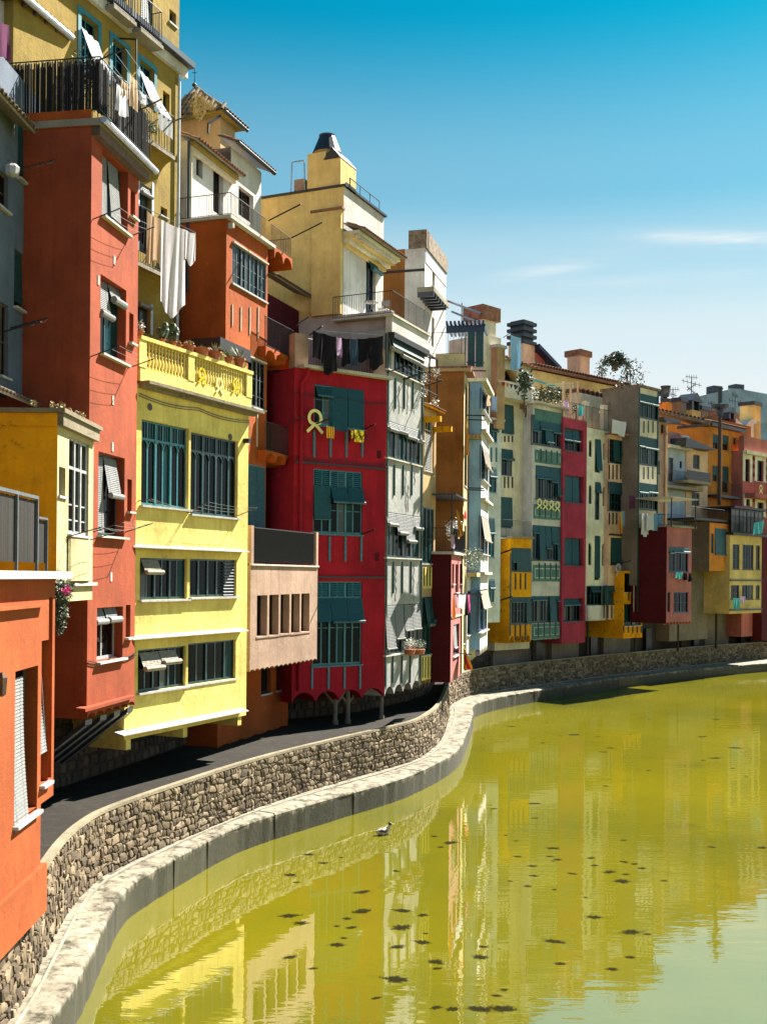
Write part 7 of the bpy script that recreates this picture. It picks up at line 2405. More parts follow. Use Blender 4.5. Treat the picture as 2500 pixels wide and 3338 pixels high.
tile_roof(hB4.root, Flg.pt(rw[0], .5, rw[3]), Flg.pt(rw[1], .5, rw[3] - .3), Vector((-Flg.n[0], -Flg.n[1], .3)), 1, 'tile', pitch=.4, basemat='tile')
# second chimney block and roof hut
Fhu = FT_.off(-5)
hHu = House('roof_hut', 'small roof hut with a blue eave and vented chimney behind the loggia', Fhu, Fhu.at('L6', 700, 600)[0], z=ztt)
r = R2(Fhu, 'L6', 520, 390, 'L6', 640, 660); c_ = hHu.box('chimney', Fhu, r[0], r[1], -1.5, 0, r[2] - 2, r[3], 'peach')
for k in range(4):
    MB().box(Fhu, r[0] - .1, r[1] + .1, -1.6, .1, r[3] + .02 + k * .5, r[3] + .28 + k * .5).build('vent_louvre', 'soot', c_)
MB().box(Fhu, r[0] + .1, r[1] - .1, -1.4, -.1, r[3] + .001, r[3] + 1.9).build('vent_core', 'iron', c_)
r = R2(Fhu, 'L6', 640, 480, 'L6', 770, 690); hHu.box('wall', Fhu, r[0], r[1], -2, -.2, r[2] - 3, r[3], 'farpink')
e0, e1 = Fhu.pt(r[0] - .2, .6, r[3] + .2), Fhu.pt(r[1] + 1.2, .6, r[3] - 1.2)
MB().hexa([e0, e1, e1 + Vector((-1, 2, 0)), e0 + Vector((-1, 2, 0)), e0 + Vector((0, 0, .3)), e1 + Vector((0, 0, .3)), e1 + Vector((-1, 2, .3)), e0 + Vector((-1, 2, .3))]).build('roof', 'navy', hHu.root)
r = R2(Fhu, 'L6', 490, 425, 'L6', 590, 600); hHu.box('screen_wall', Fhu, r[0], r[1], -1, -.4, r[2] - 3, r[3], 'taupe')

# big blue-grey hall far behind
Fhl = Fac(u=2350, v=1300, d=150, vp=9000)
hHl = House('grey_hall', 'big weathered blue grey gable hall behind the right rooftops', Fhl, Fhl.at('N4', 1200, 300)[0], cat='building')
M['hall'] = S_('mottled_blue_grey', (0.34, 0.46, 0.55), stain=.5, streak=.5, off=51, fine=3.0, dirt=(.10, .12, .13))
pts = [Fhl.at('N4', x, y) for x, y in ((540, 210), (700, 175), (1010, 110), (1180, 65), (1280, 70), (1660, 140), (2300, 300))]
poly = [(p[0], p[1]) for p in pts] + [(pts[-1][0], 5), (pts[0][0], 5)]
MB().extrude(Fhl, poly[::-1], -30, 0).build('wall', 'hall', hHl.root)
for x, y in ((1030, 90), (1325, 68)):
    s, z = Fhl.at('N4', x, y); hHl.box('roof_vent', Fhl, s - .8, s + .8, -2, -.5, z - 1.0, z + .7, 'soot')

# rooftop chimneys at the right
FCh = FT_.off(-7)
def chim(label, c, x0, y0, x1, y1, mat, cap, F=FCh, name='chimney'):
    r = F.r(c, x0, y0, x1, y1)
    t = thing(name, label, 'chimney', F.pt((r[0] + r[1]) / 2, -.5, r[2] - 3))
    w_ = r[1] - r[0]
    MB().box(F, r[0], r[1], -w_, 0, r[2] - 3, r[3]).build('stack', mat, t)
    if cap == 'pot':
        MB().lathe(F.pt((r[0] + r[1]) / 2, -w_ / 2, r[3]), [(w_ * .55, 0), (w_ * .6, .4), (w_ * .4, .5), (w_ * .5, 1.4), (w_ * .6, 1.6)], 8).build('pot', 'soot', t)
    elif cap == 'gable':
        for s in (r[0] + .1 * w_, r[1] - .1 * w_):
            MB().box(F, s - .12 * w_, s + .12 * w_, -w_, 0, r[3], r[3] + w_ * .5).build('pier', 'soot', t)
        MB().add([F.pt(r[0] - .2 * w_, .1, r[3] + w_ * .5), F.pt(r[1] + .2 * w_, .1, r[3] + w_ * .5), F.pt(r[1] + .2 * w_, -w_, r[3] + w_ * .5), F.pt(r[0] - .2 * w_, -w_, r[3] + w_ * .5), F.pt((r[0] + r[1]) / 2, .1, r[3] + w_), F.pt((r[0] + r[1]) / 2, -w_, r[3] + w_)],
                 [(0, 1, 4), (1, 2, 5, 4), (2, 3, 5), (3, 0, 4, 5), (3, 2, 1, 0)]).build('cap', 'soot', t)
    else:
        MB().box(F, r[0] - .15, r[1] + .15, -w_ - .15, .15, r[3], r[3] + .4).build('cap', 'soot', t)
    return t
chim('orange chimney with a dark pot on the tiled roof', 'N4', 310, 245, 372, 400, 'tangerine', 'pot')
chim('sooty tapered chimney with a narrow brick top', 'N4', 490, 240, 565, 460, 'taupe', 'flat')
chim('yellow chimney under a small gabled dark cap', 'N4', 645, 350, 762, 500, 'gold', 'gable')
chim('grey blue chimney block beside the yellow gabled one', 'N4', 770, 350, 865, 540, 'taupe', 'flat')
chim('brick chimney with a pierced gabled cap by the white attic', 'N4', 1150, 470, 1225, 560, 'maroon', 'gable')
chim('mustard chimney with crenellated top next to a black flue', 'N4', 1480, 285, 1570, 440, 'gold', 'flat')
hWa = House('white_attic', 'low white attic with a curved roof and one small blue window', FCh, FCh.at('N4', 1400, 500)[0], z=zct)
r = FCh.r('N4', 1240, 440, 1570, 545)
MB().extrude(FCh, [(r[0], r[2] - 3), (r[1], r[2] - 3), (r[1], r[3]), (r[1] - (r[1] - r[0]) * .4, r[3]), (r[0] + (r[1] - r[0]) * .35, r[3] - .9), (r[0], r[2])], -3, 0).build('wall', 'white', hWa.root)
q = FCh.r('N4', 1445, 480, 1508, 545); hWa.box('window', FCh, q[0], q[1], 0, .05, q[2], q[3], 'pipe')
hTr = House('tiled_rear_roof', 'bright lichen covered tiled roofs behind the row of chimneys', FCh, FCh.at('N4', 500, 350)[0], cat='roof', z=zct)
for c in ((190, 250, 420, 400), (380, 230, 700, 440), (560, 290, 960, 480), (1060, 350, 1440, 440)):
    F_ = FCh.off(-2 - c[0] * .002)
    r = F_.r('N4', *c)
    MB().hexa([F_.pt(r[0], 0, r[2]), F_.pt(r[1], 0, r[2]), F_.pt(r[1], -5, r[3]), F_.pt(r[0], -5, r[3]), F_.pt(r[0], 0, r[2] - 3), F_.pt(r[1], 0, r[2] - 3), F_.pt(r[1], -5, r[2] - 3), F_.pt(r[0], -5, r[2] - 3)]).build('roof', 'tile', hTr.root)

# unseen house added beyond the right edge to shade the far quay
FE2 = FT_.off(1.0)
sq0 = FE2.at('N4', 1905, 1100)[0]
hEn = House('unseen_bend_house', 'plain terracotta house out of view round the bend, added to shade the far quay', FE2, sq0 + 8)
for zf in (4.5, 8.5, 12.5, 16.5):
    for k in range(5):
        hEn.window(FE2, (sq0 + 1.2 + k * 3.2, sq0 + 2.4 + k * 3.2, zf, zf + 2.2), 2, 'tealdark', (.5,), depth=.2, sill=.1)
hEn.wall(FE2, sq0, sq0 + 18, ZT, 21, 'tangerine', D=6)

sp_ = FG.at('L2', 895, 1420)[0]
MB().lathe(FG.pt(sp_, -.5, ZT), [(.13, 0), (.13, .15), (.095, .18), (.095, zg0 + .3 - ZT)], 10).build('post', 'taupe', hg.root)
# ================================================================ things: washing, plants, flags, aerials, weed, duck
def sheet(name, label, cat, p00, p10, p01, p11, mat, folds=3, amp=.05, nx=14, ny=14, sag=.1, group=None):
    """Cloth stretched between four corners with a little sag and folds."""
    p00, p10, p01, p11 = map(Vector, (p00, p10, p01, p11))
    nrm = (p10 - p00).cross(p01 - p00).normalized()
    m = MB()
    for j in range(ny + 1):
        for i in range(nx + 1):
            x, y = i / nx, j / ny
            p = p00.lerp(p10, x).lerp(p01.lerp(p11, x), y)
            p = p + Vector((0, 0, -sag * math.sin(math.pi * y))) + nrm * amp * math.sin(x * folds * 6.28 + y * 2) * (.3 + y)
            m.v.append(tuple(p)); m.uv.append((x, 1 - y))
    for j in range(ny):
        for i in range(nx):
            k = j * (nx + 1) + i
            m.f.append((k, k + nx + 1, k + nx + 2, k + 1))
    return tag(m.build(name, mat, smooth=True), label, cat, group)
def hang(name, label, cat, F, c, x0, y0, x1, y1, yb, mat, n=.8, folds=3, amp=.04, **kw):
    """Cloth whose pinned edge runs between two photo points on plane F pushed out by n, bottom at yb."""
    a, b = F.P3(c, x0, y0, n), F.P3(c, x1, y1, n)
    zb = F.at(c, (x0 + x1) / 2, yb, n)[1]
    return cloth(name, label, cat, a, b, (a.z + b.z) / 2 - zb, mat, folds, amp, **kw)
# --- sun sheets on the tall pale yellow house
sheet('sun_sheet', 'white sun sheet sloping from the blue door to the reed fence', 'awning', FE.P3('K1', 627, 195, .08), FE.P3('K1', 760, 330, .08), FE.P3('K1', 800, 560, 1.0), FE.P3('K1', 905, 640, 1.0), 'cl_white', sag=.15)
sheet('sun_sheet', 'white sun sheet sloping to the railing of the upper iron balcony', 'awning', FE.P3('K1', 1075, 530, .08), FE.P3('K1', 1180, 640, .08), FE.P3('K1', 1225, 850, .85), FE.P3('K1', 1330, 930, .85), 'cl_white', sag=.1)
sheet('reed_mat', 'pale reed mat hung over the upper iron balcony rail', 'mat', FE.P3('K1', 1222, 855, .84), FE.P3('K1', 1333, 935, .84), FE.P3('K1', 1225, 985, .84), FE.P3('K1', 1335, 1075, .84), 'greyreed', amp=.01, sag=0)
# --- washing on the salmon roof terrace
for i, (x0, y0, x1, y1, yb, mt, lb) in enumerate(((905, 640, 985, 700, 880, 'cl_white', 'white printed shirt pegged over the reed fence'), (938, 600, 985, 640, 740, 'cl_beige', 'peach coloured shirt pegged over the reed fence'),
        (1000, 560, 1060, 620, 830, 'cl_beige', 'long pale pink dress pegged over the reed fence'), (1082, 695, 1132, 730, 790, 'cl_white', 'small white vest pegged at the end of the terrace line'))):
    hang('washing', lb, 'laundry', FB, 'K1', x0, y0, x1, y1, yb, mt, n=.7, folds=2)
# --- washing on the lower pale yellow balcony
la, lb_ = FE.P3('K2', 1060, 150, .9), FE.P3('K2', 1510, 372, 2.3)
line_ = MB().tube(la, lb_, .012, k=4).build('washing_line', 'steel', hE.root)
def onl(t):
    return la.lerp(lb_, t) + Vector((0, 0, -.12 * math.sin(math.pi * t)))
for t0, t1, drop, mt, lb, fo in ((.02, .16, 1.2, 'cl_black', 'black garment hanging at the inner end of the balcony line', 2), (.16, .40, 1.55, 'cl_beige', 'gathered beige cloth hanging beside the white sheet', 5),
                                (.41, .82, 2.75, 'cl_white', 'big white sheet hanging in folds from the yellow balcony', 6), (.83, 1.0, 1.0, 'cl_white', 'small white towel at the outer end of the balcony line', 3)):
    cloth('washing', lb, 'laundry', onl(t0), onl(t1), drop, mt, fo * .5, .055, nx=30, ny=12, sag=.05, hem=.10)
hang('washing', 'purple cloth hanging at the corner of the dim house', 'laundry', FD, 'K1', -60, 120, 70, 190, 440, 'cl_purple', n=.8, folds=3)
# --- pots on the yellow balustrade
for i, (x, y, kd, lm, lb, r_, h_, f_) in enumerate(((128, 175, 'bush', 'blossom', 'white flowering plant at the salmon end of the balustrade', .16, .12, .26), (312, 240, 'cactus', 'leafdark', 'small dark cactus pot on the balustrade', .09, .12, .2),
        (392, 262, 'cactus', 'leafdark', 'prickly pear in a pot on the balustrade', .12, .15, .3), (432, 292, 'bush', 'straw', 'low yellow succulent pot beside the prickly pear', .13, .1, .12), (512, 325, 'bush', 'straw', 'flat bowl of yellow succulents on the balustrade', .20, .18, .16),
        (615, 372, 'bush', 'leaf', 'wide orange bowl with short green sprouts', .24, .24, .10), (715, 405, 'agave', 'leafgrey', 'spiky grey aloe in a wide red pot', .22, .26, .34), (823, 452, 'agave', 'leafgrey', 'narrow aloe in a dark pot by the lean-to', .14, .24, .36), (905, 490, 'agave', 'leafgrey', 'large spiky aloe in a tall red pot at the balustrade end', .19, .32, .46))):
    s, z = FY.at('K5', x, y, 0)
    pot_plant(lb, FY.pt(s, -.02, zrail + .02), r_, h_, kd, lm, seed=i + 3, fr=f_)
# --- ribbons
for x, y, lb in ((615, 590, 'yellow ribbon tied to the balusters next to the middle pier'), (750, 665, 'pale folded ribbon tied between the other two balustrade ribbons'), (878, 665, 'yellow ribbon tied to the balusters near the end pier')):
    s, z = FY.at('K5', x, y, .1)
    ribbon('ribbon', lb, FY, s, .07, z, .50, 'cl_yellow' if x != 750 else 'ribbon', .02)
s, z = FR.at('L1', 345, 712, .1)
ribbon('ribbon', 'big pale yellow board ribbon fixed to the crimson wall', FR, s, .12, z, .92, 'ribbon', .025)
for i, (x, y) in enumerate(((655, 655), (717, 665), (780, 672), (840, 682))):
    s, z = FN.at('L7', x, y, .12)
    ribbon('ribbon', 'pale yellow ribbon hanging on the panelled house', FN, s, .12, z, .70, 'ribbon', .03, group='ribbons on the panelled house')
for x, y in ((360, 1008), (450, 1008)):
    s, z = FPe.at('M1', x, y, .3)
    ribbon('ribbon', 'white ribbon hanging under a pole on the peach house', FPe, s, .3, z, .95, 'cl_white', .03, group='ribbons on the peach house')
s, z = FSt.at('N4', 1565, 1480, 1.1)
ribbon('ribbon', 'cream ribbon on the balcony of the banded house', FSt, s, 1.15, z, .75, 'ribbon', .03)
# --- flags and sign on the crimson house
hang('small_flag', 'small red and yellow striped flag pegged under the crimson house window', 'flag', FR, 'L1', 455, 650, 522, 665, 768, 'flag', n=.45, folds=1, amp=.03)
hang('washing', 'dark scarf pegged beside the yellow protest sign', 'laundry', FR, 'L1', 655, 690, 672, 692, 800, 'cl_black', n=.45, folds=1, amp=.02)
hang('washing', 'little yellow pennant pegged beside the yellow protest sign', 'laundry', FR, 'L1', 674, 690, 692, 692, 765, 'cl_yellow', n=.46, folds=1, amp=.02)
r = R2(FR, 'L1', 705, 692, 'L1', 790, 808, .45)
sg = thing('protest_sign', 'yellow cloth sign with black lettering on the crimson house line', 'sign', FR.pt((r[0] + r[1]) / 2, .45, r[2]))
m = MB()
for j in range(7):
    for i in range(9):
        m.v.append(tuple(FR.pt(r[0] + (r[1] - r[0]) * i / 8, .45 + .008 * math.sin(i * 1.3 + j), r[2] + (r[3] - r[2]) * j / 6)))
for j in range(6):
    for i in range(8):
        k = j * 9 + i; m.f.append((k, k + 1, k + 10, k + 9))
m.build('cloth', 'cl_yellow', sg)
def text(parent, F, txt, s, n, z, size, mat):
    cu = bpy.data.curves.new('lettering', 'FONT'); cu.body = txt; cu.size = size; cu.align_x = 'CENTER'; cu.align_y = 'CENTER'; cu.extrude = .002
    tmp = bpy.data.objects.new('tmp', cu)
    me_ = bpy.data.meshes.new_from_object(tmp)
    bpy.data.objects.remove(tmp)
    me_.name = 'lettering'
    o_ = bpy.data.objects.new('lettering', me_); COL.objects.link(o_)
    p = F.pt(s, n, z)
    mt = Matrix(((F.t[0], 0, F.n[0], p.x), (F.t[1], 0, F.n[1], p.y), (0, 1, 0, p.z), (0, 0, 0, 1)))
    me_.materials.clear(); me_.materials.append(M[mat])
    L0 = LOC[parent.name]
    mt.translation = mt.translation - L0
    o_.parent = parent; o_.matrix_local = mt
    return o_
cs = (r[0] + r[1]) / 2
hh_ = r[3] - r[2]
text(sg, FR, 'HI!', cs, .465, r[2] + hh_ * .84, .17, 'black')
text(sg, FR, 'CATALAN', cs, .465, r[2] + hh_ * .60, .21, 'black')
text(sg, FR, 'REPUBLIC', cs, .465, r[2] + hh_ * .36, .20, 'black')
# --- washing above the crimson house
la, lb_ = FR.P3('K8', 560, 1722, .45), FR.P3('K8', 1150, 1765, .45)
MB().tube(la, lb_, .012, k=4).build('washing_line', 'steel', hR.root)
def onr(t, q=.22):
    return la.lerp(lb_, t) + Vector((0, 0, -q * math.sin(math.pi * t)))
for t0, t1, d_, mt, lb in ((.0, .16, 1.9, 'cl_black', 'black jumper at the pole end of the terrace line'), (.14, .33, 2.6, 'cl_black', 'long black coat on the crimson terrace line'), (.32, .40, 1.3, 'cl_lilac', 'small patterned top on the crimson terrace line'), (.39, .51, 1.9, 'cl_black', 'black trousers next to the jeans'),
                      (.51, .63, 2.0, 'cl_denim', 'blue jeans with turned hems on the terrace line'), (.62, .80, 1.6, 'cl_black', 'black shirt between jeans and the last coat'), (.79, .99, 2.2, 'cl_black', 'wide black coat at the outer end of the terrace line')):
    cloth('washing', lb, 'laundry', onr(t0), onr(t1), d_ * .58, mt, 1, .06, taper=.05, hem=.07)
# --- ivy over the orange roof
rq = random.Random(31)
t = thing('hanging_ivy', 'dark bush with magenta flowers hanging between the orange and ochre houses', 'plant', FA.P3('K4', 600, 800, -.1))
m = MB()
for x, y, rx_, rz_, n_ in ((610, 360, .30, .22, 260), (610, 450, .32, .30, 420), (600, 560, .26, .35, 420), (620, 680, .20, .35, 300), (625, 770, .10, .25, 120), (680, 380, .22, .18, 160)):
    leaves(m, FA.P3('K4', x, y, -.15), (rx_, rx_, rz_), n_, .075, rq, droop=.6)
m.build('foliage', 'leafdark', t)
m = MB()
for x, y in ((690, 370), (705, 395), (690, 420), (665, 400)):
    leaves(m, FA.P3('K4', x, y, .05), (.07, .07, .08), 30, .06, rq)
m.build('flowers', 'magenta', t, kind='stuff')
t = thing('roof_weeds', 'dry weeds growing along the ochre roof edge', 'plant', FC.pt(sC0, .1, zCt + .1))
m = MB()
for x, y in ((540, 385), (610, 390), (650, 395), (350, 370), (800, 470), (850, 500), (720, 440)):
    p = FC.P3('K3', x, y, .05) if x > 590 else FC.side(sC0).P3('K3', x, y, .0)
    leaves(m, p + Vector((0, 0, .02)), (.10, .10, .10), 30, .07, rq)
m.build('foliage', 'straw', t)
t = thing('roof_grass', 'dry grass growing out of the hipped turret roof', 'plant', FT.P3('K7', 420, 380, -.2))
m = MB()
for x, y in ((300, 330), (360, 300), (420, 330), (470, 360), (380, 380), (330, 260), (300, 420), (340, 470)):
    for _ in range(26):
        p = FT.P3('K7', x + rq.uniform(-30, 30), y + rq.uniform(-20, 20), .05)
        d = Vector((rq.uniform(-.4, .4), rq.uniform(-.4, .2), rq.uniform(.2, .6)))
        w = Vector((.012, 0, 0)); m.add([p - w, p + w, p + d], [(0, 1, 2)])
m.build('blades', 'straw', t)
# plants on terrace of the salmon house
t = thing('terrace_bush', 'green bush growing behind the reed fence', 'plant', FBs.P3('K1', 640, 700, -.6))
m = leaves(MB(), FBs.P3('K1', 630, 600, -.6), (.5, .5, .9), 500, .10, rq); m.build('foliage', 'leaf', t)
t = thing('balcony_plant', 'pale spiky plant on the upper iron balcony', 'plant', FE.P3('K1', 1130, 1000, .5))
m = leaves(MB(), FE.P3('K1', 1130, 990, .5), (.5, .4, .3), 160, .22, rq, narrow=.18); m.build('foliage', 'leafgrey', t)
# geranium boxes on the grey sill
for i, (x, lb) in enumerate(((395, 'white blossoming box on the grey house sill'), (525, 'grey blossoming pot at the end of the grey sill'))):
    p = FG.P3('N3', x, 1465, .25)
    t = thing('flower_box', lb, 'flower pot', p)
    MB().lathe(p, [(.20, 0), (.27, .22), (.24, .22)], 10).build('pot', 'terracotta', t)
    m = leaves(MB(), p + Vector((0, 0, .45)), (.42, .35, .30), 220, .10, rq); m.build('foliage', 'blossom' if i == 0 else 'leafgrey', t)
# climbing strands on the grey front
t = thing('climbing_tendrils', 'thin bare tendrils trailing down the grey panels', 'plant', FG.P3('N2', 450, 1480, .03))
m = MB()
for x0, y0, y1, c in ((140, 1060, 1700, 'N1'), (490, 1100, 1650, 'N1'), (330, 1150, 1650, 'N1'), (130, 720, 1100, 'N2'), (455, 760, 1480, 'N2'), (500, 1000, 1490, 'N2'), (620, 770, 1000, 'N2'), (85, 260, 720, 'N3'), (210, 260, 740, 'N3'), (445, 250, 740, 'N3'), (70, 1520, 1950, 'N3')):
    pts = [FG.P3(c, x0 + rq.uniform(-14, 14), y0 + (y1 - y0) * k / 9, .015) for k in range(10)]
    MB().path(pts, .012, k=3).build('tendril', 'wood', t)
# hanging plant on the white boarded bay
t = thing('trailing_plant', 'big trailing grey green plant spilling from the white planter shelf', 'plant', FW1.P3('L5', 740, 830, .2))
m = MB()
for x, y, rx_, rz_, n_ in ((670, 580, .5, .35, 260), (740, 600, .6, .5, 420), (790, 650, .4, .5, 300), (700, 700, .5, .5, 260), (780, 780, .3, .6, 260), (785, 900, .2, .6, 140)):
    leaves(m, FW1.P3('L5', x, y, .35), (rx_, rx_, rz_), n_, .13, rq, droop=.7, narrow=.25)
m.build('foliage', 'leafgrey', t)
# maroon terrace: white bush, flags, banner
t = thing('potted_shrub', 'white flowering shrub on the maroon house terrace', 'plant', FJ.P3('N2', 1320, 2100, -.2))
m = leaves(MB(), FJ.P3('N2', 1320, 1790, -.2), (.55, .5, .6), 320, .13, rq); m.build('foliage', 'blossom', t)
MB().tube(FJ.P3('N2', 1310, 2150, -.2), FJ.P3('N2', 1315, 1850, -.2), .05).build('stem', 'wood', t)
hang('washing', 'lilac striped towel under the white shrub', 'laundry', FJ, 'N2', 1270, 1880, 1330, 1890, 2140, 'cl_lilac', n=.15, folds=1)
a = FJ.P3('N2', 1365, 1430, .3); b = FJ.P3('N2', 1405, 1500, .5)
sheet('long_flag', 'long red and yellow flag with a blue tip on the maroon terrace', 'flag', a, b, FJ.P3('N2', 1395, 1980, .2), FJ.P3('N2', 1470, 1900, .6), 'flag', folds=1, amp=.06, sag=0)
sheet('long_flag', 'long red and yellow flag hung down the thin cream front', 'flag', FK.P3('N1', 1522, 1690, .1), FK.P3('N1', 1560, 1780, .3), FK.P3('N2', 1548, 410, .1), FK.P3('N2', 1588, 500, .5), 'flag', folds=1, amp=.05, sag=0)
sheet('long_flag', 'orange and yellow flag hanging at the foot of the cream front', 'flag', FK.P3('N3', 1118, 1370, .1), FK.P3('N3', 1150, 1400, .3), FK.P3('N3', 1140, 1670, .2), FK.P3('N3', 1215, 1670, .7), 'flag', folds=2, amp=.1, sag=0)
hang('small_flag', 'narrow red pennant on the cream front', 'flag', FK, 'N2', 1522, 1450, 1545, 1460, 1610, 'cl_red', n=.1, folds=1)
sheet('long_flag', 'red and yellow flag hanging from the beige house pole', 'flag', FT_.P3('L4', 1085, 1690, .8), FT_.P3('L4', 1125, 1660, .9), FT_.P3('L4', 1090, 1900, .8), FT_.P3('L4', 1142, 1925, 1.0), 'flag', folds=1, amp=.08, sag=0)
# washing on the maroon front
for x0, x1, yb, mt, lb in ((1000, 1030, 830, 'cl_lilac', 'lilac shirt on the maroon front line'), (985, 1005, 960, 'cl_orange', 'orange trousers on the maroon front line'), (1065, 1150, 840, 'cl_white', 'white blouse on the maroon front line'), (1150, 1178, 930, 'cl_black', 'black leggings on the maroon front line'), (1178, 1205, 900, 'magenta', 'magenta top on the maroon front line')):
    hang('washing', lb, 'laundry', FJ, 'N3', x0, 650, x1, 650, yb, mt, n=.9, folds=2, amp=.05)
# far washing and banners
FZ = {'FW2': FW2, 'FT': FT_, 'FTa': FTa, 'FRo': FRo, 'FMu': FMu, 'FM': FM, 'FPe': FPe, 'FB4': FB4}
for nm, lb, cat_, f, c, x0, y0, x1, y1, yb, mt, n_ in (
        ('washing', 'cream cloth hanging by the white house eaves', 'laundry', 'FW2', 'L4', 960, 340, 1000, 360, 500, 'cl_beige', .8), ('washing', 'dark blue overall hanging by the white house eaves', 'laundry', 'FW2', 'L4', 1015, 350, 1085, 370, 560, 'cl_denim', .9),
        ('washing', 'purple towel beside the pale blue towel on the beige house', 'laundry', 'FT', 'L4', 1098, 385, 1115, 385, 570, 'cl_purple', 1.2), ('washing', 'pale blue towel hanging on the beige house pole', 'laundry', 'FT', 'L4', 1118, 385, 1158, 380, 555, 'cl_blue', 1.2),
        ('washing', 'pale blue bed sheet hanging by the green tower', 'laundry', 'FTa', 'M1', 572, 460, 618, 462, 655, 'cl_white', 1.5), ('washing', 'white pillow cases hanging by the green tower', 'laundry', 'FTa', 'M1', 608, 462, 668, 468, 610, 'cl_white', 1.7),
        ('washing', 'blue towel hanging by the green tower', 'laundry', 'FTa', 'M1', 672, 462, 752, 455, 620, 'cl_blue', 1.6), ('washing', 'turquoise towel on the mustard veranda', 'laundry', 'FMu', 'M1', 1545, 545, 1628, 522, 640, 'cl_teal', 1.0),
        ('washing', 'turquoise towel under the mustard bay window', 'laundry', 'FMu', 'M1', 1362, 1198, 1420, 1200, 1300, 'cl_teal', .7), ('washing', 'lilac towel under the mustard bay window', 'laundry', 'FMu', 'M1', 1425, 1185, 1468, 1185, 1240, 'cl_lilac', .7),
        ('washing', 'turquoise shorts on the rose box line', 'laundry', 'FRo', 'M1', 868, 975, 920, 975, 1030, 'cl_teal', .6), ('washing', 'black shirt on the rose box line next to the shorts', 'laundry', 'FRo', 'M1', 925, 980, 960, 982, 1045, 'cl_black', .6), ('washing', 'black shirt at the end of the rose box line', 'laundry', 'FRo', 'M1', 970, 982, 996, 985, 1055, 'cl_black', .6),
        ('washing', 'red and yellow scarf on the peach house', 'laundry', 'FPe', 'M1', 372, 445, 392, 445, 640, 'flag', .9), ('washing', 'blue scarf on the peach house', 'laundry', 'FPe', 'M1', 396, 440, 418, 440, 570, 'cl_blue', .9), ('washing', 'dark towel at the end of the peach house pole', 'laundry', 'FPe', 'M1', 455, 310, 505, 308, 420, 'cl_purple', 1.4),
        ('banner', 'blue and pink banner on the mauve terrace rail', 'banner', 'FM', 'L6', 955, 1015, 1005, 1020, 1130, 'cl_lilac', .1), ('banner', 'turquoise and pink banner at the end of the mauve terrace', 'banner', 'FM', 'L6', 1100, 1060, 1165, 1065, 1170, 'cl_teal', .1), ('banner', 'white banner with coloured print over the peach house', 'banner', 'FPe', 'L8', 312, 710, 430, 735, 850, 'cl_white', .9),
        ('washing', 'big pale blue sheet above the arched loggia', 'laundry', 'FB4', 'L6', 375, 295, 490, 335, 670, 'cl_blue', .8)):
    hang(nm, lb, cat_, FZ[f], c, x0, y0, x1, y1, yb, mt, n=n_, folds=2, amp=.07, nx=12, ny=8)
pole(hB4.root, [FB4.P3('L6', 300, 330, .8), FB4.P3('L6', 378, 280, .8), FB4.P3('L6', 500, 335, .8)], .03, 'iron', 'washing_line')
# bunting under the loggia
bt = thing('bunting', 'string of coloured pennants below the arched loggia', 'bunting', FB4.P3('L6', 350, 870, .6))
MB().path([FB4.P3('L6', 248 + 50 * k, 800 + 10 * k - 10 * math.sin(k), .6) for k in range(5)], .02, k=3).build('string', 'cl_white', bt)
for k, mt in enumerate(('cl_beige', 'cl_red', 'cl_orange', 'cl_denim', 'cl_denim')):
    x = 262 + 41 * k; y = 806 + 9 * k
    MB().extrude(FB4, [FB4.at('L6', x - 16, y, .6), FB4.at('L6', x, y + 45, .6), FB4.at('L6', x + 16, y + 3, .6)], .6, .63).build('pennant', mt, bt)
# far terrace plants and roof trees
def bush(label, F, c, x, y, n_, rad, cnt, mat, size=.22, name='terrace_plant', trunk=True):
    p = F.P3(c, x, y, n_)
    t = thing(name, label, 'plant', p - Vector((0, 0, rad[2])))
    m = leaves(MB(), p, rad, cnt, size, rq); m.build('foliage', mat, t)
    if trunk:
        MB().tube(p - Vector((0, 0, rad[2] * 1.5)), p + Vector((0, 0, rad[2] * .3)), .06, .03).build('stem', 'wood', t)
bush('dark palm like plant by the loggia', FB4, 'L6', 525, 820, 1.2, (.7, .7, 1.3), 220, 'leafdark', .35)
bush('white flowering shrub by the loggia terrace', FT_, 'L6', 545, 960, .2, (1.1, .8, 1.0), 260, 'blossom', .2)
bush('white spiky plant by the palm', FT_, 'L6', 585, 820, -.8, (.5, .5, 1.0), 110, 'blossom', .3)
bush('shrub on the mauve terrace', FM, 'L6', 1085, 1090, -.6, (.5, .5, .6), 110, 'leaf', .2)
bush('grey spiky plant on the cream terrace', FCc, 'L8', 315, 620, -.8, (1.1, 1.0, .7), 150, 'leafgrey', .35)
bush('round clipped shrub beside the roof chimney', FRo3, 'L6', 1078, 685, -.5, (.5, .5, .8), 200, 'leafdark', .2)
bush('thin sapling beside the roof chimney', FRo3, 'L6', 1105, 615, -.8, (.8, .6, .8), 60, 'leafdark', .25)
bush('cypress shrub on the rear parapet', FRo3, 'L6', 1365, 680, -.6, (.7, .7, 1.0), 260, 'leafdark', .2)
bush('cypress shrub at the end of the rear parapet', FRo3, 'L6', 1640, 660, -.6, (.5, .5, 1.1), 220, 'leafdark', .2)
bush('dense green bushes on the green tower terrace', FTa, 'L8', 465, 350, -2.0, (1.6, 1.2, 2.0), 420, 'leafdark', .25)
p = FRo3.P3('L6', 1510, 690, -1)
t = thing('roof_tree', 'small open tree leaning over the rear roof parapet', 'tree', p)
top_ = FRo3.P3('L6', 1470, 500, -1)
MB().tube(p, top_, .28, .12).build('trunk', 'wood', t)
m = MB()
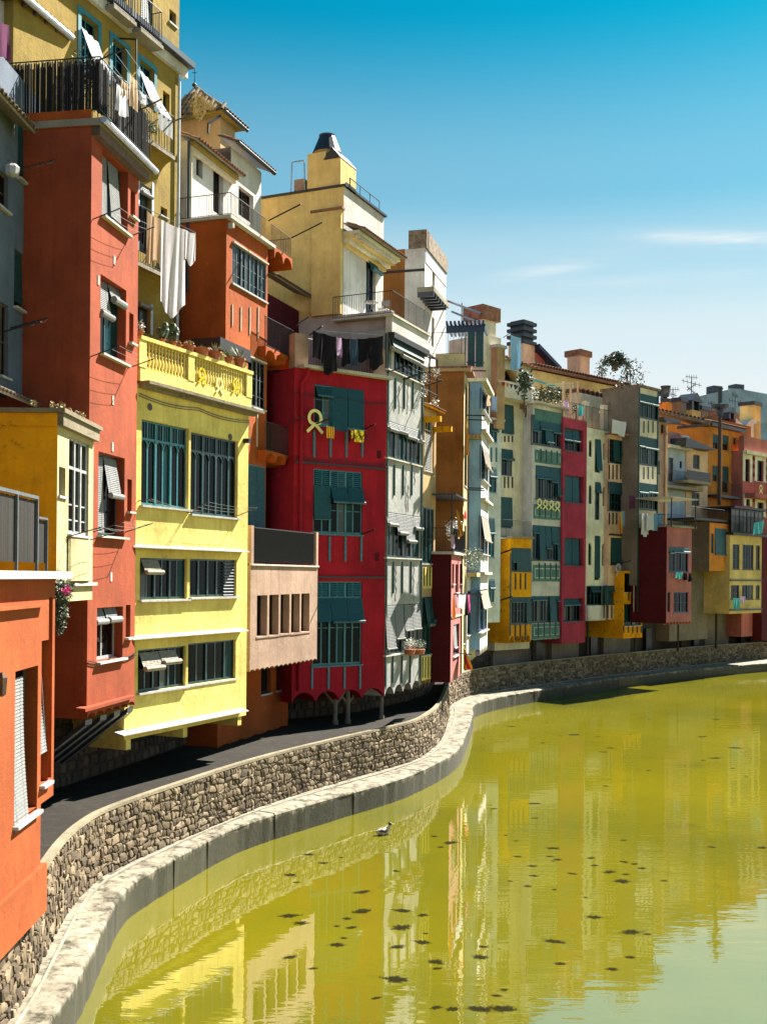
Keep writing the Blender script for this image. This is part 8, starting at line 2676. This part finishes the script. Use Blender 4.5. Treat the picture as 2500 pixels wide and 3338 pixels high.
for x, y, n_ in ((1430, 590, 50), (1460, 560, 45), (1540, 560, 70), (1560, 600, 60), (1530, 520, 50), (1500, 620, 40), (1580, 570, 30), (1420, 570, 25)):
    c_ = FRo3.P3('L6', x, y, -1); leaves(m, c_, (.75, .65, .55), n_ * 3, .26, rq)
m.build('crown', 'leafdark', t)
m = MB()
for x, y in ((1430, 590), (1540, 550), (1560, 600), (1500, 540)):
    m.tube(p.lerp(top_, .5), FRo3.P3('L6', x, y, -1), .06, .03, k=4)
m.build('branches', 'wood', t)
# aerials
def aerial(label, F, c, x, y0, y1, bars, n_=0.0, dish=None):
    a = F.P3(c, x, y1, n_); b = F.P3(c, x, y0, n_); b.x, b.y = a.x, a.y
    t = thing('aerial', label, 'aerial', a)
    MB().tube(a, b, .05, k=5).build('mast', 'iron', t)
    m = MB()
    for y, l, tilt in bars:
        q = F.P3(c, x, y, n_); q.x, q.y = a.x, a.y
        dd = Vector((F.t[0], F.t[1], tilt)) * l
        m.tube(q - dd, q + dd, .04, k=4)
        for k in range(-2, 3):
            e = q + dd * k * .4; m.tube(e - Vector((0, 0, .25)), e + Vector((0, 0, .25)), .025, k=3)
    m.build('elements', 'iron', t)
    if dish:
        q = F.P3(c, x, dish, n_ + .2)
        MB().lathe(q, [(.02, 0), (.35, .08), (.55, .22)], 10).build('dish', 'steel', t)
aerial('tall aerial with crossed elements over the rear roofs', FCh, 'L8', 998, 340, 600, ((343, 1.2, .1), (395, 2.0, 0), (430, .9, .5), (460, .9, -.3)), -2)
aerial('small aerial beside the orange chimney', FCh, 'L8', 836, 445, 600, ((452, 1.2, .15), (497, .7, 0)), -1)
aerial('thin aerial before the grey hall', FCh, 'L8', 1378, 500, 640, ((505, .8, -.1), (555, 1.6, .05)), -3)
aerial('bare aerial on the far roofs', FCh, 'L8', 1175, 560, 640, ((575, .8, 0),), -3)
p = FTa.P3('L8', 735, 495, -1)
t = thing('satellite_dish', 'small dark satellite dish on the green tower roof', 'satellite dish', p)
m = MB(); m.lathe(p, [(.05, 0), (.5, .10), (.72, .28)], 12); m.tube(p, p - Vector((0, 0, .8)), .05); m.build('dish', 'soot', t)
MB().tube(FTa.P3('L8', 716, 470, -1), FTa.P3('L8', 716, 510, -1), .12).build('bracket', 'soot', t)
# teal sun shade on poles over the panelled roof
t = thing('folding_sunshade', 'turquoise folding shade on poles over the panelled house terrace', 'awning', FN.P3('L6', 800, 1000, -1))
MB().hexa([FN.P3('L6', 630, 800, -1), FN.P3('L6', 900, 885, -1), FN.P3('L6', 900, 885, -1.6), FN.P3('L6', 630, 800, -1.6)] + [q + Vector((0, 0, .15)) for q in (FN.P3('L6', 630, 800, -1), FN.P3('L6', 900, 885, -1), FN.P3('L6', 900, 885, -1.6), FN.P3('L6', 630, 800, -1.6))]).build('shade', 'cl_teal', t)
for x in (640, 890):
    a = FN.P3('L6', x, 860, -1.2); MB().tube(a, Vector((a.x, a.y, znt)), .05).build('pole', 'steel', t)
for y in (830, 860, 880):
    MB().tube(FN.P3('L6', 760, y + 5, -1), FN.P3('L6', 1060, y - 5, -.5), .04, k=4).build('rail', 'sand', t)
# dark terrace furniture block seen over the panelled roof ledge
t = thing('terrace_screen', 'dark hedge screen along the panelled house terrace', 'hedge', FN.P3('L6', 800, 1010, -.8))
m = MB()
for k in range(9):
    leaves(m, FN.P3('L6', 640 + 36 * k, 960 - 5 * (k % 3), -.8), (.5, .4, .9), 70, .25, rq)
m.build('foliage', 'leafdark', t)

# --- weed on the river
WD = []
for k in range(5):
    rr_ = random.Random(60 + k); m = MB()
    kk = 20
    rad2 = [rr_.uniform(.7, 1.15) for _ in range(kk)]
    m.v = [(0, 0, .004)] + [(math.cos(j * 6.283 / kk) * .42 * f * rad2[j], math.sin(j * 6.283 / kk) * .22 * f * rad2[j], .004) for f in (.5, 1.0) for j in range(kk)]
    m.uv = [(0, 0)] + [(f, 0) for f in (.5, 1.0) for j in range(kk)]
    m.f = [(0, 1 + j, 1 + (j + 1) % kk) for j in range(kk)] + [(1 + j, 1 + kk + j, 1 + kk + (j + 1) % kk, 1 + (j + 1) % kk) for j in range(kk)]
    me = bpy.data.meshes.new('weed'); me.from_pydata(m.v, [], m.f); me.materials.append(M['weed'])
    ul = me.uv_layers.new(name='UVMap')
    for l_ in me.loops:
        ul.data[l_.index].uv = m.uv[l_.vertex_index]
    WD.append(me)
wpos = [(900 + x * .9656, 2600 + y * .9656) for x, y in ((48, 262), (70, 287), (110, 193), (160, 222), (220, 203), (405, 249), (290, 320), (45, 400), (85, 425), (240, 410), (205, 435), (255, 440), (290, 385), (228, 475), (205, 498), (125, 578), (45, 540), (425, 383), (495, 398), (425, 440),
        (505, 460), (410, 505), (495, 490), (700, 505), (690, 540), (540, 555), (545, 578), (405, 615), (540, 710), (595, 715), (690, 715), (770, 650), (745, 670), (765, 715), (340, 678), (940, 487), (960, 562), (1200, 455), (1250, 462), (1135, 580), (1195, 540), (815, 200), (865, 232), (935, 172),
        (935, 215), (925, 200), (810, 147), (775, 128), (875, 70), (735, 38), (555, 168), (590, 153), (535, 132), (1000, 258), (950, 210), (1065, 205), (1075, 230), (1045, 338), (1125, 252), (1175, 145), (1175, 218), (1210, 225), (1235, 240), (1180, 260), (1165, 283), (1310, 282), (1470, 168), (1640, 170), (1075, 405), (940, 312), (790, 283), (850, 300), (870, 265))]
wpos += [(1400 + x * .6639, 2150 + y * .6639) for x, y in ((265, 390), (405, 330), (575, 310), (825, 380), (890, 435), (855, 455), (985, 370), (1080, 295), (710, 370), (640, 375), (480, 300), (555, 410), (1405, 295), (1340, 380), (1500, 435), (1490, 535), (865, 622), (515, 708), (310, 735), (1075, 545), (1405, 485), (1345, 495), (1555, 575))]
bigw = {(240, 410), (255, 440), (865, 232), (935, 215), (1065, 205), (690, 540), (700, 505), (540, 710), (595, 715), (1075, 230), (1125, 252)}
for i, (u, v) in enumerate(wpos):
    g = ground(u, v, 0.006)
    o_ = bpy.data.objects.new('weed_clump', WD[i % 5]); COL.objects.link(o_)
    o_.location = g
    o_.rotation_euler = (0, 0, rq.uniform(-.5, .5) + (3.14 if rq.random() < .5 else 0))
    sc_ = rq.choice([.35, .5, .6, .8, 1.1]) * (1.25 if g.y > 45 else 1.0)
    o_.scale = (sc_, sc_ * rq.uniform(.8, 1.4), 1)
    o_['kind'] = 'thing'
    tag(o_, 'dark clump of weed floating on the river', 'river weed', 'weed clumps floating on the river')

# --- duck swimming by the quay
g = ground(1252, 2722, 0.0)
me = bpy.data.meshes.new('duck_body')
vs = [(0, 0, .10), (-.10, 0, .09), (-.22, 0, .11), (-.31, 0, .15), (.10, 0, .11), (.17, 0, .16), (.19, 0, .26), (.21, 0, .32), (.26, 0, .31), (.33, 0, .295)]
rad_ = [.115, .115, .085, .025, .10, .055, .042, .055, .03, .018]
es = [(0, 1), (1, 2), (2, 3), (0, 4), (4, 5), (5, 6), (6, 7), (7, 8), (8, 9)]
me.from_pydata(vs, es, [])
dk = thing('duck', 'pale duck with a dark head swimming near the quay', 'duck', g)
M['duck'] = paint('duck_plumage', (.52, .46, .40), .8, var=.5, scale=9)
bo = bpy.data.objects.new('body', me); COL.objects.link(bo); bo.parent = dk; bo.rotation_euler = (0, 0, .5)
bo.scale = (1.0, 1.0, 1.0)
me.materials.append(M['duck'])
sk = bo.modifiers.new('skin', 'SKIN')
for i, r_ in enumerate(rad_):
    me.skin_vertices[0].data[i].radius = (r_, r_)
me.skin_vertices[0].data[0].use_root = True
bo.modifiers.new('sub', 'SUBSURF').levels = 2
bo.modifiers['sub'].render_levels = 2
LOC[dk.name] = g
cs_, sn_ = math.cos(.5), math.sin(.5)
def dp(x, y, z):
    return Vector((g.x + (x * cs_ - y * sn_), g.y + (x * sn_ + y * cs_), z))
m = MB(); m.lathe(dp(.215, 0, .265), [(.02, 0), (.058, .027), (.063, .067), (.04, .10), (.007, .11)], 9); m.build('head', 'iron', dk, smooth=True)
m = MB(); m.tube(dp(.26, 0, .315), dp(.345, 0, .30), .024, .014, k=6); m.build('bill', 'ochre', dk)
for sg_ in (-1, 1):
    m = MB(); m.add([dp(.08, .11 * sg_, .14), dp(-.05, .135 * sg_, .17), dp(-.28, .07 * sg_, .19), dp(-.20, .10 * sg_, .11), dp(0, .13 * sg_, .08)], [(0, 1, 2, 3, 4)]); m.build('wing', 'wood', dk)
# ripple rings behind the duck
